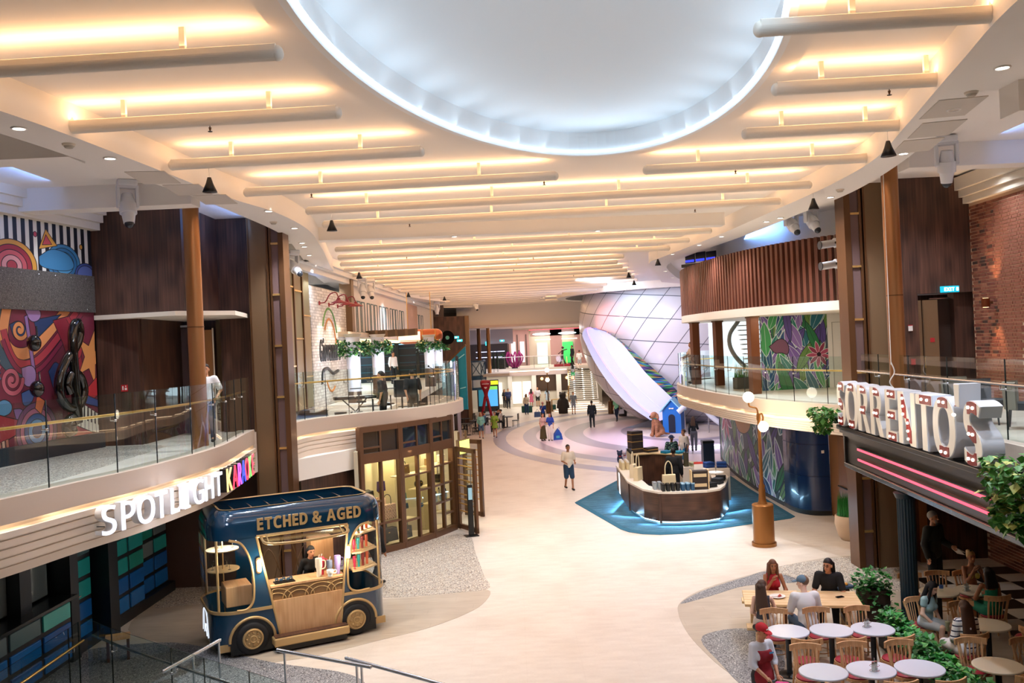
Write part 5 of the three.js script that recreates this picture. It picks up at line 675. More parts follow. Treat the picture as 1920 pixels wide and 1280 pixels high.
function leafCloud(n, r0, r1, h, s) { const g = []; for (let i = 0; i < n; i++) { const a = rnd(6.2832), q = rnd(r0, r1), l = leafGeo(s * rnd(0.7, 1.2)); l.rotateX(rnd(-1.2, 1.2)); l.rotateY(rnd(6.28)); l.rotateZ(rnd(-0.6, 0.6)); g.push(l.translate(Math.cos(a) * q, rnd(-h / 2, h / 2), Math.sin(a) * q)); } return g; }
function leafGeo(s) { const g = new THREE.BufferGeometry(), w = s * 0.42; g.setAttribute('position', new THREE.Float32BufferAttribute([0, 0, 0, w, s * 0.12, s * 0.45, 0, s * 0.05, s, 0, 0, 0, 0, s * 0.05, s, -w, s * 0.12, s * 0.45], 3)); g.computeVertexNormals(); return g; }


// ---------- far end of the hall ----------
{
  const w = structGroup('wall_far_wood'); part('wood_face', B(2.55, 8.1, 0.4, -4.75, 4.05, -66.8), M.darkWood, w); part('wood_return', B(0.3, 8.1, 5, -3.6, 4.05, -69.3), M.darkWood, w); part('bronze_edge', B(0.3, 8.1, 0.5, -3.35, 4.05, -66.7), M.bronzeFlat, w); part('wood_inner', B(9, 9.3, 0.3, -9.6, 4.65, -67), mat(0x5a4a44, 0.6), w);
  const bh = structGroup('ceiling_far'); part('bulkhead', B(16, 2.2, 0.4, 3.6, 8.3, -71.4), M.ceiling, bh); part('far_ceiling', B(22, 0.2, 22, 4, 7.3, -81.4), mat(0xd8c4bd, 0.7), bh); part('portal_edge', [B(10.2, 0.12, 0.3, 3.4, 7.12, -80), B(0.16, 3.5, 0.3, -1.55, 5.4, -80), B(0.3, 3.5, 0.4, -1.9, 5.4, -80.1)], M.cream, bh); part('red_wash_strip', B(5.2, 0.05, 0.2, 4.2, 7.02, -81.2), glow(0xff5a66, 1.8), bh);
  area(0xff6a70, 7, 5, 0.3, [4.2, 6.95, -81.4], [4.2, 5, -86]); area(0xfff0e2, 3, 8, 4, [2, 7.1, -83.5], [2, 0, -84]); area(0xf0ecff, 4, 6, 3, [-2, 7.1, -75], [-2, 0, -74]); area(0xfff4e6, 3, 8, 4, [3, 7.1, -75], [3, 0, -74]);
  const m = structGroup('mezzanine_far'); part('deck', B(9.5, 0.3, 14, 0.2, 3.5, -83.4), M.stone, m); part('fascia_top', B(6.9, 0.2, 0.3, 1.25, 3.56, -76.3), M.offwhite, m); part('light_line', B(6.6, 0.07, 0.05, 1.3, 3.42, -76.15), glow(0xffe6c8, 2.4), m); part('fascia_low', B(6.9, 0.36, 0.3, 1.25, 3.2, -76.35), mat(0xb9aeb4, 0.5), m); part('deck_side', B(5.4, 0.3, 14, 8.6, 3.5, -86), M.stone, m);
  area(0xffe6c8, 8, 6.4, 0.1, [1.3, 3.36, -76.0], [1.3, 2, -75.9]);
  const bw = structGroup('wall_upper_far'), pink = mat(0xa98d8a, 0.7); part('pink_wall', [B(2.9, 3.7, 0.2, 0.2, 5.4, -86), B(1.15, 3.7, 0.2, 4.3, 5.4, -86), B(2.4, 3.7, 0.2, 7.3, 5.4, -86), B(5, 0.9, 0.2, 4.3, 6.9, -86)], pink, bw); part('side_panel', B(0.2, 3.6, 6, -1.5, 5.4, -83), pink, bw);
  part('lobby_back', B(6, 3.5, 0.2, 4, 5.4, -88.4), mat(0xcfc6b8, 0.6), bw); for (const [x, c] of [[3.0, 0xcfe4e4], [5.55, 0x3fd06a]]) part('lift_doors', B(1.05, 2.1, 0.05, x, 4.75, -88.2), glow(c, 0.5), bw); for (const x of [3.0, 5.6]) part('light_cornice', B(1.5, 0.06, 0.1, x, 6.1, -85.8), glow(0xfff0d8, 2.5), bw); for (const x of [2.9, 5.4]) part('oval_lamp', new THREE.SphereGeometry(0.9, 20, 8).scale(1, 0.14, 0.3).translate(x, 6.65, -85.6), glow(0xcfeef0, 1.3), bw);
  for (let k = 0; k < 3; k++) { part('lit_niche', B(0.42, 2.0, 0.05, -0.75 + k * 0.86, 5.0, -85.86), glow(0xf1ecec, 0.8), bw); part('niche_fin', B(0.1, 3.0, 0.14, -0.35 + k * 0.86, 5.2, -85.85), mat(0x4a3a38, 0.5), bw); }
  area(0xfff2e0, 6, 4, 1.5, [4, 6.9, -87.2], [4, 3, -87.2]);
  const rl = thing('far_balustrade', 'thin steel and glass rail along the far balcony', 'balustrade', [0, 3.66, -76.4]); part('glass_pane', B(6.4, 0.9, 0.015, 1.2, 0.5, 0), M.glassClear, rl); part('handrail', bar([-2, 1.0, 0], [4.4, 1.0, 0], 0.03), M.steel, rl); for (let k = 0; k < 6; k++) part('post', bar([-2 + k * 1.28, 0, 0], [-2 + k * 1.28, 1, 0], 0.02), M.steel, rl);
  // shops below
  const lo = structGroup('wall_lower_far'); part('shop_back', B(13, 3.1, 0.2, 1.6, 1.55, -81.5), mat(0xe6e0d2, 0.6), lo); for (const [x, wd, c, k] of [[-1.35, 0.5, 0xf8f4ea, 1.0], [0.25, 0.85, 0xf6f8f4, 1.0], [1.2, 0.75, 0xf6f8f4, 1.0]]) part('lit_case', B(wd, 2.0, 0.06, x, 1.3, -81.35), glow(c, k * 0.6), lo);
  part('dark_case', [B(1.9, 1.5, 0.06, 3.0, 2.1, -81.3), B(2.0, 1.5, 0.06, 5.3, 2.1, -81.3)], mat(0x4a3424, 0.4), lo); for (const x of [2.6, 3.1, 4.9, 5.4]) part('amber_lamp', Sph(0.14, x, 2.5, -81.1, 8), glow(0xffc880, 2.6), lo); part('pale_column', [B(0.45, 3.1, 0.45, 4.12, 1.55, -80.9), B(0.4, 3.1, 0.4, 1.85, 1.55, -80.9), B(0.4, 3.1, 0.4, -0.35, 1.55, -81.1)], M.offwhite, lo); area(0xfff6e8, 2, 9, 3, [1.5, 3.0, -79], [1.5, 0, -79]);
  const sc = thing('information_screen', 'tall blue and green information screen with yellow header near the red inflatable', 'screen', [-2.3, 0, -77.2], 0.12); part('housing', B(1.9, 2.75, 0.2, 0, 1.38, 0), mat(0x14181d, 0.4), sc); part('header_display', [B(0.95, 0.34, 0.02, -0.45, 2.5, 0.11)], glow(0x2a6fe0, 1.0), sc); part('header_display', B(0.9, 0.34, 0.02, 0.45, 2.5, 0.11), glow(0xdde030, 1.0), sc); part('main_display', B(0.85, 1.7, 0.02, 0.4, 1.3, 0.11), glow(0x4fa6e8, 0.9), sc); part('side_display', B(0.7, 1.6, 0.02, -0.5, 1.3, 0.11), glow(0x2d7f96, 0.6), sc); part('green_strip', B(0.85, 0.3, 0.03, 0.4, 2.05, 0.11), glow(0x7fd060, 0.9), sc);
  // curved blue pub balcony
  const pb = structGroup('pub_balcony'), navy = mat(0x123f5c, 0.4), arc = smooth([[-4.2, -69.4], [-3.2, -69.2], [-2.5, -69.9], [-2.3, -71.5], [-2.5, -74]], 5); part('deck_band', sweep(arc, [[0.1, 3.4], [-0.05, 3.4], [-0.05, 2.3], [0.2, 2.3]]), navy, pb); part('window_band', sweep(offset(arc, -0.07), [[0, 2.5], [0, 3.1]]), mat(0xb9c6cc, 0.2), pb); part('rail_panel', sweep(arc, [[0, 3.45], [0, 4.5]]), mat(0xaebdc4, 0.3), pb); part('rail_top', sweep(arc, [[0.08, 4.5], [0.08, 4.6], [-0.08, 4.6], [-0.08, 4.5]]), navy, pb); const AL = lengthOf(arc); for (let k = 0; k < 7; k++) { const p = along(arc, (k + 0.5) * AL / 7), q = along(arc, (k + 0.05) * AL / 7), r = along(arc, (k + 0.95) * AL / 7); void p; part('cross_bar', [beam([q.x + 0.06, 3.5, q.z + 0.06], [r.x + 0.06, 4.45, r.z + 0.06], 0.04, 0.04), beam([q.x + 0.06, 4.45, q.z + 0.06], [r.x + 0.06, 3.5, r.z + 0.06], 0.04, 0.04), beam([q.x + 0.07, 2.4, q.z + 0.07], [q.x + 0.07, 4.5, q.z + 0.07], 0.06, 0.06)], navy, pb); }
  part('pub_back', B(3.6, 2.2, 0.2, -2.2, 4.8, -79.6), mat(0x2b2226, 0.4), pb); part('bar_shelf_light', [B(2.6, 0.06, 0.05, -2.0, 5.2, -79.4), B(2.6, 0.06, 0.05, -2.0, 4.7, -79.4)], glow(0xcfd8ff, 1.4), pb); part('upper_wall', B(4.2, 1.5, 0.2, -2.0, 6.6, -79.7), mat(0xb4aebb, 0.6), pb); part('floor_deck', B(4.6, 0.2, 10, -2.6, 3.4, -75), M.stone, pb);
  for (const [x, z, l] of [[-2.75, -73, 'slim bronze column behind the blue pub balcony'], [-1.95, -72.6, 'slim copper column right of the blue pub balcony']]) { const c = thing('slim_column', l, 'column', [x, 3.5, z]); part('shaft', C(0.16, 0.16, 3.7, 0, 1.85, 0, 18), x < -2.5 ? M.bronzeDark : bronzeCol, c); part('ring', C(0.18, 0.18, 0.05, 0, 0.5, 0, 18), M.bronze, c); }
  for (let k = 0; k < 3; k++) { const u = thing('folded_umbrella', ['folded dark green umbrella nearest the pub balcony', 'middle one of three folded dark green umbrellas', 'folded dark green umbrella nearest the far rail'][k], 'umbrella', [-1.95 + k * 0.32, 3.5, -74.4], 0, 'folded umbrellas'); part('canopy', lathe([[0.03, 1.75], [0.07, 1.6], [0.1, 1.0], [0.13, 0.3], [0.05, 0.28]], 10), mat(0x10241f, 0.7), u); part('pole', bar([0, 0, 0], [0, 1.8, 0], 0.02), M.dark, u); }
  const fm = thing('magenta_flower_sculpture', 'magenta lattice flower sculpture on the far balcony', 'sculpture', [0.15, 3.65, -77.6]); const pet = []; for (let k = 0; k < 9; k++) { const a = k * 0.7; pet.push(tube([[0, 0, 0], [Math.cos(a) * 0.5, 0.35, Math.sin(a) * 0.5], [Math.cos(a) * 0.75, 1.0, Math.sin(a) * 0.6], [Math.cos(a) * 0.55, 1.3 + (k % 3) * 0.12, Math.sin(a) * 0.4], [Math.cos(a + 0.4) * 0.5, 0.7, Math.sin(a + 0.4) * 0.45], [0.1, 0.1, 0]], 0.07, 24, 5)); } part('petals', pet, mat(0xa0286f, 0.4), fm); part('foot', C(0.3, 0.25, 0.08, 0, 0.04, 0), M.dark, fm);
  const fg = thing('figure_sculpture', 'dark wire figure sculpture on a red plinth upstairs at the far end', 'sculpture', [4.3, 3.65, -77.3]); part('plinth', B(1.4, 0.22, 0.7, 0, 0.11, 0, 0.02), mat(0x9c1c28, 0.4), fg); part('figure', [bar([-0.15, 0.2, 0], [0.05, 0.9, 0], 0.06), bar([0.3, 0.2, 0.1], [0.05, 0.9, 0], 0.06), bar([0.05, 0.9, 0], [0.1, 1.45, 0], 0.1), Sph(0.12, 0.12, 1.65, 0, 10), bar([0.1, 1.4, 0], [-0.3, 1.1, 0], 0.04), bar([0.1, 1.4, 0], [0.5, 1.5, 0], 0.04), bar([-0.5, 0.2, 0], [-0.05, 0.85, 0], 0.02)], mat(0x3a1d20, 0.4), fg);
  const pt = thing('black_planter', 'black square planter on the far balcony beside the flower sculpture', 'planter', [-0.95, 3.65, -77.5]); part('pot', B(0.6, 0.9, 0.6, 0, 0.45, 0, 0.03), M.black, pt); part('plant', leafCloud(50, 0.02, 0.3, 0.4, 0.2).map((g) => g.translate(0, 1.05, 0)), M.leafDark, pt).userData.kind = 'stuff';
  // lit stair
  const st = structGroup('stair_far'); for (let i = 0; i < 4; i++) { part('low_step', B(4.6 - i * 0.35, 0.15, 1.5, 5.5, 0.075 + i * 0.15, -74.5 - i * 0.5, 0.02), M.white, st); part('step_light', B(4.4 - i * 0.35, 0.03, 0.02, 5.5, 0.02 + i * 0.15, -73.74 - i * 0.5), glow(0xfff0d8, 2.2), st); }
  for (let i = 0; i < 18; i++) { const y = 0.75 + i * 0.165, z = -76.6 - i * 0.3, x = 6.0 + i * 0.018; part('tread', B(2.4, 0.05, 0.36, x, y, z, 0.01), M.offwhite, st); part('tread_lamp', [B(0.12, 0.03, 0.02, x - 0.75, y + 0.04, z + 0.19), B(0.12, 0.03, 0.02, x + 0.05, y + 0.04, z + 0.19), B(0.12, 0.03, 0.02, x + 0.85, y + 0.04, z + 0.19)], glow(0xfff6e6, 6), st); } part('stair_string', [beam([4.75, 0.6, -76.5], [5.05, 3.5, -81.8], 0.08, 0.35), beam([7.25, 0.6, -76.5], [7.6, 3.5, -81.8], 0.08, 0.35)], M.offwhite, st); area(0xfff4e4, 4, 2, 4, [6, 6.9, -79], [6, 0, -79]);
  const sr = thing('stair_rail', 'glass and bronze rail beside the lit stair', 'handrail', [4.7, 0, -74.6]); part('handrail', tube([[-1.6, 1.0, 0.9], [-0.6, 1.05, 0.2], [0, 1.5, -1.7], [0.3, 4.4, -7]], 0.04, 24, 6), M.gold, sr); for (const [x, z, h] of [[-1.6, 0.9, 1.0], [-0.6, 0.2, 1.1], [0, -1.5, 2.0]]) part('post', bar([x, 0, z], [x, h, z], 0.05), M.bronze, sr); part('glass_pane', B(0.02, 0.9, 2.2, -0.2, 0.95, -0.8), M.glassClear, sr);
  for (const [x, z, l] of [[2.75, -72, 'dark lamp post with two white globes in front of the lit stair'], [7.5, -69, 'bronze lamp post half hidden beside the ball archway']]) { const p = thing('street_lamp', l, 'lamp post', [x, 0, z]); part('pole', bar([0, 0, 0], [0, 3.35, 0], 0.05), M.bronzeDark, p); part('base', C(0.22, 0.2, 1.0, 0, 0.5, 0, 18), M.bronzeDark, p); part('globe', Sph(0.19, 0, 3.55, 0, 14), glow(0xfff4e0, 3), p); part('globe', Sph(0.17, 0.0, 2.75, 0.12, 14), glow(0xfff4e0, 3), p); bulb(0xfff0dc, 8, [x, 3.6, z + 0.1], 6); }
  for (const [x, z, s] of [[8.7, -72.5, 0.8], [8.1, -66.4, 1.0]]) { const p = thing('round_shrub', s < 0.9 ? 'yellow green shrub beside the far lamp post' : 'dark rounded shrub in front of the teal bench', 'shrub', [x, 0, z]); part('tub', C(0.3, 0.36, 0.5, 0, 0.25, 0, 16), mat(0x3b3733, 0.6), p); part('leaves', leafCloud(220, 0.05, 0.55 * s, 0.9, 0.2).map((g) => g.translate(0, 0.95, 0)), s < 0.9 ? M.leafLight : M.leafDark, p).userData.kind = 'stuff'; }
  const tb = thing('teal_bench', 'long teal bench block at the far right of the hall', 'bench', [10.3, 0, -70.5]); part('seat_block', B(3.4, 0.9, 1.2, 0, 0.45, 0, 0.1), M.teal, tb); part('plinth', B(3.2, 0.1, 1.0, 0, 0.05, 0), M.dark, tb);
  for (const [x, l] of [[1.0, 'dark green bench in front of the lit cases, nearer the red inflatable'], [3.0, 'dark green bench in front of the lit cases, nearer the stair']]) { const b = thing('green_bench', l, 'bench', [x, 0, -74.2]); part('seat', B(0.9, 0.55, 0.6, 0, 0.28, 0, 0.06), mat(0x0f4a44, 0.5), b); part('plinth', B(0.8, 0.06, 0.5, 0, 0.03, 0), M.dark, b); }
  const bs = thing('bear_statue', 'dark brown bear like statue beside the stair rail', 'statue', [3.9, 0, -71.5]); part('figure', sdfMesh([cap([0, 0.25, 0], [0, 1.0, 0], 0.36, 0.34), ell([0, 1.45, 0.05], [0.28, 0.27, 0.26]), cap([-0.3, 1.0, 0], [-0.42, 0.5, 0.15], 0.14, 0.11), cap([0.3, 1.0, 0], [0.42, 0.5, 0.15], 0.14, 0.11), cap([-0.2, 0.3, 0], [-0.22, 0.05, 0.12], 0.17, 0.15), cap([0.2, 0.3, 0], [0.22, 0.05, 0.12], 0.17, 0.15), ell([-0.2, 1.68, 0], [0.09, 0.09, 0.06]), ell([0.2, 1.68, 0], [0.09, 0.09, 0.06])], 0.05, 0.08), mat(0x241c18, 0.7), bs); part('plaque', B(0.3, 0.04, 0.3, 0, 0.02, 0.3), M.dark, bs);
  const hb = thing('inflatable_figure', 'dark red inflatable figure with a wide flat top and splayed legs by the pub tables', 'inflatable', [-2.0, 0, -62]), hr = mat(0x9c1424, 0.35); part('torso', lathe([[0.02, 3.36], [0.28, 3.34], [0.37, 3.26], [0.37, 3.08], [0.3, 2.8], [0.17, 2.5], [0.13, 2.3], [0.14, 2.1], [0, 2.05]], 24), hr, hb); for (const x of [-1, 1]) part('leg', bar([x * 0.05, 2.2, 0], [x * 0.5, 0, 0.05], 0.11, 12, 0.1), hr, hb); part('pale_print', [B(0.5, 0.05, 0.02, 0, 3.1, 0.36), B(0.2, 0.07, 0.02, 0, 2.85, 0.31), B(0.1, 0.06, 0.02, 0, 2.79, 0.29)], mat(0xd8c4c4, 0.6), hb);
  // pub tables with dark chairs under the balcony
  let n = 0; for (const [x, z] of [[-3.6, -61.5], [-2.7, -59.5], [-1.6, -60.6], [-0.6, -61.6], [-2.2, -64], [-3.2, -57.4]]) { const w2 = ['nearest the wood wall', 'front one of the group', 'right of the red inflatable', 'nearest the hall', 'behind the red inflatable', 'at the group\'s near corner'][n++]; const t = thing('pub_table', 'dark pub table ' + w2, 'table', [x, 0, z]); part('table_top', C(0.45, 0.45, 0.04, 0, 0.74, 0, 20), M.dark, t); part('leg', C(0.05, 0.05, 0.72, 0, 0.37, 0, 10), M.black, t); part('foot', C(0.26, 0.26, 0.03, 0, 0.015, 0, 16), M.black, t); for (const [dx, dz, a] of [[-0.62, 0.2, 1.2], [0.6, -0.2, -1.8]]) { const c = thing('pub_chair', `dark chair ${dx < 0 ? 'left' : 'right'} of the pub table ${w2}`, 'chair', [x + dx, 0, z + dz], a, 'dark pub chairs'); part('seat', B(0.42, 0.05, 0.42, 0, 0.45, 0), M.black, c); part('backrest', B(0.42, 0.42, 0.04, 0, 0.72, -0.2), M.black, c); for (const lx of [-0.18, 0.18]) for (const lz of [-0.18, 0.18]) part('leg', bar([lx, 0, lz], [lx, 0.45, lz], 0.018, 6), M.black, c); } }
  for (const [x, y, z, l] of [[-4.2, 6.5, -66.5, 'blue glowing exit sign over the bar, left one of the pair'], [-3.95, 6.25, -66.55, 'blue glowing exit sign over the bar, lower one of the pair'], [-0.9, 6.15, -79.6, 'blue green glowing sign on the far pink wall'], [-2.2, 5.95, -79.4, 'cyan glowing square sign on the pale far wall']]) { const e = thing('exit_sign', l, 'sign', [x, y, z]); part('light_box', B(0.42, l.includes('square') ? 0.36 : 0.18, 0.06, 0, 0, 0, 0.02), glow(0x3fd0e0, 1.1), e); part('pictogram', B(0.16, 0.08, 0.01, 0, 0, 0.034), glow(0xffffff, 1.6), e); }
}


// ---------- bag shop under the stage balcony ----------
function handbag(label, at, turn, w, h, d, m, opt = {}) { const t = thing(opt.name || 'handbag', label, 'bag', at, turn, 'bags in the shop window'); part('body', opt.round ? new RoundedBoxGeometry(w, h, d, 3, d * 0.45).translate(0, h / 2, 0) : panel([[-w / 2, 0], [w / 2, 0], [w / 2 * (opt.top || 0.85), h], [-w / 2 * (opt.top || 0.85), h]], d, 0.012).translate(0, 0, -d / 2), m, t); const hh = opt.handle ?? h * 0.6; if (hh) part('handle', tube([[-w * 0.28, h, 0], [-w * 0.22, h + hh * 0.8, 0], [0, h + hh, 0], [w * 0.22, h + hh * 0.8, 0], [w * 0.28, h, 0]], 0.012, 20, 6), opt.hm || M.dark, t); part('clasp', B(0.05, 0.03, 0.01, 0, h * 0.7, d / 2 + 0.015), M.gold, t); return t; }
{
  const P = [[-4.41, -24.67], [-3.43, -25.71], [-2.66, -26.89], [-2.08, -28.01]], g = structGroup('shop_front'), fm = mat(0x6b4a33, 0.4, 0.3), dark = mat(0x7a8894, 0.04, 0.9);
  const bays = [{ mull: [0.5], rails: [[0, 0.5, 1.5, 0.95], [0, 1, 0.85]] }, { mull: [0.55], rails: [[0, 1, 2.05], [0.55, 1, 1.55], [0, 0.55, 0.75]] }, { mull: [0.52], rails: [[0, 1, 2.15], [0, 1, 1.55], [0, 1, 1.0], [0.52, 1, 0.6]] }];
  bays.forEach((b, i) => {
    const [x0, z0] = P[i], [x1, z1] = P[i + 1], L = Math.hypot(x1 - x0, z1 - z0), q = new THREE.Group(); q.name = 'shop_bay'; q.position.set(x0, 0, z0); q.rotation.y = Math.atan2(-(z1 - z0), x1 - x0); g.add(q);
    part('post', [B(0.12, 3.64, 0.18, 0.02, 1.82, 0), B(0.12, 3.64, 0.18, L - 0.02, 1.82, 0)], fm, q); part('header', [B(L, 0.28, 0.16, L / 2, 2.76, 0), B(L, 0.16, 0.16, L / 2, 3.58, 0)], fm, q); part('plinth', B(L, 0.18, 0.2, L / 2, 0.09, 0), fm, q); part('window_glass', B(L - 0.1, 2.46, 0.01, L / 2, 1.4, 0), M.shopGlass, q);
    part('upper_glass', B(L - 0.1, 0.62, 0.02, L / 2, 3.2, 0), dark, q); part('upper_mullion', [B(0.06, 0.62, 0.08, L * b.mull[0], 3.2, 0.01), B(L * 0.5, 0.05, 0.08, L * 0.25, 3.05, 0.01)], fm, q);
    for (const m of b.mull) part('mullion', B(0.07, 2.46, 0.12, L * m, 1.4, 0), fm, q);
    for (const [a, c, y] of b.rails) { part('rail', B(L * (c - a), 0.05, 0.1, L * (a + c) / 2, y, 0), fm, q); part('shelf', B(L * (c - a) - 0.06, 0.03, 0.4, L * (a + c) / 2, y, -0.22), mat(0xd8c9a4, 0.5), q); }
  });
  // inside
  const inM = mat(0xd6cdb2, 0.6); part('inner_wall', [B(4.2, 3, 0.1, -5.0, 1.5, -28.2).rotateY(0), B(0.1, 3, 4, -4.5, 1.5, -26.5)], inM, g); part('inner_ceiling', slab([[-4.5, -24.8], [-3.45, -25.85], [-2.75, -26.95], [-2.2, -28], [-2.6, -30.5], [-6, -30.5], [-6, -25]], 2.86, 2.96), M.white, g); part('inner_back', B(4.4, 2.9, 0.1, -4.2, 1.45, -30.4), mat(0xe6e0cc, 0.5), g); for (const [x, z, y] of [[-4.0, -26.8, 0.5], [-3.3, -27.8, 0.5], [-2.9, -28.8, 0.5]]) part('display_panel', B(0.5, 2.2, 0.08, x, 1.5, z).translate(0, y * 0, 0), mat(0xcfc49c, 0.5), g);
  part('ceiling_lamp', [B(1.6, 0.03, 0.3, -3.9, 2.84, -26.4), B(1.6, 0.03, 0.3, -3.2, 2.84, -28.3)], glow(0xfff0c0, 3), g); area(0xfff0d2, 9, 1.6, 0.8, [-3.9, 2.8, -26.3], [-3.9, 0, -26.3]); area(0xfff0d2, 9, 1.6, 1.2, [-3.1, 2.8, -28.2], [-3.1, 0, -28.2]);
  part('shop_side', sweep([[-2.0, -30.4], [-1.95, -31.5], [-2.6, -33]], [[0, 0], [0, 3.64]]), fm, g);
  const on = (i, f, y, back = 0.24) => { const [x0, z0] = P[i], [x1, z1] = P[i + 1], L = Math.hypot(x1 - x0, z1 - z0), a = Math.atan2(-(z1 - z0), x1 - x0); return [[x0 + (x1 - x0) * f - Math.sin(a) * back, y, z0 + (z1 - z0) * f - Math.cos(a) * back], a]; };
  const wov = mat(0xffffff, 0.6, 0, { map: canvasTex(128, 128, (c) => { c.fillStyle = '#5a2a28'; c.fillRect(0, 0, 128, 128); c.lineWidth = 22; for (let i = -2; i < 6; i++) { c.strokeStyle = '#d9b49a'; c.beginPath(); c.moveTo(i * 50 - 64, 0); c.lineTo(i * 50 + 64, 128); c.stroke(); c.beginPath(); c.moveTo(i * 50 + 64, 0); c.lineTo(i * 50 - 64, 128); c.stroke(); } }), tile: 0.22 });
  const items = [['woven red and cream tote bag with tall handles in the shop window', 0, 0.76, 0.88, 0.5, 0.4, 0.16, wov, { handle: 0.3, top: 0.95 }], ['small violet handbag hanging above the woven tote', 0, 0.62, 1.72, 0.22, 0.26, 0.1, mat(0x4a2f9c, 0.5), {}], ['black boxy handbag on the middle shelf of the first window', 0, 0.26, 1.53, 0.4, 0.24, 0.14, M.dark, { handle: 0.04 }], ['floral pouch on the shelf under the black bag', 0, 0.26, 1.0, 0.34, 0.26, 0.1, mat(0xb05a50, 0.6), { handle: 0.05 }], ['large black rectangular holdall on the low shelf', 0, 0.72, 0.24, 0.66, 0.36, 0.2, mat(0x2a2927, 0.6), { handle: 0 }], ['brown and black boxy camera bag on the upper shelf', 1, 0.3, 2.08, 0.36, 0.26, 0.16, mat(0x8a6a44, 0.5), { handle: 0.1 }], ['black hat box on the shelf of the second window', 1, 0.78, 1.58, 0.3, 0.2, 0.2, M.black, { round: true, handle: 0 }], ['black leather bag with long straps at the bottom of the second window', 1, 0.28, 0.2, 0.38, 0.32, 0.18, mat(0x1f1c1a, 0.4), { handle: 0.22 }], ['grey canvas travel bag at the foot of the shop window', 0, 0.42, 0.2, 0.42, 0.42, 0.2, mat(0x70726a, 0.7), { round: true, handle: 0.05 }], ['white sneaker shaped bag on the second window stand', 1, 0.22, 1.35, 0.24, 0.16, 0.12, mat(0x3f8f86, 0.5), { handle: 0.05 }], ['dark clutch under the sneaker stand', 1, 0.25, 1.05, 0.32, 0.14, 0.1, M.black, { handle: 0 }], ['blue trainer on the lower stand of the second window', 1, 0.8, 0.95, 0.22, 0.14, 0.14, mat(0x2f6fa8, 0.5), { round: true, handle: 0 }], ['black slung bag with thin straps in the third window', 2, 0.66, 1.58, 0.3, 0.22, 0.14, M.black, { handle: 0.36 }], ['gold and brown satchel on the top shelf of the third window', 2, 0.22, 2.18, 0.26, 0.18, 0.14, mat(0xa88450, 0.5), { handle: 0.14 }], ['white boxed gift on the top shelf by the shop door', 2, 0.78, 2.18, 0.24, 0.2, 0.14, M.white, { handle: 0 }]];
  for (const [l, i, f, y, w, h, d, m, o] of items) { const [at, a] = on(i, f, y + 0.016); handbag(l, at, a, w, h, d, m, o); }
  for (let k = 0; k < 7; k++) { const [at, a] = on(2, 0.16 + k * 0.11, 1.016, 0.15 + (k % 2) * 0.16); const t = thing('scent_bottle', ['tall', 'short', 'square', 'slim', 'amber capped', 'clear', 'wide'][k] + ' scent bottle, ' + ['first', 'second', 'third', 'fourth', 'fifth', 'sixth', 'last'][k] + ' along the third window shelf', 'bottle', at, a, 'scent bottles in the third window'); const h = 0.16 + (k * 7 % 4) * 0.05; part('flask', B(0.08, h, 0.05, 0, h / 2, 0, 0.01), mat(k % 2 ? 0xe8e4da : 0xc6d2d4, 0.15), t); part('stopper', C(0.02, 0.02, 0.06, 0, h + 0.03, 0, 10), k === 4 ? M.gold : M.dark, t); }
  // open door leaves with brass bars
  const leaf = (label, a, b) => { const L = Math.hypot(b[0] - a[0], b[1] - a[1]), t = thing('shop_door_leaf', label, 'door', [a[0], 0, a[1]], Math.atan2(-(b[1] - a[1]), b[0] - a[0])); part('frame', [B(0.14, 2.6, 0.08, 0.07, 1.33, 0), B(0.14, 2.6, 0.08, L - 0.07, 1.33, 0), B(L, 0.14, 0.08, L / 2, 2.56, 0), B(L, 0.14, 0.08, L / 2, 0.12, 0)], fm, t); part('glass_pane', B(L - 0.26, 2.36, 0.012, L / 2, 1.33, 0), M.glassClear, t); for (const y of [0.62, 0.85, 1.0, 1.15, 1.42, 1.6, 1.78, 2.05, 2.28]) part('brass_bar', B(L - 0.24, 0.035, 0.03, L / 2, y, 0.02), M.gold, t); part('pull_handle', bar([L - 0.2, 0.9, 0.07], [L - 0.2, 2.0, 0.07], 0.018), M.steel, t); };
  leaf('near open shop door leaf with brass bars, beside the black post', [-1.95, -28.05], [-1.3, -27.05]); leaf('far open shop door leaf with brass bars, behind the near one', [-1.85, -30.2], [-1.2, -29.7]);
  const sp = thing('scanner_post', 'slim black scanner post with a small screen at the shop door', 'post', [-1.5, 0, -26.9], 0.3); part('post', B(0.16, 1.55, 0.1, 0, 0.79, 0, 0.01), M.black, sp); part('foot', B(0.42, 0.03, 0.3, 0, 0.015, 0, 0.01), M.black, sp); part('screen', B(0.12, 0.36, 0.01, 0.0, 1.3, 0.052), glow(0x8fb6c4, 0.4), sp);
  const ys = thing('shop_blade_sign', 'glowing pale yellow blade sign at the shop corner', 'sign', [-1.75, 2.55, -28.6], 1.15); part('box', B(0.75, 0.5, 0.12, 0, 0, 0, 0.02), M.bronzeFlat, ys); part('lit_face', B(0.66, 0.42, 0.02, 0, 0, 0.065), glow(0xeef07a, 1.2), ys); part('bracket', [B(0.06, 0.3, 0.06, -0.25, 0.35, 0), B(0.06, 0.3, 0.06, 0.25, 0.35, 0)], M.bronzeFlat, ys);
  const rl = thing('red_wall_lamp', 'small round red lamp on the dark wood wall above the kiosk bus', 'lamp', [-6.6, 1.85, -22.32]); part('dome', Sph(0.055, 0, 0, 0.02, 12), glow(0xd02030, 0.6), rl); part('ring', new THREE.TorusGeometry(0.06, 0.012, 6, 16), M.dark, rl);
}
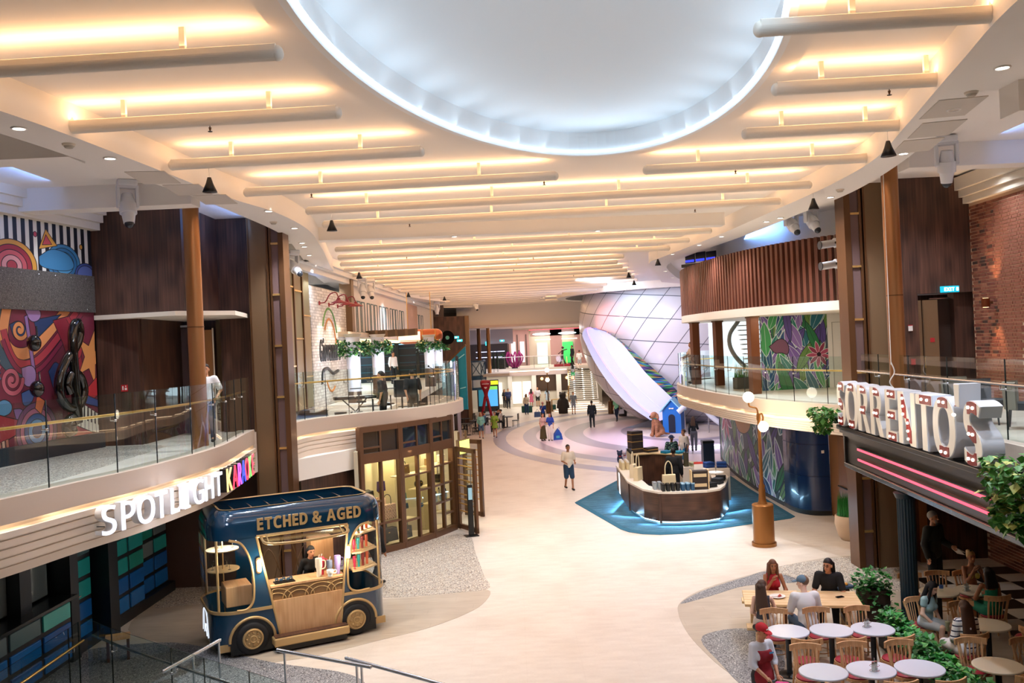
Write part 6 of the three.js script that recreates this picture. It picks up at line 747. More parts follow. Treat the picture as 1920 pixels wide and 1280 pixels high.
// stage gear
{
  const y = 3.4;
  const kb = thing('stage_keyboard', 'electric piano on a black stand behind the glass of the stage', 'keyboard', [-5.0, y, -27.6], 0.35); part('case', B(1.3, 0.1, 0.34, 0, 0.95, 0, 0.015), M.black, kb); part('keys', B(1.15, 0.03, 0.15, 0, 1.0, 0.08), M.white, kb); part('stand', [bar([-0.5, 0, 0.2], [0.4, 0.92, -0.1], 0.02), bar([0.5, 0, 0.2], [-0.4, 0.92, -0.1], 0.02)], M.dark, kb);
  const dk = thing('drum_kit', 'black electronic drum kit with pads and cymbal arms on the stage', 'drum kit', [-4.3, y, -27.0], 0.3); for (const [x, h, z] of [[-0.4, 0.85, 0], [-0.1, 0.95, -0.3], [0.25, 0.92, -0.25], [0.45, 0.75, 0.1]]) part('drum_pad', C(0.15, 0.15, 0.05, x, h, z, 18), M.black, dk); part('rack', [bar([-0.5, 0, 0.1], [-0.45, 1.1, -0.1], 0.02), bar([0.5, 0, 0.1], [0.5, 1.0, 0], 0.02), bar([-0.5, 0.7, -0.05], [0.5, 0.7, -0.05], 0.02), bar([0, 0, -0.3], [0, 0.9, -0.3], 0.02)], M.dark, dk); part('cymbal_pad', [C(0.2, 0.19, 0.02, -0.5, 1.25, -0.3, 18), C(0.18, 0.17, 0.02, 0.55, 1.2, -0.2, 18)], M.dark, dk);
  for (const [x, z, l] of [[-4.75, -26.4, 'round black stool in front of the keyboard'], [-5.25, -26.5, 'low black stool near the glass end']]) { const s = thing('stage_stool', l, 'stool', [x, y, z]); part('seat', C(0.18, 0.19, 0.08, 0, 0.55, 0, 18), M.black, s); part('column', C(0.03, 0.03, 0.5, 0, 0.27, 0, 8), M.dark, s); for (let k = 0; k < 3; k++) part('foot', bar([0, 0.12, 0], [Math.cos(k * 2.09) * 0.25, 0, Math.sin(k * 2.09) * 0.25], 0.015), M.dark, s); }
  for (const [x, z, l, b] of [[-2.85, -29.8, 'straight microphone stand nearest the musician', 0], [-2.6, -30.4, 'microphone stand with a boom arm', 1], [-2.2, -30.6, 'music stand with a tilted desk at the stage end', 2]]) { const s = thing('stage_stand', l, 'stand', [x, y, z]); part('pole', bar([0, 0, 0], [0, b ? 1.55 : 1.35, 0], 0.014), M.black, s); part('foot', C(0.15, 0.13, 0.03, 0, 0.015, 0, 16), M.black, s); if (b === 0) part('microphone', Sph(0.035, 0, 1.4, 0, 8), M.dark, s); if (b === 1) part('boom', [bar([-0.3, 1.75, 0], [0.25, 1.4, 0], 0.012), Sph(0.035, -0.32, 1.77, 0, 8)], M.black, s); if (b === 2) part('desk', beam([-0.25, 1.62, 0], [0.25, 1.45, 0], 0.3, 0.015), M.black, s); }
  const sp = thing('stage_monitor', 'black loudspeaker box behind the first musician', 'speaker', [-3.6, y, -28.2], 0.2); part('box', B(0.5, 0.55, 0.35, 0, 1.15, 0, 0.02), M.black, sp); part('stand', bar([0, 0, 0], [0, 0.9, 0], 0.03), M.black, sp); part('grille', B(0.44, 0.48, 0.01, 0, 1.15, 0.18), M.dark, sp);
}


// ---------- blue kiosk bus ----------
{
  const t = thing('kiosk_bus', 'dark blue and gold kiosk shaped like a small vintage bus, lettered ETCHED & AGED', 'kiosk', [-4.8, 0, -18.41], 0.472), blue = mat(0x0a3a58, 0.14, 0.15, { clearcoat: 1, clearcoatRoughness: 0.05 }), gold = mat(0xc9a874, 0.36, 0.4), HX = 1.76, HZ = 0.95, R = 0.5;
  const rr = (hx, hz, r, n = 8) => { const p = []; for (const [cx, cz, a0] of [[hx - r, hz - r, 0], [-hx + r, hz - r, 1], [-hx + r, -hz + r, 2], [hx - r, -hz + r, 3]]) for (let i = 0; i <= n; i++) { const a = (a0 + i / n) * Math.PI / 2; p.push([cx + Math.cos(a) * r, cz + Math.sin(a) * r]); } p.push(p[0]); return p; };
  const plan = rr(HX, HZ, R), N = plan.length, band = (y0, y1, o = 0, from = 0, to = N - 1) => sweep(plan.slice(from, to + 1), [[o, y0], [o, y1]]);
  part('skirt', band(0.24, 0.86), blue, t); part('floor_deck', slab(rr(HX - 0.03, HZ - 0.03, R), 0.24, 0.3), M.dark, t); part('chassis', slab(rr(HX - 0.12, HZ - 0.12, R), 0.05, 0.26), M.black, t);
  part('gold_belt', sweep(plan, [[0.0, 0.84], [0.025, 0.84], [0.025, 0.9], [0, 0.9]]), gold, t);
  // roof: upright band, rounded shoulder, sunken well with ribs
  const roof = sweep(plan, [[0, 2.26], [0, 2.5], [-0.03, 2.62], [-0.1, 2.73], [-0.2, 2.79], [-0.27, 2.8], [-0.27, 2.52]]); part('roof_shell', roof, blue, t); const well = rr(HX - 0.27, HZ - 0.27, 0.24); part('roof_well', slab(well, 2.48, 2.54), mat(0x071f30, 0.4), t); part('well_rim', sweep(well, [[0.0, 2.8], [0.02, 2.815], [-0.02, 2.815], [-0.03, 2.8]]), gold, t); for (let i = 0; i < 7; i++) part('roof_rib', B(0.025, 0.03, 1.3, -1.15 + i * 0.37, 2.7, 0), M.steel, t); part('ceiling_liner', slab(rr(HX - 0.05, HZ - 0.05, R), 2.3, 2.34), mat(0x6a5138, 0.6), t);
  // side panels between windows (near and far side)
  const A = new THREE.Shape([[-1.26, 0.86], [-1.12, 0.88], [-1.02, 0.98], [-0.98, 1.15], [-1.0, 1.7], [-1.08, 2.0], [-1.2, 2.18], [-1.26, 2.24], [-1.26, 2.28], [-0.86, 2.28], [-0.6, 0.86]].map((p) => new THREE.Vector2(...p))), Bp = new THREE.Shape([[0.78, 0.86], [0.94, 0.86], [0.9, 1.05], [0.94, 1.7], [1.04, 2.05], [1.2, 2.24], [1.26, 2.28], [0.92, 2.28]].map((p) => new THREE.Vector2(...p)));
  for (const s of [1, -1]) for (const sh of [A, Bp]) { const g = new THREE.ExtrudeGeometry(sh, { depth: 0.05, bevelEnabled: false }).translate(0, 0, HZ - 0.05); part('side_pillar', s > 0 ? g : g.translate(0, 0, 0.05 - 2 * HZ), blue, t); }
  const trim = (pts, r = 0.025) => tube(pts.map(([x, y]) => [x, y, HZ + 0.01]), r, 40, 6);
  part('window_trim', trim([[-1.3, 0.9], [-1.12, 0.9], [-1.01, 1.0], [-0.97, 1.2], [-0.99, 1.7], [-1.07, 2.0], [-1.2, 2.2], [-1.4, 2.27]]), gold, t); part('window_trim', trim([[1.35, 0.9], [1.05, 0.9], [0.92, 1.0], [0.9, 1.2], [0.94, 1.7], [1.05, 2.05], [1.2, 2.22], [1.4, 2.27]]), gold, t);
  // wrap glass at both ends
  const isEnd = (i0, i1, nm) => part(nm, band(0.9, 2.26, 0.01, i0, i1), M.glassClear, t); isEnd(9, 26, 'front_window'); part('rear_window', sweep([...plan.slice(27), ...plan.slice(1, 9)], [[0.01, 0.9], [0.01, 2.26]]), M.glassClear, t);
  for (const i of [13, 22]) part('window_bar', bar([plan[i][0], 0.9, plan[i][1]], [plan[i][0], 2.26, plan[i][1]], 0.025), gold, t); for (const i of [4, 31]) part('window_bar', bar([plan[i][0], 0.9, plan[i][1]], [plan[i][0], 2.26, plan[i][1]], 0.025), gold, t);
  // serving opening: wood front, arc band, counter, gold edges, raised frame
  part('counter_front', panel([[-0.5, 0.3], [0.72, 0.3], [0.82, 0.98], [-0.62, 0.98]], 0.04).translate(0, 0, HZ - 0.01), M.oak, t); part('arc_board', panel([[-0.62, 0.98], [0.82, 0.98], [0.85, 1.22], [-0.67, 1.22]], 0.02).translate(0, 0, HZ - 0.03), mat(0x8a6a44, 0.5), t); for (let k = 0; k < 4; k++) for (const r of [0.21, 0.13]) { const p = []; for (let i = 0; i <= 10; i++) { const a = Math.PI * i / 10; p.push([Math.max(-0.62, Math.min(0.82, -0.55 + k * 0.44 + Math.cos(a) * r * 1.5)), 0.99 + Math.sin(a) * r, HZ + 0.005]); } part('gold_arc', tube(p, 0.009, 16, 5), gold, t); }
  part('counter_top', B(1.5, 0.05, 0.55, 0.1, 1.25, HZ - 0.27, 0.01), M.oak, t); part('opening_edge', [bar([-0.5, 0.3, HZ + 0.02], [-0.88, 2.28, HZ + 0.02], 0.025), bar([0.72, 0.3, HZ + 0.02], [0.94, 2.28, HZ + 0.02], 0.025), bar([-0.88, 2.28, HZ + 0.02], [0.94, 2.28, HZ + 0.02], 0.03)], gold, t);
  part('raised_hatch', [tube([[-0.8, 2.26, HZ], [-0.74, 2.2, HZ + 0.42], [0.8, 2.2, HZ + 0.42], [0.9, 2.26, HZ]], 0.028, 40, 6), bar([-0.7, 2.3, HZ], [-0.7, 2.18, HZ + 0.36], 0.014), bar([0.76, 2.3, HZ], [0.76, 2.18, HZ + 0.36], 0.014)], gold, t); part('hatch_glass', slab([[-0.76, HZ + 0.02], [0.84, HZ + 0.02], [0.78, HZ + 0.4], [-0.72, HZ + 0.4]], 2.215, 2.225), M.glassClear, t);
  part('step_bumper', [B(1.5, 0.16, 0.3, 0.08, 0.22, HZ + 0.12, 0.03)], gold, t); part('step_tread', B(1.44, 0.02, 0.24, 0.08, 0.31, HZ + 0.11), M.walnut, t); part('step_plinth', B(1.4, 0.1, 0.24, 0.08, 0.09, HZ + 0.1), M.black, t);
  for (const x of [-1.03, 1.03]) {
    const ring = []; for (let i = 0; i <= 14; i++) { const a = Math.PI * i / 14; ring.push([x + Math.cos(a) * 0.43, 0.3 + Math.sin(a) * 0.43, HZ + 0.015]); } part('arch_trim', tube(ring, 0.03, 30, 6), gold, t); part('wheel_well', panel((() => { const s = new THREE.Shape(); s.absarc(x, 0.3, 0.42, 0, Math.PI, false); s.lineTo(x - 0.42, 0.06); s.lineTo(x + 0.42, 0.06); return s; })(), 0.02).translate(0, 0, HZ - 0.005), M.black, t);
    const w = part('tyre', new THREE.TorusGeometry(0.23, 0.1, 12, 32).scale(1, 1, 0.8).translate(x, 0.33, HZ - 0.02), mat(0x15161a, 0.7), t); part('hub_cap', [lathe([[0, 0.05], [0.05, 0.045], [0.06, 0.02], [0.12, 0.03], [0.14, 0.01], [0.19, 0.03], [0.21, 0.0]], 28).rotateX(Math.PI / 2).translate(x, 0.33, HZ + 0.04), new THREE.TorusGeometry(0.175, 0.014, 8, 32).translate(x, 0.33, HZ + 0.075), new THREE.TorusGeometry(0.06, 0.012, 8, 24).translate(x, 0.33, HZ + 0.085), ...Array.from({ length: 8 }, (_, i) => Sph(0.022, x + Math.cos(i * 0.785) * 0.118, 0.33 + Math.sin(i * 0.785) * 0.118, HZ + 0.066, 8))], gold, w);
    part('sill_trim', B(0.32, 0.14, 0.03, x < 0 ? -1.58 + 0.1 : 1.58 - 0.06, 0.2, HZ - 0.02).translate(0, 0, -0.05), gold, t);
  }
  part('front_arcs', [tube([[-HX - 0.01, 0.3, 0.35], [-HX - 0.01, 0.75, 0.2], [-HX - 0.01, 0.8, 0], [-HX - 0.01, 0.75, -0.2], [-HX - 0.01, 0.3, -0.35]], 0.007, 24, 5), tube([[-HX - 0.01, 0.3, 0.18], [-HX - 0.01, 0.5, 0], [-HX - 0.01, 0.3, -0.18]], 0.007, 20, 5)], glow(0xe6f0ff, 1.1), t);
  // lettering
  let cx = -0.86; for (const ch of 'ETCHED & AGED') { if (ch === ' ') { cx += 0.07; continue; } const g = letter(ch, 0.23, 0.02, font, 0.003), w = g.boundingBox.max.x - g.boundingBox.min.x, x0 = g.boundingBox.min.x; g.translate(-x0, 0, 0); g.scale(0.86, 1, 1); part('sign_letter', g.translate(cx, 2.4, HZ + 0.015), gold, t, 'gold letter on the blue roof band'); cx += w * 0.86 + 0.028; }
  // two lamps
  for (const x of [-0.98 + 0.18, 0.98 - 0.08]) { const l = part('lamp_plate', new THREE.CapsuleGeometry(0.055, 0.2, 4, 12).scale(1, 1, 0.35).translate(x - (x < 0 ? 0.06 : -0.02), 1.72, HZ + 0.03), gold, t); part('lamp_tube', new THREE.CapsuleGeometry(0.036, 0.17, 4, 10).translate(x - (x < 0 ? 0.06 : -0.02), 1.72, HZ + 0.055), glow(0xfff2d8, 5), l); const p = V(x, 1.72, HZ + 0.2).applyAxisAngle(V(0, 1, 0), 0.472).add(V(-4.8, 0, -18.41)); bulb(0xffedd0, 2, [p.x, p.y, p.z], 3); }
  // inside shelves
  for (const [y, w] of [[1.25, 0.5], [1.62, 0.52], [2.0, 0.5]]) { part('rear_shelf', slab([[1.2, -0.2], [1.66, -0.2], [1.66, 0.55], [1.25, 0.82], [1.05, 0.82]], y, y + 0.03), M.pine, t); part('shelf_rail', tube([[1.05, y + 0.09, 0.84], [1.3, y + 0.09, 0.84], [1.6, y + 0.09, 0.6]], 0.008, 16, 5), gold, t); void w; }
  part('front_cabinet', B(0.5, 0.4, 0.6, -1.2, 1.1, 0.35, 0.02), M.oak, t); for (const y of [1.55, 1.95]) part('front_shelf', C(0.32, 0.32, 0.02, -1.4, y, 0.1, 24), M.pine, t); part('shelf_pole', bar([-1.4, 0.3, 0.1], [-1.4, 2.28, 0.1], 0.015), gold, t); part('back_screen', [tube([[-0.6, 0.9, -0.9], [-0.3, 1.6, -0.9], [0, 0.9, -0.9]], 0.012, 20, 5), tube([[-0.2, 0.9, -0.9], [0.1, 1.9, -0.9], [0.4, 0.9, -0.9]], 0.012, 20, 5), tube([[0.2, 0.9, -0.9], [0.5, 1.6, -0.9], [0.75, 0.9, -0.9]], 0.012, 20, 5)], mat(0x5c4226, 0.5), t); part('rear_cabinet', B(0.5, 1.5, 0.4, 0.75, 1.05, -0.6, 0.02), M.oak, t);
  const pw = (x, y, z) => { const p = V(x, 0, z).applyAxisAngle(V(0, 1, 0), 0.472); return [-4.8 + p.x, y, -18.41 + p.z]; }, GR = 'tumblers and mugs on the kiosk bus';
  { const p = pw(0, 2.25, 0.2); area(0xffe6c4, 4, 1.8, 0.8, p, [p[0], 0, p[2]]); const q = pw(-1.35, 2.2, 0.2); bulb(0xdfeaff, 2, q, 5); const r = pw(1.35, 2.22, 0.2); bulb(0xfff0dc, 3, r, 5); }
  const cup = (l, at, h, r, c, handle, straw) => { const o = thing('tumbler', l, 'cup', at, 0.4, GR); part('body', lathe([[r * 0.7, 0], [r * 0.75, h * 0.45], [r, h * 0.55], [r, h], [r * 0.9, h]], 18), mat(c, 0.4), o); part('lid', C(r, r * 0.95, 0.02, 0, h, 0, 18), mat(c, 0.5), o); if (handle) part('handle', tube([[r, h * 0.9, 0], [r * 1.8, h * 0.85, 0], [r * 1.7, h * 0.45, 0], [r * 0.8, h * 0.4, 0]], 0.012, 16, 6), mat(c, 0.4), o); if (straw) part('straw', bar([0, h, 0], [0.02, h + 0.08, 0], 0.005, 6), M.white, o); };
  cup('tall cream tumbler with handle on the bus counter', pw(0.35, 1.276, 0.82), 0.36, 0.07, 0xe6dcc6, true, true); cup('tall red tumbler behind the cream one', pw(0.44, 1.276, 0.68), 0.34, 0.065, 0xc22a48, true, true); cup('grey blue tumbler on the bus counter', pw(0.58, 1.276, 0.78), 0.28, 0.06, 0x6d7890, false, true); cup('lilac tumbler at the end of the bus counter', pw(0.74, 1.276, 0.82), 0.36, 0.065, 0xa48fc8, true, false); cup('short white mug on the bus counter', pw(0.55, 1.276, 0.92), 0.12, 0.07, 0xf2efe8, true, false);
  [['pink', 0xc2304f], ['teal', 0x2f9a9a], ['dark red', 0x8a2f2c], ['orange', 0xd9653f]].forEach(([n, c], i) => { cup(n + ' tumbler on the top shelf of the bus rear window', pw(1.15 + i * 0.12, 2.03, 0.68 - i * 0.1), 0.18, 0.045, c); cup(n + ' tumbler on the low shelf of the bus rear window', pw(1.13 + i * 0.12, 1.28, 0.7 - i * 0.1), 0.26, 0.035, c); cup(n + ' tumbler on the middle shelf of the bus rear window', pw(1.13 + i * 0.12, 1.65, 0.7 - i * 0.1), 0.24, 0.035, c); });
  const gl = thing('sunglasses_tray', 'dark tray of blue sunglasses at the left end of the bus counter', 'tray', pw(-0.35, 1.276, 0.8), 0.472); part('tray', B(0.4, 0.02, 0.2, 0, 0.01, 0), M.black, gl); for (let k = 0; k < 5; k++) part('glasses', [new THREE.TorusGeometry(0.028, 0.007, 6, 12).translate(-0.14 + k * 0.07, 0.06, (k % 2) * 0.07 - 0.03), B(0.06, 0.01, 0.06, -0.14 + k * 0.07, 0.07, (k % 2) * 0.07)], mat(0x1f4a66, 0.2), gl);
  for (let k = 0; k < 6; k++) { const o = thing('wine_glass', ['front', 'second', 'third', 'fourth', 'fifth', 'last'][k] + ' stemmed glass on the round shelf in the bus front window', 'glass', pw(-1.4 + Math.cos(k * 1.05) * 0.2, k % 2 ? 1.56 : 1.96, 0.1 + Math.sin(k * 1.05) * 0.2), 0, 'stemmed glasses in the bus'); part('bowl', lathe([[0.005, 0.09], [0.035, 0.12], [0.04, 0.16], [0.033, 0.2]], 14), M.glassClear, o); part('stem', [bar([0, 0.005, 0], [0, 0.09, 0], 0.005, 6), C(0.03, 0.03, 0.006, 0, 0.003, 0, 12)], M.steel, o); }
}


// ---------- merchandise kiosk on its carpet ----------
{
  const cp = thing('kiosk_carpet', 'teal blue woven carpet with a darker border under the merchandise kiosk', 'carpet'); const out = [[2.0, -31.7], [2.02, -31.5], [3.05, -26.9], [3.25, -26.45], [3.6, -26.1], [4.1, -25.9], [4.8, -25.9], [8.4, -27.35], [8.62, -27.6], [8.62, -33], [8.7, -36], [7.5, -37], [4.6, -36.8], [4.1, -36.3]], inn = offset(out, 0.0).map(([x, z]) => { const cx = 5.6, cz = -31.3; return [cx + (x - cx) * 0.945, cz + (z - cz) * 0.945]; });
  part('border', slab(out, 0, 0.012, [inn]), M.carpetEdge, cp); part('pile', slab(inn, 0, 0.014), M.carpet, cp);
  const K = [[3.72, -33.2], [3.66, -29.4], [3.92, -27.75], [4.3, -27.1], [4.75, -26.95], [5.75, -26.95], [6.2, -27.2], [6.5, -27.8], [7.0, -29.4], [7.1, -31.4], [6.55, -33.8], [5.0, -34.9], [4.1, -34.5]], sh = (k) => { const cx = 5.35, cz = -30.8; return K.map(([x, z]) => { const dx = x - cx, dz = z - cz, l = Math.hypot(dx, dz); return [cx + dx * (1 - k / l), cz + dz * (1 - k / l)]; }); };
  const t = thing('merchandise_kiosk', 'walnut island kiosk with pale counter tops, glowing at its foot on the blue carpet', 'kiosk'), inner = sh(0.62), close = (p) => [...p, p[0]], wal = M.walnutSide;
  part('base', slab(sh(0.16), 0.014, 0.16), mat(0xbcd4d8, 0.5), t); part('foot_light', sweep(close(sh(0.1)), [[0, 0.1], [0, 0.15]]), glow(0xbfe8ff, 5), t);
  const ol = close(K), seg = (a, b) => smooth(K.slice(a, b + 1), 4); part('front_panel', sweep(seg(2, 7), [[0, 0.16], [0, 1.0]]), wal, t); part('side_panel', sweep(seg(7, 9), [[0, 0.16], [0, 1.0]]), wal, t); part('side_panel', sweep(seg(0, 2), [[0, 0.16], [0, 1.0]]), wal, t); part('back_panel', sweep([...K.slice(9), K[0]], [[0, 0.16], [0, 1.0]]), wal, t); part('body_floor', slab(K, 0.15, 0.18), M.dark, t);
  part('inner_panel', sweep(close(inner), [[0, 0.16], [0, 1.0]]), M.walnut, t); part('counter_top', slab(sh(-0.03), 1.0, 1.06, [inner]), mat(0xe4d8c8, 0.4), t); part('back_wall', sweep(smooth([[4.2, -33.7], [4.6, -34.0], [5.2, -33.9], [6.2, -33.1]], 3), [[0, 0.16], [0, 1.35]]), M.walnut, t); part('back_top', slab([[4.1, -34.5], [5.0, -34.95], [6.5, -33.9], [6.2, -33.1], [5.2, -33.85], [4.3, -33.7]], 1.33, 1.37), M.pine, t);
  part('white_light_panel', beam([3.7, 0.55, -32.3], [3.69, 0.55, -31.2], 0.03, 0.75), glow(0xf3f8ff, 1.6), t); part('display_glass', [sweep([[3.72, -29.2], [3.9, -27.9], [4.28, -27.12]], [[0.02, 0.3], [0.02, 0.98]])], M.glassClear, t); part('glass_post', [B(0.07, 0.9, 0.07, 3.68, 0.55, -29.3), B(0.07, 0.9, 0.07, 4.33, 0.55, -27.08)], M.walnut, t); part('till_box', B(0.9, 0.95, 0.5, 6.3, 0.66, -31.6), mat(0xe4d8c8, 0.5), t); part('shirt_stand', B(0.9, 1.1, 0.6, 6.75, 0.72, -30.2, 0.02), mat(0xe4d8c8, 0.5), t);
  for (let i = 0; i < K.length - 1; i++) { const a = sh(-0.02)[i], b = sh(-0.02)[i + 1], L = Math.hypot(b[0] - a[0], b[1] - a[1]); if (L > 0.4 && i !== 9 && i !== 10) { const mx = (a[0] + b[0]) / 2, mz = (a[1] + b[1]) / 2, nx = mx - 5.35, nz = mz + 30.8, l = Math.hypot(nx, nz); area(0xa9dcff, 26, L, 0.08, [mx, 0.13, mz], [mx + nx / l * 0.3, 0.0, mz + nz / l * 0.3]); } }
  const Y = 1.062, pot = (nm, l, cat, at, grp, turn = 0) => thing(nm, l, cat, at, turn, grp);
  const can = new THREE.CylinderGeometry(0.062, 0.055, 0.2, 16).translate(0, 0.1, 0), lid = C(0.064, 0.064, 0.03, 0, 0.21, 0, 16);
  const ord = ['first', 'second', 'third', 'fourth', 'fifth', 'sixth', 'seventh', 'eighth'];
  const row = (n, x0, z0, dx, dz, per, c, lc, what, grp) => { const m = mat(c, 0.3), lm = mat(lc, 0.4); for (let k = 0; k < n; k++) { const o = pot('travel_cup', `${what}, ${k < per ? 'front' : 'back'} row, ${ord[k % per]} from the left`, 'cup', [x0 + (k % per) * dx, Y, z0 - Math.floor(k / per) * dz], grp); part('body', can, m, o); part('lid', lid, lm, o); } };
  row(8, 4.46, -27.12, 0.15, 0.17, 4, 0x1d1f20, 0x0c0c0c, 'black travel cup on the kiosk front counter', 'black cups'); row(6, 5.06, -27.1, 0.15, 0.17, 3, 0x2a5578, 0x8fb4cc, 'blue travel cup on the kiosk front counter', 'blue cups'); row(4, 4.26, -27.5, 0.15, 0.17, 2, 0x9aa4a8, 0x8a9296, 'grey flask beside the black cups', 'grey flasks');
  for (let k = 0; k < 8; k++) { const o = pot('can_jar', `cream jar on the kiosk's left counter, ${k < 4 ? 'outer' : 'inner'} row, ${ord[k % 4]} from the back`, 'jar', [3.82 + (k < 4 ? 0 : 0.18), Y, -32.6 + (k % 4) * 0.22], 'cream jars'); part('jar_body', C(0.07, 0.07, 0.26, 0, 0.13, 0, 14), mat(0xd9c79c, 0.4), o); part('jar_lid', C(0.05, 0.05, 0.05, 0, 0.285, 0, 14), mat(0xe9e4da, 0.4), o); }
  for (let k = 0; k < 4; k++) { const o = pot('tall_flask', 'tall pale flask behind the jars, ' + ord[k] + ' from the back', 'flask', [4.2, Y, -33.3 + k * 0.28], 'tall pale flasks'); part('flask_body', C(0.06, 0.055, 0.5, 0, 0.25, 0, 14), mat(0xb9ad95, 0.35), o); part('cap', C(0.045, 0.04, 0.1, 0, 0.55, 0, 14), M.dark, o); }
  for (let k = 0; k < 3; k++) { const o = pot('plush_tower', ['plush toy nearest the jars, navy', 'pale plush toy in the middle of the kiosk left end', 'plush toy nearest the black boxes'][k], 'toy', [3.9 + k * 0.2, Y, -33.5 - k * 0.2], 'plush toys'); part('toy_body', sdfMesh([ell([0, 0.18, 0], [0.11, 0.17, 0.1]), ell([0, 0.4, 0], [0.1, 0.1, 0.1]), ell([-0.08, 0.5, 0], [0.035, 0.04, 0.03]), ell([0.08, 0.5, 0], [0.035, 0.04, 0.03])], 0.025, 0.04), mat([0x2b3352, 0xc9c2d8, 0x4a5068][k], 0.9), o); part('toy_bow', B(0.08, 0.03, 0.03, 0, 0.3, 0.1), M.red, o); }
  const bx = (l, at, w, h, d, m, turn = 0) => { const o = pot('gift_box', l, 'box', at, 'gift boxes on the kiosk', turn); part('box', B(w, h, d, 0, h / 2, 0, 0.01), m, o); part('band', B(w * 1.01, 0.03, d * 1.01, 0, h * 0.55, 0), M.gold, o); };
  const dk = mat(0x2a2224, 0.5); bx('lowest black gift box of the stack at the back of the kiosk', [4.62, 1.372, -34.3], 0.5, 0.28, 0.36, dk, 0.4); bx('second black gift box of the back stack', [4.62, 1.653, -34.3], 0.5, 0.28, 0.36, dk, 0.4); bx('topmost black gift box of the back stack', [4.62, 1.934, -34.3], 0.5, 0.28, 0.36, dk, 0.4); bx('low black gift box left of the cashier', [5.2, 1.372, -34.25], 0.5, 0.18, 0.32, dk, 0.5);
  const dp = pot('boxed_display', 'dark display box with pale openings and a red card on the kiosk front counter', 'display', [5.6, Y, -27.25]); part('case', B(0.52, 0.58, 0.26, 0, 0.29, 0, 0.012), mat(0x2a201e, 0.5), dp); part('opening', [B(0.4, 0.1, 0.01, 0, 0.44, 0.132), B(0.4, 0.1, 0.01, 0, 0.14, 0.132)], mat(0xcfb890, 0.5), dp); part('frame', [B(0.03, 0.6, 0.28, -0.26, 0.3, 0), B(0.03, 0.6, 0.28, 0.26, 0.3, 0)], M.pine, dp); part('card', B(0.28, 0.22, 0.02, 0, 0.7, -0.05), mat(0xe6e0dc, 0.5), dp); part('card_head', B(0.28, 0.07, 0.022, 0, 0.8, -0.05), mat(0xc23a34, 0.5), dp);
  const tote = (l, at, c, turn) => { const o = pot('tote_bag', l, 'bag', at, 'canvas tote bags', turn); part('bag', panel([[-0.2, 0], [0.2, 0], [0.18, 0.42], [-0.18, 0.42]], 0.12, 0.02).translate(0, 0, -0.06), mat(c, 0.9), o); part('strap', tube([[-0.12, 0.42, 0], [-0.09, 0.75, 0], [0, 0.86, 0], [0.09, 0.75, 0], [0.12, 0.42, 0]], 0.018, 20, 6), mat(c, 0.9), o); }; tote('cream canvas tote standing upright behind the grey flasks', [4.72, Y, -27.6], 0xd8c7a2, 0.1); tote('cream canvas tote on the left counter of the kiosk', [3.95, Y, -30.2], 0xe0cfae, 1.2); tote('pale canvas tote lying beside the glass display', [4.02, Y, -29.5], 0xd9c6a0, 1.0);
  const fold = (l, at, c, turn, n = 3) => { const o = pot('folded_shirts', l, 'clothing', at, 'folded clothes on the kiosk', turn); for (let k = 0; k < n; k++) part('shirt', B(0.34 - (k % 2) * 0.02, 0.045, 0.3, 0, 0.024 + k * 0.046, 0, 0.02), mat(k % 2 ? c[1] : c[0], 0.9), o); };
  fold('pile of black caps and shirts on the kiosk front counter, left pile', [6.0, Y, -27.55], [0x16171a, 0x22242a], 0.5, 3); fold('pile of black shirts on the kiosk front counter, right pile', [6.35, Y, -28.1], [0x1b1c1f, 0x2c2f36], 0.9, 4); fold('black shirts on the kiosk right corner', [6.62, Y, -28.8], [0x131417, 0x24262c], 1.2, 3);
  fold('blue shirts on the pale stand, left pile', [6.55, 1.272, -30.25], [0x1c3f86, 0x23509c], 0.3, 4); fold('blue shirts on the pale stand, right pile', [6.98, 1.272, -30.15], [0x1a397a, 0x2a5aa8], -0.2, 4); fold('teal shirts on the back counter', [5.7, 1.372, -33.7], [0x1c8aa8, 0x1577a0], 0.6, 2); fold('teal and orange shirts at the back counter end', [6.15, 1.372, -33.45], [0x1a7fa0, 0x2090b0], 0.6, 2); fold('rolled cream towels by the tall vase', [6.35, 1.14, -31.6], [0xa9a888, 0x8f9474], 0.2, 3);
  const vs = pot('brown_vase', 'tall dark glass vase with black stems on the kiosk', 'vase', [6.05, 1.14, -31.6]); part('vase', C(0.09, 0.1, 0.5, 0, 0.25, 0, 16), mat(0x4a4636, 0.2), vs); part('stems', [bar([0, 0.4, 0], [-0.03, 0.85, 0], 0.02), bar([0, 0.4, 0], [0.05, 0.8, 0.02], 0.02)], mat(0x16263c, 0.5), vs);
  const tr = pot('tiered_stand', 'round white display plate on a stem on the kiosk right side', 'stand', [6.4, Y, -28.5]); part('plate', C(0.26, 0.26, 0.03, 0, 0.3, 0, 24), M.white, tr); part('stem', bar([0, 0, 0], [0, 0.45, 0], 0.012), M.steel, tr);
  const rt = thing('trash_bin', 'dark blue bin standing at the far end of the jungle mural', 'bin', [8.55, 0, -39.5]); part('bin_body', B(0.5, 1.0, 0.5, 0, 0.5, 0, 0.03), mat(0x142a4c, 0.4), rt); part('bin_top', B(0.52, 0.12, 0.52, 0, 1.04, 0, 0.02), M.black, rt);
}
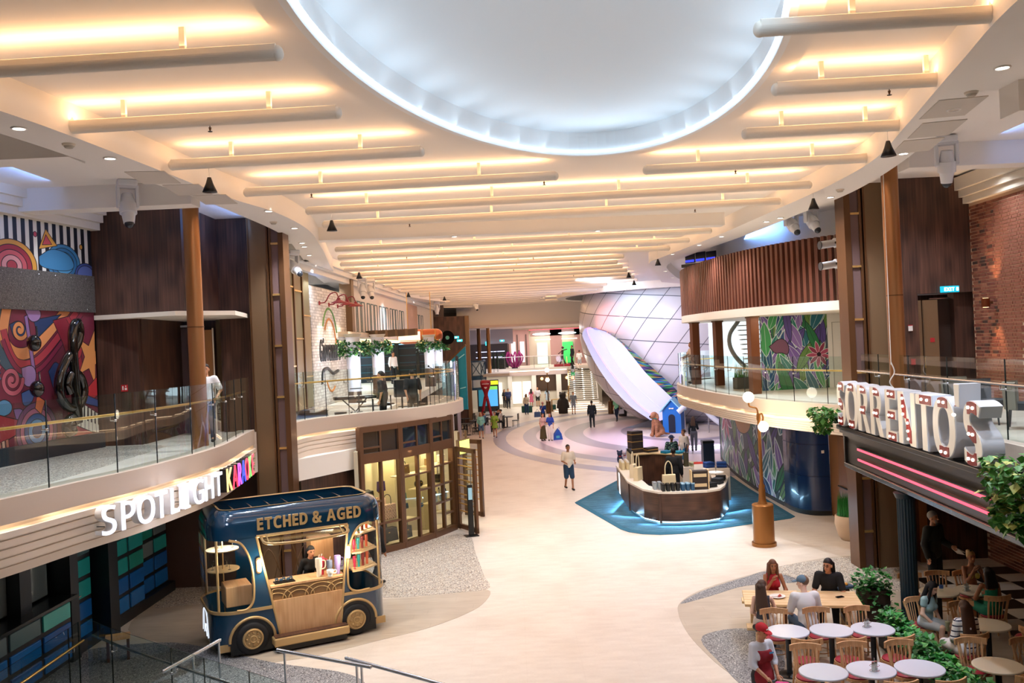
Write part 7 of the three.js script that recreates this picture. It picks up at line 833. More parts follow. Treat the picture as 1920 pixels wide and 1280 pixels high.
// bronze lamp post, planter, wall tablet
{
  const t = thing('lamp_post', 'bronze lamp post on a thick round base with two white globes at different heights', 'lamp post', [6.64, 0, -24.07]), b = mat(0xa06c38, 0.35, 0.6); part('base_drum', [C(0.33, 0.33, 0.09, 0, 0.045, 0, 32), C(0.285, 0.285, 1.02, 0, 0.6, 0, 32), C(0.29, 0.27, 0.03, 0, 1.12, 0, 32)], b, t); part('pole', lathe([[0.14, 1.12], [0.12, 1.18], [0.1, 1.24], [0.085, 1.45], [0.1, 1.5], [0.075, 1.56], [0.09, 1.62], [0.05, 1.7], [0.042, 3.4], [0.06, 3.45], [0.05, 3.6]], 20), b, t); part('upper_arm', tube([[0, 3.5, 0], [-0.05, 3.75, 0], [-0.15, 3.78, 0], [-0.24, 3.82, 0], [-0.25, 3.95, 0]], 0.025, 20, 6), b, t); part('lower_arm', tube([[0, 3.5, 0], [0.08, 3.6, 0], [0.12, 3.5, 0], [0.11, 3.4, 0]], 0.025, 20, 6), b, t); const gm = glow(0xfff3da, 4.2); part('globe', Sph(0.15, -0.25, 4.06, 0, 20), gm, t); part('globe', Sph(0.15, 0.11, 3.24, 0, 20), gm, t); bulb(0xffeccd, 6, [6.39, 4.06, -24.07], 7); bulb(0xffeccd, 6, [6.75, 3.24, -24.07], 7);
  const p = thing('grass_pot', 'round pale clay pot with upright green grasses beside the bronze pier', 'planter', [9.15, 0, -24.3]); part('pot', lathe([[0.02, 0], [0.3, 0.0], [0.38, 0.12], [0.46, 0.45], [0.44, 0.66], [0.4, 0.68], [0.38, 0.6]], 28), mat(0xc9ae92, 0.6), p); part('soil', C(0.38, 0.38, 0.03, 0, 0.6, 0, 24), M.soil, p); const g = []; for (let i = 0; i < 420; i++) { const a = rnd(6.28), r = Math.sqrt(rnd()) * 0.36, h = rnd(0.5, 0.78), q = new THREE.ConeGeometry(0.014, h, 3); q.rotateZ(rnd(-0.12, 0.12)); g.push(q.translate(Math.cos(a) * r, 0.6 + h / 2, Math.sin(a) * r)); } part('grass', g, M.leaf, p).userData.kind = 'stuff';
  const tb = thing('information_tablet', 'thin black information post beside the bronze pier', 'post', [8.5, 0, -22.3]); part('slab', B(0.12, 1.2, 0.3, 0, 0.6, 0, 0.01), M.black, tb); part('screen', B(0.01, 0.6, 0.24, -0.065, 0.85, 0), mat(0x2f3a40, 0.1), tb);
}


// ---------- cafe terrace ----------
const chairWood = mat(0xffffff, 0.45, 0, { map: TX.oak, tile: 0.9 });
function makeChair(label) {
  const t = thing('bentwood_chair', label, 'chair', [0, 0, 0], 0, 'bentwood chairs of the cafe'), ch = chairWood;
  part('seat', [lathe([[0.005, 0.475], [0.12, 0.485], [0.19, 0.47], [0.2, 0.445], [0.0, 0.44]], 24)], mat(0x9c2436, 0.5), t); part('seat_rim', C(0.21, 0.21, 0.045, 0, 0.42, 0, 28), ch, t);
  for (const x of [-1, 1]) { part('leg', bar([x * 0.2, 0, 0.2], [x * 0.15, 0.42, 0.14], 0.016, 8, 0.021), ch, t); part('leg', tube([[x * 0.2, 0, -0.24], [x * 0.16, 0.44, -0.16], [x * 0.17, 0.7, -0.2], [x * 0.18, 0.86, -0.25]], 0.018, 14, 8), ch, t); }
  const cv = (y, r) => { const p = []; for (let i = 0; i <= 8; i++) { const u = i / 4 - 1; p.push([u * 0.24, y, -0.19 - 0.1 * (1 - u * u) + 0.0]); } return p; };
  const pts = cv(0.84), A = [], n = pts.length; for (let i = 0; i + 1 < n; i++) A.push(beam(pts[i], [pts[i + 1][0] + 0.001, pts[i + 1][1], pts[i + 1][2]], 0.024, 0.095)); part('top_rail', A, ch, t);
  for (let i = 0; i < 5; i++) { const u = (i - 2) * 0.055; part('spindle', bar([u * 0.9, 0.43, -0.19], [u * 1.25, 0.82, -0.27], 0.009, 7), ch, t); }
  part('stretcher_ring', new THREE.TorusGeometry(0.155, 0.01, 6, 24).rotateX(Math.PI / 2).translate(0, 0.2, 0), ch, t);
  return t;
}
function makeTable(label, m, w) {
  const t = thing('round_cafe_table', label, 'table', [0, 0, 0], 0, 'round cafe tables'); part('table_top', lathe([[0.0, 0.752], [0.34, 0.752], [0.352, 0.744], [0.352, 0.722], [0.34, 0.715], [0, 0.715]], 44), m, t); part('column', C(0.045, 0.045, 0.7, 0, 0.36, 0, 16), w, t); part('foot', lathe([[0.0, 0.05], [0.06, 0.045], [0.2, 0.015], [0.21, 0], [0, 0]], 28), M.black, t); return t;
}
{
  const white = mat(0xccd2de, 0.35), cream = mat(0xe6dcc4, 0.35), pl = mat(0x16202a, 0.4), T = makeTable('round white cafe table beside the waitress, left end of the back row', white, pl), T2 = makeTable('round cream cafe table right of the hedge, nearest row', cream, pl);
  T.position.set(4.44, 0, -14.9); T2.position.set(6.95, 0, -13.0);
  copy(T, [5.16, 0, -14.86], 0, 'round white cafe table in the middle of the back row'); copy(T, [5.85, 0, -14.83], 0, 'round white cafe table by the hedge with a condiment rack, back row'); copy(T, [4.39, 0, -13.06], 0, 'round white cafe table at the left of the front row'); copy(T, [5.1, 0, -13.06], 0, 'round white cafe table in the middle of the front row with a rack'); copy(T, [5.81, 0, -13.04], 0, 'round white cafe table at the hedge in the front row');
  copy(T2, [7.76, 0, -14.77], 0, 'round cream cafe table beside the woman in stripes'); copy(T2, [7.89, 0, -16.73], 0, 'round cream cafe table with a water bottle, by the blue column'); copy(T2, [8.56, 0, -16.73], 0, 'round cream cafe table between the woman in green and the woman drinking'); copy(T2, [7.72, 0, -12.9], 0, 'round cream cafe table cut by the right edge of the photo');
  const c0 = makeChair('bentwood chair behind the left table of the back row'); let first = true; const put = (x, z, a, l) => { if (first) { c0.position.set(x, 0, z); c0.rotation.y = a; c0.userData.label = l; first = false; } else copy(c0, [x, 0, z], a, l); };
  [[4.44, -14.9, 'left table of the back row'], [5.16, -14.86, 'middle table of the back row'], [5.85, -14.83, 'hedge side table of the back row'], [4.39, -13.06, 'left table of the front row'], [5.1, -13.06, 'middle table of the front row'], [5.81, -13.04, 'hedge side table of the front row'], [6.95, -13.0, 'cream table right of the hedge'], [7.72, -12.9, 'cream table at the photo edge']].forEach(([x, z, l], i) => { put(x + (i % 3) * 0.04 - 0.03, z - 0.56, (i % 3 - 1) * 0.1, 'bentwood chair at the far side of the ' + l); put(x + 0.1 - (i % 2) * 0.06, z + 0.6, Math.PI + (i % 3 - 1) * 0.18, 'bentwood chair at the near side of the ' + l); });
  put(7.12, -14.2, Math.PI + 0.1, 'bentwood chair carrying the woman in the striped top'); put(7.12, -15.75, 0.55, 'bentwood chair carrying the girl with the long drink'); put(7.75, -15.4, 0.1, 'empty bentwood chair behind the cream table by the stripes'); put(8.3, -14.2, 2.2, 'empty bentwood chair with its back to the front, right of the cream table'); put(8.55, -16.1, Math.PI, 'bentwood chair carrying the woman in green'); put(8.8, -17.35, 0.1, 'bentwood chair carrying the woman with the yellow top'); put(7.7, -17.35, 0.0, 'empty bentwood chair behind the bottle table, by the column'); put(8.25, -17.4, -0.1, 'empty bentwood chair left of the woman drinking'); put(8.5, -14.9, -1.9, 'empty bentwood chair facing the wall at the right edge'); put(8.7, -13.8, -1.4, 'empty bentwood chair farthest right under the canopy');
  const rack = (x, z, l) => { const t = thing('condiment_rack', l, 'condiment rack', [x, 0.753, z], 0.5, 'condiment racks'); part('wire_frame', [tube([[-0.06, 0.01, -0.04], [0.06, 0.01, -0.04], [0.06, 0.01, 0.04], [-0.06, 0.01, 0.04]], 0.004, 30, 5, true), tube([[-0.06, 0.08, -0.04], [0.06, 0.08, -0.04], [0.06, 0.08, 0.04], [-0.06, 0.08, 0.04]], 0.004, 30, 5, true), bar([0, 0, 0], [0, 0.19, 0], 0.005, 6)], M.steel, t); for (const dx of [-0.032, 0.032]) { const s = part('shaker', C(0.024, 0.02, 0.1, dx, 0.06, 0, 12), mat(0xcfd3cf, 0.15), t); part('shaker_cap', C(0.022, 0.016, 0.03, dx, 0.125, 0, 12), M.steel, s); } };
  rack(5.78, -14.9, 'condiment rack on the hedge side table of the back row'); rack(5.12, -12.98, 'condiment rack on the middle table of the front row'); rack(8.38, -16.66, 'condiment rack on the table between the two women'); rack(7.66, -12.9, 'condiment rack on the table at the photo edge');
  const bt = thing('water_bottle', 'clear bottle with a blue label on the table by the column', 'bottle', [7.92, 0.753, -16.7]); part('glass', lathe([[0.035, 0], [0.037, 0.15], [0.014, 0.22], [0.014, 0.27], [0, 0.27]], 16), M.glassClear, bt); part('bottle_label', C(0.038, 0.038, 0.06, 0, 0.09, 0, 16), mat(0x3a62a8, 0.5), bt); part('bottle_cap', C(0.016, 0.016, 0.02, 0, 0.275, 0, 10), M.white, bt);
  const tb = thing('tall_glass', 'tall empty tumbler on the table between the two women', 'glass', [8.62, 0.753, -16.62]); part('tumbler', lathe([[0.0, 0.005], [0.03, 0.005], [0.04, 0.15]], 16), M.glassClear, tb); part('drink', C(0.028, 0.034, 0.07, 0, 0.045, 0, 14), mat(0xd8c6c8, 0.2), tb);
  // picnic table with four diners
  const p = thing('picnic_table', 'long light wood picnic table with benches where four people sit', 'table', [5.25, 0, -16.72], -0.2); for (let k = 0; k < 6; k++) part('plank', B(2.1, 0.05, 0.15, 0, 0.725, -0.4 + k * 0.16, 0.008), M.pine, p); for (const z of [-0.82, 0.82]) { part('bench_plank', B(2.1, 0.05, 0.28, 0, 0.44, z, 0.01), M.pine, p); for (const x of [-0.85, 0.85]) part('bench_leg', B(0.08, 0.42, 0.24, x, 0.21, z), M.pine, p); } for (const x of [-0.8, 0.8]) { part('trestle_leg', [B(0.09, 0.7, 0.09, x, 0.35, -0.3), B(0.09, 0.7, 0.09, x, 0.35, 0.3)], M.pine, p); part('cross_rail', [B(0.08, 0.08, 0.8, x, 0.66, 0), B(0.08, 0.08, 1.7, x, 0.38, 0)], mat(0x4a3428, 0.5), p); }
  const pw = (x, z) => { const q = V(x, 0, z).applyAxisAngle(V(0, 1, 0), -0.2); return [5.25 + q.x, 0.752, -16.72 + q.z]; };
  const ph = thing('mobile_phone', 'black phone lying on the picnic table near its free end', 'phone', pw(0.72, -0.05), 0.3); part('phone_body', B(0.15, 0.012, 0.08, 0, 0.006, 0, 0.004), M.black, ph); part('phone_screen', B(0.14, 0.002, 0.07, 0, 0.013, 0), mat(0x101216, 0.05), ph);
  const pt = thing('dinner_plate', 'white plate with red food and cutlery in front of the woman in red', 'plate', pw(-0.42, 0.0)); part('plate', lathe([[0, 0.006], [0.09, 0.008], [0.15, 0.022], [0.15, 0.027], [0.09, 0.014], [0, 0.012]], 28), M.white, pt); part('food', [Sph(0.03, 0.05, 0.025, 0, 8), Sph(0.024, 0.02, 0.022, 0.03, 8)], mat(0xc23a2a, 0.5), pt); part('knife', B(0.2, 0.004, 0.014, -0.02, 0.03, 0.04), M.steel, pt);
  for (const [x, z, l] of [[-0.12, 0.12, 'clear plastic cup nearest the woman in red'], [-0.02, -0.05, 'second clear cup beside the man in white']]) { const g = thing('plastic_cup', l, 'cup', pw(x, z)); part('cup', lathe([[0, 0.004], [0.03, 0.004], [0.04, 0.13]], 16), M.glassClear, g); part('water', C(0.03, 0.035, 0.07, 0, 0.045, 0, 14), mat(0xcfe0e4, 0.1), g); }
  const sk = thing('food_tray', 'small tray of colourful food on the terrazzo ledge behind the diners', 'tray', [6.55, 0, -18.15], 0.2); part('box', B(0.5, 0.06, 0.22, 0, 0.5, 0, 0.02), mat(0x35506a, 0.5), sk); part('stand', B(0.3, 0.48, 0.12, 0, 0.24, 0), M.walnut, sk); part('food', [Sph(0.04, -0.12, 0.55, 0, 8), Sph(0.04, 0.1, 0.55, 0.02, 8), Sph(0.035, 0.0, 0.55, -0.03, 8)], mat(0xd99a3a, 0.6), sk);
  // hedge: planter box and a low run of ivy
  const hd = thing('hedge_planter', 'bright green leafy hedge in a dark box beside the blue fluted column', 'planter', [6.78, 0, -17.1], 0.1); part('box', B(0.5, 0.75, 0.4, 0, 0.375, 0, 0.02), mat(0x3a2b22, 0.6), hd); const hl = (n, w, d, y0, y1, s, out) => { const g = []; for (let i = 0; i < n; i++) { const l = leafGeo(s * rnd(0.7, 1.3)); l.rotateX(rnd(-0.9, 0.9)); l.rotateY(rnd(6.28)); g.push(l.translate(rnd(-w / 2, w / 2), rnd(y0, y1), rnd(-d / 2, d / 2))); } return out.push(...g), out; }; part('leaves', hl(520, 0.62, 0.52, 0.35, 1.1, 0.1, []), M.leaf, hd).userData.kind = 'stuff'; part('leaves_dark', hl(180, 0.58, 0.48, 0.3, 0.95, 0.1, []), M.leafDark, hd).userData.kind = 'stuff';
  const rn = thing('ivy_divider', 'low run of glossy green ivy dividing the white tables from the cream ones', 'hedge', [6.42, 0, -13.9], 0); part('trough', beam([0.18, 0.2, -2.2], [-0.1, 0.2, 2.9], 0.3, 0.4), mat(0x2a211b, 0.7), rn); const run = (n, s) => { const g = []; for (let i = 0; i < n; i++) { const f = rnd(), l = leafGeo(s * rnd(0.7, 1.3)); l.rotateX(rnd(-0.9, 0.9)); l.rotateY(rnd(6.28)); const a = rnd(6.28), r = Math.sqrt(rnd()); g.push(l.translate(0.18 - 0.28 * f + Math.cos(a) * r * 0.24, 0.48 + Math.sin(a) * r * 0.22 + Math.sin(f * 21) * 0.05, -2.2 + 5.1 * f)); } return g; }; part('leaves', run(1500, 0.11), M.leaf, rn).userData.kind = 'stuff'; part('leaves_dark', run(700, 0.11), M.leafDark, rn).userData.kind = 'stuff'; part('leaves_light', run(260, 0.1), M.leafLight, rn).userData.kind = 'stuff';
  // trailing plants at both ends of the canopy
  for (const [x, z, l, n] of [[7.35, -20.2, 'trailing variegated plant at the far end of the canopy', 300], [6.84, -11.75, 'trailing variegated plant at the near end of the canopy', 420]]) { const t = thing('trailing_plant', l, 'plant', [x, 3.66, z]); part('pot', B(0.3, 0.14, 0.3, 0.05, 0.07, 0, 0.03), M.dark, t); const vine = (k) => { const g = []; for (let i = 0; i < k; i++) { const f = rnd(), a = rnd(6.28), lf = leafGeo(0.14 * rnd(0.7, 1.25)); lf.rotateX(rnd(-0.2, 1.2)); lf.rotateY(rnd(6.28)); g.push(lf.translate(-0.2 - rnd(0.22) + Math.cos(a) * 0.2 * (1 - f), 0.3 - f * 0.85 * (n > 400 ? 1.15 : 0.6) + rnd(0.1), Math.sin(a) * 0.42 * (1 - f * 0.4))); } return g; }; part('leaves', vine(n), mat(0x4d8a3a, 0.45), t).userData.kind = 'stuff'; part('pale_leaves', vine(n / 4 | 0), mat(0xb9bf6a, 0.5), t).userData.kind = 'stuff'; }
  // spotlit cool pool on the white tables
  spot(0xcfe2ff, 30, [5.2, 8.8, -12.2], [5.6, 0.7, -14.2], 0.19, 0.35, 3); spot(0xcfe2ff, 90, [6.6, 8.8, -13.6], [7.0, 0.9, -15.3], 0.1, 0.4, 3);
  // terrace upstairs: round backed chairs behind the letters
  let k = 0; for (const [x, z] of [[8.9, -17.6], [8.95, -16.6], [9.0, -15.6], [8.9, -13.4], [8.9, -12.2]]) { const t = thing('lounge_chair', 'curved grey lounge chair on the upper terrace, ' + ['farthest from the camera', 'second from the bronze column', 'third from the bronze column', 'fourth, beside the seated person', 'nearest the camera'][k], 'chair', [x, FLOOR2, z], 0.4 + k * 0.3, 'lounge chairs on the upper terrace'); part('back_shell', sweep(Array.from({ length: 13 }, (_, i) => { const a = Math.PI * (0.1 + 0.8 * i / 12); return [Math.cos(a) * 0.33, -Math.sin(a) * 0.3]; }), [[0, 0.35], [-0.03, 0.82], [0.02, 0.84], [0.05, 0.35]]), mat(k % 2 ? 0x3a424a : 0x8a8478, 0.7), t); part('seat', C(0.28, 0.29, 0.12, 0, 0.4, 0.02, 20), mat(0x2b323a, 0.7), t); for (const [a, b] of [[-0.2, -0.2], [0.2, -0.2], [-0.2, 0.2], [0.2, 0.2]]) part('leg', bar([a * 1.2, 0, b * 1.2], [a, 0.36, b], 0.018, 6), M.dark, t); k++; }
}


// ---------- glass balustrade and rails in the foreground ----------
{
  const gl = mat(0xe4f2ee, 0.02, 0, { transmission: 1, thickness: 0, ior: 1.45 });
  const a = balustrade('stairwell_balustrade', 'near glass balustrade of the stairwell at the lower left, running away from the camera', [[-7.95, -11.2], [-7.95, -15.7]], 0.0, 1.2, [0, 0.45, 0.92, 1], 0.88, -1, { flat: true, rail: M.brass, glass: gl, endPost: true }); void a;
  balustrade('stairwell_balustrade', 'long glass balustrade of the stairwell running across in front of the kiosk bus', [[-7.9, -15.9], [-7.05, -15.16], [-5.08, -13.62], [-3.92, -12.77], [-3.1, -12.1]], 0.0, 1.2, [0, 0.16, 0.47, 0.62, 0.8, 1], 0.88, 1, { flat: true, rail: M.steel, glass: gl });
  const rail = (label, p, q, posts, y = 1.0) => { const t = thing('steel_handrail', label, 'handrail', [p[0], 0, p[1]], 0, 'steel handrails'), dx = q[0] - p[0], dz = q[1] - p[1]; part('rail', bar([0, y, 0], [dx, y, dz], 0.028, 12), M.steel, t); part('end_cap', [Sph(0.03, 0, y, 0, 10), Sph(0.03, dx, y, dz, 10)], M.steel, t); for (const f of posts) part('post', bar([dx * f, 0, dz * f], [dx * f, y, dz * f], 0.02, 10), M.steel, t); };
  rail('steel handrail with its top end in front of the bus front corner', [-5.19, -14.96], [-5.6, -13.6], [0.02, 0.5]); rail('middle steel handrail crossing in front of the bus step', [-4.04, -14.34], [-2.37, -13.38], [0.08, 0.86]); rail('steel handrail farthest to the right in front of the bus', [-2.82, -13.82], [-1.0, -12.4], [0.15, 0.9]);
  const bl = thing('wood_block', 'small wooden block seen through the stairwell glass by the karaoke door', 'stool', [-7.95, 0, -17.2], 0.4); part('block_top', B(0.45, 0.06, 0.3, 0, 0.44, 0, 0.01), M.oak, bl); part('block_leg', [B(0.05, 0.42, 0.26, -0.18, 0.21, 0), B(0.05, 0.42, 0.26, 0.18, 0.21, 0)], M.walnut, bl);
}


// ---------- people ----------
const skinMats = new Map();
const SKIN = { a: 0xe0ac8c, b: 0xc98f6c, c: 0xa87250, d: 0x6b4630, e: 0xf0c8b0 };
function person(o) {
  const near = o.near || 0, cell = [0.034, 0.022, 0.0145][near], s = (o.h || 1.7) / 1.75, fem = !!o.fem, sit = o.sit, lean = o.lean || 0, P0 = [0, sit ? sit / s + 0.1 : 0.96, 0], up = P0[1] - 0.96, cl = Math.cos(lean), sl = Math.sin(lean);
  const U = ([x, y, z]) => { const v = y - 0.96; return [x, 0.96 + up + v * cl - z * sl, v * sl + z * cl]; }, w = fem ? 0.155 : 0.18, sh = (q) => q.map((v) => v * s), E = (p) => ({ ...p, ...(p.c ? { c: sh(p.c), r: sh(p.r) } : { a: sh(p.a), b: sh(p.b), ra: p.ra * s, rb: p.rb * s }) });
  const arm = { down: [[0.06, 1.13, -0.03], [0.07, 0.88, 0.05]], table: [[0.08, 1.16, 0.12], [-0.04, 1.12, 0.36]], lap: [[0.05, 1.15, 0.04], [-0.05, 1.0, 0.26]], face: [[0.04, 1.14, 0.16], [-0.1, 1.42, 0.22]], hip: [[0.12, 1.16, -0.06], [0.03, 0.98, 0.1]], hold: [[0.07, 1.14, 0.0], [0.0, 1.08, 0.26]], out: [[0.12, 1.2, 0.02], [0.14, 1.16, 0.26]], back: [[0.08, 1.14, -0.12], [0.04, 0.92, -0.18]], rail: [[0.1, 1.18, 0.12], [0.06, 1.1, 0.36]] };
  const J = {}; for (const [k, x] of [['L', 1], ['R', -1]]) { const a = arm[o['arm' + k] || 'down']; J['sh' + k] = U([x * w, 1.42, 0]); J['el' + k] = U([x * (w + a[0][0]), a[0][1], a[0][2]]); J['wr' + k] = U([x * (w + a[1][0]), a[1][1], a[1][2]]); const st = (o.walk || 0) * x; J['hp' + k] = [x * 0.09, P0[1] - 0.03, 0]; if (sit) { const sp = o.spread || 0.1; J['kn' + k] = [x * (0.09 + sp * 0.4), P0[1] - 0.02, 0.42]; J['an' + k] = [x * (0.09 + sp * 0.5), 0.09, 0.4 + (o.tuck || 0)]; } else { J['kn' + k] = [x * 0.1, 0.52, 0.02 + Math.max(0, st) * 0.16 + Math.min(0, st) * 0.05]; J['an' + k] = [x * 0.1, 0.09 + Math.max(0, -st) * 0.09, -0.02 + st * 0.26]; } }
  const hd = U([0, 1.635, 0.02 + (o.nod || 0) * 0.06]), ry = o.look || 0, rx = lean * 0.4 + (o.nod || 0), H = ([x, y, z]) => { const a = y * Math.cos(rx) - z * Math.sin(rx), b = y * Math.sin(rx) + z * Math.cos(rx); return [hd[0] + x * Math.cos(ry) + b * Math.sin(ry), hd[1] + a, hd[2] - x * Math.sin(ry) + b * Math.cos(ry)]; };
  const torso = (g) => [ell(U([0, 1.3, 0.0]), [w - 0.03 + g, 0.18 + g, 0.105 + g], 0, lean), ell(U([0, 1.08, 0.005]), [(fem ? 0.115 : 0.14) + g + (o.stout || 0), 0.16 + g, 0.095 + g + (o.stout || 0)], 0, lean), ell([0, P0[1], 0], [(fem ? 0.16 : 0.15) + g, 0.13 + g, 0.11 + g]), cap(U([-w + 0.04, 1.415, 0]), U([w - 0.04, 1.415, 0]), 0.05 + g, 0.05 + g), ...(fem ? [ell(U([0.07, 1.27, 0.075]), [0.066 + g, 0.066 + g, 0.06 + g]), ell(U([-0.07, 1.27, 0.075]), [0.066 + g, 0.066 + g, 0.06 + g])] : [])];
  const mid = (a, b, t) => a.map((v, i) => v + (b[i] - v) * t), limb = (k, g, t = 2) => [cap(J['sh' + k], mid(J['sh' + k], J['el' + k], Math.min(1, t)), (fem ? 0.042 : 0.05) + g, 0.038 + g), ...(t > 1 ? [cap(J['el' + k], mid(J['el' + k], J['wr' + k], t - 1), 0.037 + g, 0.026 + g)] : [])], leg = (k, g, t = 2) => [cap(J['hp' + k], mid(J['hp' + k], J['kn' + k], Math.min(1, t)), 0.082 + g, 0.056 + g), ...(t > 1 ? [cap(J['kn' + k], mid(J['kn' + k], J['an' + k], t - 1), 0.053 + g, 0.036 + g)] : [])];
  const t = thing('person', o.label, 'person', o.at, o.turn || 0, o.group), skin = SKIN[o.skin || 'b'], sc = new THREE.Color(skin), dark = new THREE.Color(0x1c1210), lip = sc.clone().lerp(new THREE.Color(0x9a3038), 0.55);
  const bp = [...torso(-0.01), cap(U([0, 1.42, -0.01]), mid(U([0, 1.42, -0.01]), hd, 0.75), 0.056, 0.05), ...['L', 'R'].flatMap((k) => [...limb(k, 0), ...leg(k, 0), cap(J['an' + k], [J['an' + k][0], J['an' + k][1] - 0.06, J['an' + k][2] + 0.13], 0.036, 0.028)])].map(E);
  const gs = [sdfMesh(bp, cell, 0.03, [], () => sc)];
  const hp = [ell(H([0, 0.022, -0.008]), [0.074, 0.1, 0.092], ry, rx), ell(H([0, -0.055, 0.03]), [0.05, 0.062, 0.056], ry, rx), cap(H([0, 0.012, 0.078]), H([0, -0.024, 0.098]), 0.009, 0.014), ell(H([0.076, -0.01, -0.005]), [0.012, 0.03, 0.02], ry), ell(H([-0.076, -0.01, -0.005]), [0.012, 0.03, 0.02], ry)].map(E);
  const inv = (x, y, z) => { const a = x / s - hd[0], b = y / s - hd[1], c = z / s - hd[2], X = a * Math.cos(ry) - c * Math.sin(ry), Z = a * Math.sin(ry) + c * Math.cos(ry); return [X, b * Math.cos(rx) + Z * Math.sin(rx), -b * Math.sin(rx) + Z * Math.cos(rx)]; };
  gs.push(sdfMesh(hp, [0.022, 0.011, 0.0055][near], 0.02, [], near ? (x, y, z) => { const [a, b, c] = inv(x, y, z); if (c < 0.05) return sc; const q = Math.abs(a); return Math.hypot((q - 0.031) / 1.5, b - 0.012) < 0.0075 || (Math.abs(b - 0.036 + q * 0.1) < 0.005 && q > 0.012 && q < 0.05) ? dark : Math.abs(b + 0.058) < 0.008 && q < 0.024 ? lip : o.beard && b < -0.03 ? o.beard : sc; } : () => sc));
  for (const k of ['L', 'R']) {
    const e = V(...J['el' + k]), r = V(...J['wr' + k]), d = r.clone().sub(e).normalize(), sd = k === 'L' ? 1 : -1, side = V(0, 0, 1).sub(d.clone().multiplyScalar(d.z)); if (side.length() < 0.3) side.set(-sd, 0, 0).sub(d.clone().multiplyScalar(-sd * d.x)); side.normalize(); const nrm = d.clone().cross(side), q = (a, b, c) => r.clone().addScaledVector(d, a).addScaledVector(side, b).addScaledVector(nrm, c * sd).toArray();
    const h = [ell(q(0.045, 0, 0), [0.03, 0.036, 0.03]), cap(q(0.01, 0, 0), q(0.07, 0.0, 0), 0.022, 0.026)];
    if (near > 1) { [[0.028, 0.075], [0.01, 0.085], [-0.009, 0.08], [-0.027, 0.062]].forEach(([b, l]) => { h.push(cap(q(0.07, b, 0), q(0.07 + l * 0.5, b * 1.05, -0.008), 0.0095, 0.009), cap(q(0.07 + l * 0.5, b * 1.05, -0.008), q(0.07 + l * 0.82, b, -0.035), 0.009, 0.008)); }); h.push(cap(q(0.02, 0.03, -0.01), q(0.06, 0.055, -0.02), 0.012, 0.0095), cap(q(0.06, 0.055, -0.02), q(0.085, 0.05, -0.032), 0.0095, 0.008)); } else h.push(cap(q(0.06, 0.012, 0), q(0.13, 0.01, -0.025), 0.018, 0.012), cap(q(0.06, -0.014, 0), q(0.125, -0.012, -0.025), 0.017, 0.012), cap(q(0.02, 0.03, 0), q(0.075, 0.05, -0.015), 0.013, 0.01));
    gs.push(sdfMesh(h.map(E), [0.026, 0.014, 0.005][near], near > 1 ? 0.008 : 0.012, [], () => sc));
  }
  if (!skinMats.has(0)) skinMats.set(0, mat(0xffffff, 0.55, 0, { vertexColors: true })); part('body', gs, skinMats.get(0), t);
  const T = o.top || {}, above = (v) => (x, y, z) => { const a = y / s - P0[1], b = z / s; return v - 0.96 - (a * cl + b * sl); }, below = (v) => (x, y, z) => (y / s - P0[1]) * cl + (z / s) * sl - (v - 0.96);
  if (T.c !== undefined) { const g = T.g || 0.014, hem = T.hem ?? (T.crop ? 1.06 : 0.86), pr = [...torso(g), ...(T.sleeve ? ['L', 'R'].flatMap((k) => limb(k, g + 0.006, T.sleeve)) : [])].map(E), clips = [...(T.sleeve && T.sleeve > 0 ? [] : [(x) => Math.abs(x / s) - (w - 0.045 + (T.strap ? 0 : 0.02))]), above(hem), below(T.strap ? 1.34 : 1.475)].map((f) => (x, y, z) => f(x, y, z) * s);
    const m = mat(0xffffff, 0.85); m.color.set(T.c); if (T.map) { m.map = T.map; m.color.set(0xffffff); m.userData.tile = T.tile || 0.5; } const sm = T.strap || T.sleeve ? clips.filter((_, i) => !(T.sleeve && i === 0) || true) : clips; part(T.name || 'shirt', sdfMesh(pr, cell, 0.025, T.sleeve ? [(x, y, z) => (Math.hypot(x, z) < 0.22 * s || sit ? above(hem)(x, y, z) * s : -1), (x, y, z) => (Math.abs(x) < 0.1 * s ? below(1.475)(x, y, z) * s : -1)] : sm), m, t); if (T.strap) part('straps', [tube([[0.08, 1.3, 0.1], [0.09, 1.44, 0.05], [0.085, 1.45, -0.05], [0.08, 1.3, -0.11]].map(U).map(sh), 0.008, 12, 5), tube([[-0.08, 1.3, 0.1], [-0.09, 1.44, 0.05], [-0.085, 1.45, -0.05], [-0.08, 1.3, -0.11]].map(U).map(sh), 0.008, 12, 5)], m, t); if (T.lapel) part('inner_shirt', sdfMesh([E(ell(U([0, 1.3, 0.045]), [0.05, 0.17, 0.09], 0, lean))], cell, 0.02), mat(T.lapel, 0.8), t); }
  const Bt = o.bottom || { c: 0x22242c, type: 'trousers' }; { const m = mat(Bt.c, 0.85), g = Bt.g || 0.018, hipE = ell([0, P0[1], 0], [(fem ? 0.16 : 0.15) + g, 0.13 + g, 0.11 + g]); let pr, clip = []; if (Bt.type === 'skirt') { const y1 = Bt.len ?? 0.4; pr = [hipE, cap([0, P0[1] - 0.05, 0], [0, y1, 0.01], 0.15, Bt.flare || 0.2)]; clip = [(x, y) => (y1 + 0.02) * s - y]; if (sit) pr = [hipE, ...['L', 'R'].flatMap((k) => leg(k, 0.03, 1)), cap([0, P0[1] - 0.02, 0.1], [0, P0[1] - 0.03, 0.4], 0.1, 0.1)], clip = []; } else pr = [hipE, ...['L', 'R'].flatMap((k) => leg(k, g + (Bt.loose || 0), Bt.type === 'shorts' ? Bt.len || 0.8 : 2))]; clip.push((x, y, z) => (y / s - P0[1] - 0.1) * s * (sit ? 1 : 1)); part(Bt.type === 'skirt' ? 'skirt' : Bt.type || 'trousers', sdfMesh(pr.map(E), cell, 0.03, clip), m, t); }
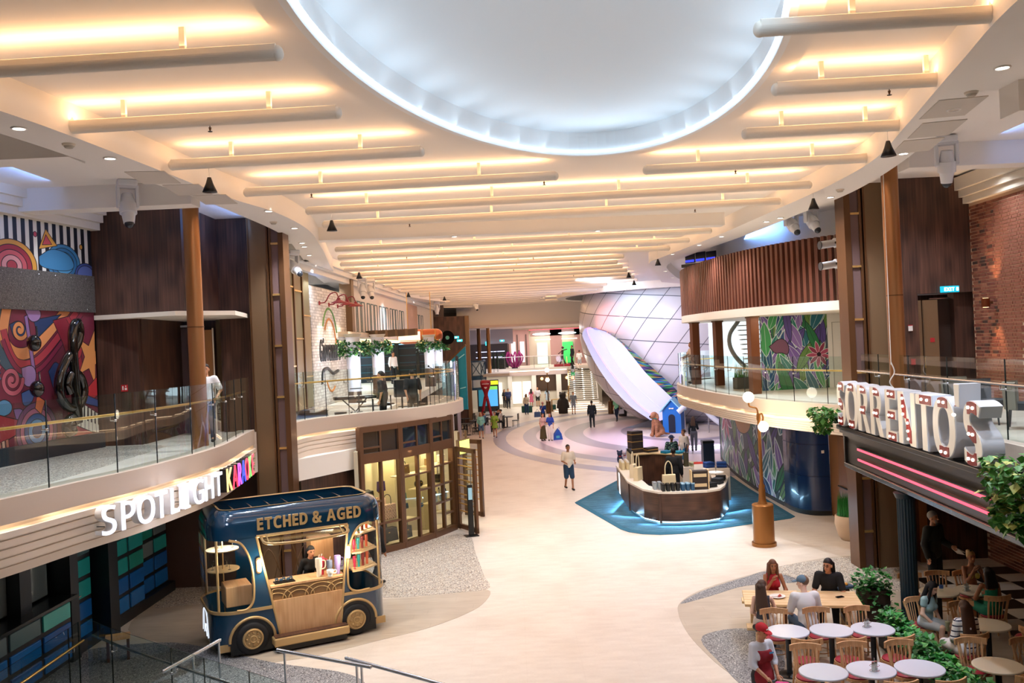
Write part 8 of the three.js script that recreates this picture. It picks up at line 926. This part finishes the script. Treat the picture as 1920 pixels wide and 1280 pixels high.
  if (o.apron) part('apron', sdfMesh([...torso(0.034), cap([0, 0.9, 0.03], [0, 0.5, 0.05], 0.17, 0.16)].map(E), cell, 0.03, [(x, y, z) => 0.045 * s - z, (x, y) => y - 1.36 * s, (x, y) => 0.52 * s - y, (x, y) => Math.abs(x) - (y > 1.1 * s ? 0.115 : 0.19) * s]), mat(o.apron, 0.8), t);
  if (o.shoes !== 0) part('shoes', ['L', 'R'].map((k) => sdfMesh([E(cap([J['an' + k][0], J['an' + k][1] - 0.045, J['an' + k][2] - 0.02], [J['an' + k][0], J['an' + k][1] - 0.055, J['an' + k][2] + 0.15], 0.046, 0.036)), E(ell([J['an' + k][0], J['an' + k][1] - 0.02, J['an' + k][2]], [0.045, 0.05, 0.05]))], Math.max(0.014, cell * 0.8), 0.02, [(x, y) => 0.004 * s - y + (J['an' + k][1] - 0.09) * s])), mat(o.shoes || 0x1a1a1c, 0.6), t);
  const hr = o.hair || { c: 0x2a1c14 }; if (hr.c !== undefined && !hr.bald) { const k = [0.024, 0.013, 0.0085][near], pr = [ell(H([0, 0.045, -0.022]), [0.084, 0.095, 0.1], ry, rx)]; if (hr.long) for (const x of [-0.06, -0.03, 0, 0.03, 0.06]) pr.push(cap(H([x, 0.02, -0.07]), U([x * 1.5, 1.62 - hr.long, -0.1 - lean * 0.02]), 0.045, 0.035)); if (hr.long && hr.front) for (const x of [-0.075, 0.075]) pr.push(cap(H([x, 0.03, 0.01]), U([x * 1.35, 1.62 - hr.long * 0.9, 0.05]), 0.032, 0.03)); if (hr.bun) pr.push(ell(H([0, hr.bun === 2 ? 0.02 : 0.09, -0.12]), [0.045, 0.045, 0.045])); part('hair', sdfMesh(pr.map(E), k, 0.02, [(x, y, z) => { const [a, b, c] = inv(x, y, z); return Math.abs(a) < 0.1 && c > 0.02 - (hr.front ? 0.0 : 0.0) && b < 0.058 + (c - 0.06) * 0.35 && b > -0.15 && !(hr.front && Math.abs(a) > 0.058) ? 0.02 : hr.long ? -1 : b < -0.05 ? 0.01 : -1; }]), mat(hr.c, 0.6), t); }
  if (o.cap !== undefined) { part('cap', [sdfMesh([E(ell(H([0, 0.055, -0.01]), [0.092, 0.088, 0.106], ry, rx))], 0.012, 0.01, [(x, y, z) => { const [, b, c] = inv(x, y, z); return (0.035 + (c < 0 ? c * 0.3 : 0) - b) * s; }]), sdfMesh([E(ell(H([0, 0.04, o.hat ? 0 : 0.11]), o.hat ? [0.15, 0.012, 0.16] : [0.075, 0.012, 0.075], ry, rx + 0.12))], 0.01, 0.01)], mat(o.cap, 0.8), t); if (o.capText) part('cap_print', B(0.07 * s, 0.018 * s, 0.004).applyMatrix4(new THREE.Matrix4().makeRotationFromEuler(new THREE.Euler(rx - 0.35, ry, 0, 'YXZ'))).translate(...sh(H([0, 0.085, 0.098]))), M.white, t); }
  if (o.glasses) part('glasses', [-1, 1].map((x) => new THREE.TorusGeometry(0.02, 0.004, 6, 14).applyMatrix4(new THREE.Matrix4().makeRotationFromEuler(new THREE.Euler(rx, ry, 0, 'YXZ'))).translate(...sh(H([x * 0.03, 0.012, 0.092])))), M.black, t);
  o.J = J; o.S = s; o.T = t; o.H = H; return o;
}
const tex = {};
tex.stripe = dataTex(64, (i, x, y) => (y % 32 < 7 ? [28, 32, 62] : [236, 234, 232])); tex.floral = dataTex(128, (() => { const n = noiseField(128, 16), k = noiseField(128, 12); return (i) => (n[i] > 0.7 ? [150, 190, 160] : k[i] > 0.66 ? [70, 110, 120] : [22, 40, 52]); })());
const hold = (p, k, f = 0.09) => { const e = V(...p.J['el' + k]), r = V(...p.J['wr' + k]); return r.add(r.clone().sub(e).normalize().multiplyScalar(f)).multiplyScalar(p.S).applyAxisAngle(V(0, 1, 0), p.turn || 0).add(V(...p.at)).toArray(); };
const PI = Math.PI, tr = 'trousers', so = 'shorts', sk = 'skirt';
// cafe
const wa = person({ near: 2, label: 'waitress in a red cap and red apron over a white shirt, looking down', at: [3.4, 0, -12.75], turn: 0.35, h: 1.6, fem: 1, skin: 'b', hair: { c: 0x1a1210, bun: 2 }, cap: 0xc2202c, capText: 1, apron: 0x8e1826, look: 0.35, nod: 0.25, armL: 'lap', armR: 'lap', top: { c: 0xdfe3ee, sleeve: 1.25 }, bottom: { c: 0x2a2a30, type: tr } });
part('name_badge', B(0.07, 0.022, 0.006, 0.06, 1.22, 0.165), mat(0x3fa0d8, 0.4), wa.T);
{ const a = hold(wa, 'R', 0.1), b = hold(wa, 'L', 0.1), t = thing('serving_tray', 'round black serving tray held by the waitress', 'tray', [(a[0] + b[0]) / 2 + 0.04, a[1] - 0.02, (a[2] + b[2]) / 2 + 0.1]); part('tray', lathe([[0, 0], [0.16, 0], [0.175, 0.02], [0.17, 0.02], [0.158, 0.006], [0, 0.006]], 28), M.black, t); const c = thing('pink_cloth', 'crumpled bright pink cloth on the waitress tray', 'cloth', [(a[0] + b[0]) / 2 + 0.06, a[1] - 0.012, (a[2] + b[2]) / 2 + 0.1]); part('cloth', sdfMesh([ell([0, 0.02, 0], [0.08, 0.022, 0.05]), ell([0.05, 0.03, 0.02], [0.05, 0.02, 0.035]), ell([-0.05, 0.025, -0.01], [0.04, 0.025, 0.04])], 0.01, 0.015), mat(0xe85a98, 0.9), c); part('hem', B(0.1, 0.006, 0.006, 0, 0.04, 0.045), mat(0xf08ab4, 0.9), c); }
person({ near: 2, label: 'woman in a red strapless top with long brown hair and sunglasses on her head', at: [4.95, 0, -17.5], turn: -0.05, h: 1.68, fem: 1, sit: 0.46, skin: 'c', lean: 0.15, hair: { c: 0x6a4028, long: 0.42, front: 1 }, armR: 'face', armL: 'table', top: { c: 0xb02030, hem: 0.9, strap: 0, g: 0.012 }, bottom: { c: 0x8e1a28, type: sk } });
person({ near: 2, label: 'woman in a dark grey bandeau top and pale skirt, hair clipped back, seen from behind', at: [4.32, 0, -15.95], turn: PI - 0.35, h: 1.66, fem: 1, sit: 0.46, skin: 'e', lean: 0.12, look: -0.5, hair: { c: 0x4a3426, long: 0.4, bun: 2 }, armR: 'table', armL: 'lap', top: { c: 0x3a3c44, crop: 1, hem: 1.02 }, bottom: { c: 0xc6b8ac, type: sk } });
person({ near: 2, label: 'man in a white T-shirt and blue grey cap at the picnic table, from behind', at: [5.08, 0, -15.78], turn: PI + 0.05, h: 1.82, sit: 0.46, skin: 'e', lean: 0.28, look: 0.9, hair: { c: 0x7a6450 }, cap: 0x5f7c92, armL: 'table', armR: 'table', top: { c: 0xe6eaee, sleeve: 0.8, g: 0.024 }, bottom: { c: 0x4a6480, type: tr } });
person({ near: 2, label: 'man in a black T-shirt with long black hair and dark glasses at the picnic table', at: [6.0, 0, -17.25], turn: -0.45, h: 1.8, sit: 0.46, skin: 'b', lean: 0.22, look: -0.3, hair: { c: 0x141112, long: 0.3 }, glasses: 1, armL: 'table', armR: 'table', top: { c: 0x16181c, sleeve: 0.75, g: 0.022 }, bottom: { c: 0x22242a, type: tr } });
const mg = person({ near: 2, label: 'grey haired man in a dark suit standing behind the cafe tables', at: [8.75, 0, -18.7], turn: 0.5, h: 1.84, skin: 'b', look: 0.2, hair: { c: 0x8f8b86 }, beard: new THREE.Color(0x8a8580), armL: 'hold', top: { c: 0x23241f, sleeve: 1.95, hem: 0.78, g: 0.026, name: 'jacket', lapel: 0x0a0a0c }, bottom: { c: 0x121316, type: tr } });
{ const a = hold(mg, 'L'), t = thing('paper_menu', 'sheaf of white paper in the hand of the man in the dark suit', 'paper', a, 0.6); part('sheet', beam([0, 0, 0], [0.24, -0.12, 0.02], 0.2, 0.004), M.white, t); part('second_sheet', beam([0, -0.01, 0.01], [0.2, -0.16, 0.03], 0.18, 0.004), M.offwhite, t); }
const bk = person({ near: 2, label: 'woman in a yellow bikini top with blond hair drinking from a glass', at: [8.84, 0, -17.36], turn: 0.0, h: 1.68, fem: 1, sit: 0.46, skin: 'c', hair: { c: 0xb08d5a, bun: 1 }, armR: 'face', armL: 'table', bottom: { c: 0x5a3a2a, type: so }, top: undefined });
part('bikini_top', [1, -1].map((x) => sdfMesh([ell([x * 0.067, 1.27 - 0.96 + 0.579, 0.085], [0.058, 0.062, 0.058])].map((p) => ({ c: p.c.map((v) => v * 0.96), r: p.r })), 0.012, 0.01, [(a, b, c) => 0.09 - c])), mat(0xe6cf6a, 0.8), bk.T); part('head_glasses', [-1, 1].map((x) => new THREE.SphereGeometry(0.024, 10, 8).scale(1, 0.5, 0.6).translate(x * 0.03, 1.345, 0.07)), M.black, bk.T);
{ const a = hold(bk, 'R', 0.09), t = thing('wine_glass', 'stemless glass lifted to the lips of the woman in yellow', 'glass', [a[0] + 0.035, a[1] - 0.05, a[2] + 0.03]); part('bowl', lathe([[0.0, 0.0], [0.025, 0.004], [0.032, 0.05], [0.03, 0.11]], 16), M.glassClear, t); part('base', C(0.025, 0.025, 0.006, 0, 0.003, 0, 12), M.steel, t); }
person({ near: 2, label: 'woman in a green camisole with dark bobbed hair, seen from behind at the cream table', at: [8.55, 0, -16.12], turn: PI, h: 1.66, fem: 1, sit: 0.46, skin: 'c', lean: 0.1, hair: { c: 0x1e1512, long: 0.22 }, armL: 'table', armR: 'lap', top: { c: 0x1f8f6c, strap: 1 }, bottom: { c: 0x1f7f62, type: sk } });
const gd = person({ near: 2, label: 'girl in a light blue top with black hair bending over a tall drink', at: [7.14, 0, -15.7], turn: 0.55, h: 1.62, fem: 1, sit: 0.46, skin: 'e', lean: 0.2, nod: 0.35, hair: { c: 0x10131c, long: 0.34, front: 1 }, armL: 'lap', armR: 'lap', top: { c: 0x9fc6d0, sleeve: 0.35 }, bottom: { c: 0xc6d0d8, type: so, len: 0.9 } });
{ const a = hold(gd, 'L', 0.1), t = thing('tall_drink', 'tall milky drink with a straw in front of the girl with black hair', 'drink', [a[0] + 0.04, a[1] - 0.04, a[2] + 0.05]); part('cup', lathe([[0, 0], [0.035, 0], [0.046, 0.2]], 18), M.glassClear, t); part('liquid', C(0.033, 0.042, 0.16, 0, 0.085, 0, 16), mat(0xdfe6c6, 0.3), t); part('straw', bar([0, 0.05, 0], [0.01, 0.3, 0], 0.005, 6), M.white, t); }
person({ near: 2, label: 'woman with long brown hair in a striped white top and matching skirt, seen from behind', at: [7.13, 0, -14.23], turn: PI + 0.15, h: 1.68, fem: 1, sit: 0.46, skin: 'b', lean: 0.05, hair: { c: 0x4a3022, long: 0.46 }, armL: 'lap', armR: 'lap', top: { c: 0xffffff, sleeve: 1.5, map: tex.stripe, tile: 0.17, g: 0.02 }, bottom: { c: 0xd8d6d6, type: sk } });
// kiosk and hall
person({ near: 1, label: 'man in a cream T-shirt and navy shorts walking left of the kiosk', at: [1.99, 0, -34.49], turn: 0.25, h: 1.76, skin: 'c', walk: 0.6, armL: 'hold', armR: 'hold', hair: { c: 0x241a16 }, top: { c: 0xe9dcc8, sleeve: 0.8, g: 0.026 }, bottom: { c: 0x24405c, type: so, len: 1.0, loose: 0.02 }, stout: 0.02 });
person({ near: 1, label: 'cashier in a black suit standing inside the kiosk, seen from behind', at: [5.35, 0.182, -30.2], turn: PI - 0.2, h: 1.8, skin: 'd', hair: { c: 0x0e0c0b }, top: { c: 0x101114, sleeve: 1.95, hem: 0.78, g: 0.026, name: 'jacket' }, bottom: { c: 0x101114, type: tr } });
person({ near: 1, label: 'bearded man in a dark floral shirt and bucket hat behind the kiosk', at: [6.4, 0, -36.4], turn: 0.15, h: 1.74, skin: 'c', beard: new THREE.Color(0x1a1210), hair: { c: 0x15100e }, cap: 0x223052, hat: 1, top: { c: 0xffffff, sleeve: 0.9, map: tex.floral, tile: 0.4, g: 0.03 }, bottom: { c: 0x2a3140, type: so } });
person({ near: 1, label: 'man in a white T-shirt and bright blue shorts behind the kiosk', at: [7.2, 0, -37.9], turn: -1.1, h: 1.8, skin: 'b', hair: { c: 0x5a4030 }, armR: 'lap', stout: 0.05, top: { c: 0xe6e2e0, sleeve: 0.9, g: 0.03 }, bottom: { c: 0x2f86c0, type: so, len: 0.95, loose: 0.03 } });
person({ near: 1, label: 'woman in a black long sleeved top and grey trousers walking towards the ball', at: [8.92, 0, -44.28], turn: PI - 0.3, h: 1.74, fem: 1, skin: 'b', walk: 0.5, hair: { c: 0x4a342a, long: 0.3 }, armR: 'face', top: { c: 0x18222c, sleeve: 1.9 }, bottom: { c: 0x5a6070, type: tr } });
person({ near: 1, label: 'man in black with a ponytail standing on the stage, seen from the side', at: [-3.95, 3.4, -26.5], turn: -1.7, h: 1.76, skin: 'b', hair: { c: 0x15120f, bun: 2 }, lean: 0.06, top: { c: 0x17181a, sleeve: 0.8, g: 0.03, hem: 0.7 }, bottom: { c: 0x17181a, type: tr }, stout: 0.03 });
person({ near: 1, label: 'man in a black polo and brown trousers on the stage, seen from behind', at: [-3.15, 3.4, -27.3], turn: PI + 0.35, h: 1.74, skin: 'b', hair: { c: 0x17120f }, armR: 'down', armL: 'back', top: { c: 0x131416, sleeve: 0.85, g: 0.026 }, bottom: { c: 0x4c4034, type: tr } });
person({ near: 1, label: 'person in a white shirt standing hidden behind the left bronze column', at: [-6.95, FLOOR2, -19.9], turn: 0.2, h: 1.75, skin: 'b', hair: { c: 0x2a1e18 }, armL: 'hip', armR: 'hip', top: { c: 0xe6e4e4, sleeve: 0.8, g: 0.024 }, bottom: { c: 0x3a4a66, type: tr } });
person({ near: 1, label: 'vendor with black hair crouching inside the kiosk bus', at: [-4.55, 0.3, -18.75], turn: 0.6, h: 1.65, fem: 1, skin: 'b', sit: 0.62, lean: 0.3, hair: { c: 0x0c0b0c, long: 0.3 }, top: { c: 0x101114, sleeve: 1.8 }, bottom: { c: 0x16171a, type: tr } });
person({ near: 1, label: 'person in black walking away behind the kiosk bus', at: [-3.59, 0, -21.61], turn: PI - 0.6, h: 1.76, skin: 'c', walk: 1, hair: { c: 0x14100e }, top: { c: 0x0f1013, sleeve: 1.9, g: 0.03 }, bottom: { c: 0x0f1013, type: tr } });
person({ near: 1, label: 'woman with her hair up browsing inside the bag shop', at: [-4.15, 0, -26.4], turn: 2.6, h: 1.66, fem: 1, skin: 'e', hair: { c: 0x9a744c, bun: 1 }, top: { c: 0xd0a08c, strap: 1 }, bottom: { c: 0x3a3a40, type: tr } });
person({ near: 1, label: 'person in a tan shirt lounging on the upper terrace at the right edge', at: [8.9, FLOOR2, -13.4], turn: -1.0, h: 1.74, sit: 0.46, skin: 'c', lean: -0.1, hair: { c: 0x2a1c14 }, armL: 'lap', armR: 'lap', top: { c: 0xb59a74, sleeve: 0.9, g: 0.026 }, bottom: { c: 0x4a6480, type: tr } });
// far figures: [label, at, turn, h, fem, skin, hair, top colour, sleeve, bottom type, bottom colour, extra]
const far = [
  ['man in a dark suit walking away across the ringed floor', [5.09, 0, -58.49], PI, 1.8, 0, 'd', { c: 0x0e0c0b }, 0x1b2026, 1.9, tr, 0x191c22, { walk: 0.4 }], ['man in a grey T-shirt and pale shorts in front of the lit stair', [4.68, 0, -70.32], 0.1, 1.78, 0, 'b', { c: 0x3a2a20 }, 0x7f8790, 0.8, so, 0x8f96aa, {}],
  ['person in a mint shirt carrying a white bag near the ball', [7.22, 0, -62.66], -0.6, 1.7, 0, 'b', { c: 0x1a1412 }, 0x8fe0b8, 0.7, tr, 0x22304a, { walk: 0.8 }], ['woman in a pink top and long olive skirt hugging a friend', [1.6, 0, -52.17], 0.6, 1.62, 1, 'b', { c: 0x2a1a14 }, 0xcfa8a0, 0.5, sk, 0x4a4226, { len: 0.1, flare: 0.24, armL: 'hold' }], ['woman in a blue blouse and white trousers hugging a friend', [2.03, 0, -51.99], -0.4, 1.64, 1, 'b', { c: 0x15110f, long: 0.12 }, 0x2446a8, 0.8, tr, 0xe0dcd8, { loose: 0.03, armR: 'hold' }],
  ['woman in a blue blouse and pink cap taking a photo behind the huggers', [1.96, 0, -62.34], 0.1, 1.6, 1, 'b', { c: 0x2a1c16 }, 0x1f48a0, 0.7, tr, 0x2a2c36, { cap: 0xd99aa0, armR: 'face' }], ['woman with long hair, cream cardigan and blue jeans', [0.95, 0, -71.88], 0.2, 1.68, 1, 'b', { c: 0x3a241a, long: 0.35 }, 0xd8cdbe, 1.8, tr, 0x23406e, { armL: 'hold' }], ['woman in a pink dress seen from behind by the benches', [1.52, 0, -80.04], PI, 1.66, 1, 'c', { c: 0x1a1210, long: 0.3 }, 0xc0607c, 0.5, sk, 0xc0607c, { len: 0.45, flare: 0.24 }], ['man in a white shirt and black shorts seen from behind', [2.12, 0, -80.35], PI, 1.76, 0, 'b', { c: 0x8a7a6a, bald: 1 }, 0xd8d4de, 0.9, so, 0x1c1d22, {}], ['woman in a pale blue dress seen from behind near the stair rail', [3, 0, -80.48], PI, 1.64, 1, 'b', { c: 0x16110f, long: 0.25 }, 0xaec4d8, 0.7, sk, 0xaec4d8, { len: 0.55, flare: 0.22 }],
  ['man in a navy polo standing by the pub tables', [-0.56, 0, -79.34], 0.2, 1.8, 0, 'b', { c: 0x5a4636 }, 0x2b3560, 0.9, tr, 0x1e2230, { stout: 0.06 }], ['woman in black beside the man in the navy polo', [-0.91, 0, -80.89], 0.5, 1.68, 1, 'b', { c: 0x6a4a34, long: 0.2 }, 0x1a1a20, 0.9, tr, 0x16161c, {}], ['waiter in a black uniform holding a tray by the pub', [-0.17, 0, -86.22], -0.2, 1.74, 0, 'c', { c: 0x15100e }, 0x141518, 1.8, tr, 0x141518, { armL: 'hold' }],
  ['woman in a coral top, mint overshirt and denim shorts walking', [-2.17, 0, -54.92], 0.1, 1.62, 1, 'b', { c: 0xb08a64, long: 0.2 }, 0x8fd0c4, 1.3, so, 0x4a6a90, { walk: 0.4, stout: 0.04 }], ['woman in a loose lime green dress walking with a bag', [-1.31, 0, -55.18], -0.1, 1.62, 1, 'b', { c: 0x3a2a20 }, 0x8cab3c, 1.2, sk, 0x8cab3c, { len: 0.62, flare: 0.26, armL: 'hold', walk: 0.5 }], ['woman in a white dress by the dark shop case at the far end', [2.97, 0, -90.65], 0.2, 1.68, 1, 'b', { c: 0xb89a6a, long: 0.3 }, 0xd9d4cc, 0, sk, 0xd9d4cc, { len: 0.15, flare: 0.22 }],
  ['person in a white T-shirt and grey shorts going up the lit stair', [6.1, 3.2, -80.6], PI, 1.76, 0, 'b', { c: 0x2a1e18 }, 0xe6e6e6, 0.9, so, 0xb0b4bc, { walk: 0.4 }], ['woman with long black hair going up the lit stair', [5.35, 2.2, -79.3], PI, 1.66, 1, 'b', { c: 0x14100e, long: 0.4 }, 0xb9bcc8, 0.8, so, 0x2f8a5a, {}], ['man in black walking on the far upper balcony', [5.25, 3.65, -77.6], -1.2, 1.8, 0, 'c', { c: 0x15110f }, 0x15171b, 1.9, tr, 0x15171b, { walk: 0.6 }], ['person in navy by the dark cases under the far balcony', [5.44, 0, -85.55], 2.6, 1.7, 0, 'c', { c: 0x15110f }, 0x1f2a4c, 1.4, tr, 0x1c2030, {}],
  ['chef in white standing between the first restaurant columns', [-7.0, 3.9, -38.6], 0.3, 1.78, 0, 'd', { c: 0x14100e }, 0xe6e2e2, 1.4, tr, 0x2a2a30, {}], ['cook in white half hidden by the first restaurant column', [-7.4, 3.9, -36.9], 0.5, 1.76, 0, 'c', { c: 0x14100e }, 0xdedadc, 1.4, tr, 0x22242a, {}], ['barman in a white shirt in front of the bar shelves', [-6.6, 3.9, -48.5], 0.8, 1.76, 0, 'c', { c: 0x2a201a }, 0xeae8e4, 1.6, tr, 0x22242a, {}], ['person leaning on the rail of the rounded mid balcony end', [7.35, 3.85, -36.2], -1.5, 1.7, 0, 'c', { c: 0x1a1411 }, 0xc8a890, 0.8, tr, 0x3a3f4c, { armL: 'rail', armR: 'rail' }],
];
for (const [label, at, turn, h, fem, skin, hair, tc, sleeve, bt, bc, x] of far) { const { len, flare, loose, ...e } = x; person({ label, at, turn, h, fem, skin, hair, top: { c: tc, sleeve, g: 0.024 }, bottom: { c: bc, type: bt, len: bt === so ? 0.9 : len, flare, loose }, ...e }); }
[[-3.6 - 0.62, -61.3, 1.2, 'nearest the wood wall', 0x22242c], [-2.1, -59.7, -1.8, 'at the front pub table', 0x5f7f9a], [-1.0, -60.8, -1.8, 'in a white shirt right of the red inflatable', 0xdcd4cc], [-1.22, -61.4, 1.2, 'in dark clothes nearest the hall', 0x1a1b20]].forEach(([x, z, a, l, c]) => person({ label: 'seated pub guest ' + l, at: [x, 0, z], turn: a, h: 1.72, sit: 0.46, skin: 'b', hair: { c: 0x1a1411 }, armL: 'table', armR: 'lap', top: { c, sleeve: 1.2, g: 0.024 }, bottom: { c: 0x20222a, type: tr } }));
{ const b = thing('blue_shopping_bag', 'crumpled blue shopping bag on the floor beside the white trousers', 'bag', [2.43, 0, -52.4], 0.3); part('bag', panel([[-0.3, 0], [0.3, 0], [0.22, 0.35], [0.05, 0.62], [-0.2, 0.3]], 0.2, 0.03).translate(0, 0, -0.1), mat(0x1f58b8, 0.5), b); part('handle', tube([[0.05, 0.6, 0], [0.12, 0.75, 0], [0.2, 0.4, 0]], 0.012, 12, 5), mat(0x1f58b8, 0.5), b); part('print', B(0.22, 0.14, 0.01, 0, 0.18, 0.14), mat(0x4fb0c8, 0.5), b);
  const c = (nm, l, at, m, w, h) => { const q = thing(nm, l, 'bag', at, 0.2); part('bag', panel([[-w / 2, 0], [w / 2, 0], [w / 2 * 0.9, h], [-w / 2 * 0.9, h]], 0.1, 0.015).translate(0, -h - 0.18, -0.05), m, q); part('handle', tube([[-w * 0.3, -0.18, 0], [0, 0.02, 0], [w * 0.3, -0.18, 0]], 0.012, 14, 5), m, q); }; const g = V(-1.31, 0, -55.18), k = V(-2.17, 0, -54.92), mm = V(7.22, 0, -62.66), u = V(1.96, 0, -62.34); c('canvas_bag', 'black and white bag carried by the woman in lime green', [g.x - 0.35, 0.92, g.z + 0.08], mat(0x2a2624, 0.7), 0.34, 0.36); c('canvas_bag', 'pale bag carried by the woman in the mint overshirt', [k.x + 0.42, 0.98, k.z + 0.08], mat(0xcfc8d4, 0.7), 0.34, 0.5); c('canvas_bag', 'white bag carried by the person in the mint shirt', [mm.x + 0.32, 1.0, mm.z + 0.05], mat(0xdfe2ea, 0.7), 0.36, 0.3); c('canvas_bag', 'blue grey handbag on the arm of the photographing woman', [u.x - 0.4, 1.1, u.z + 0.05], mat(0x3f5f8f, 0.6), 0.42, 0.34); }


scene.traverse((o) => { if (o.isMesh) { o.castShadow = true; o.receiveShadow = true; } });
renderer.render(scene, camera);
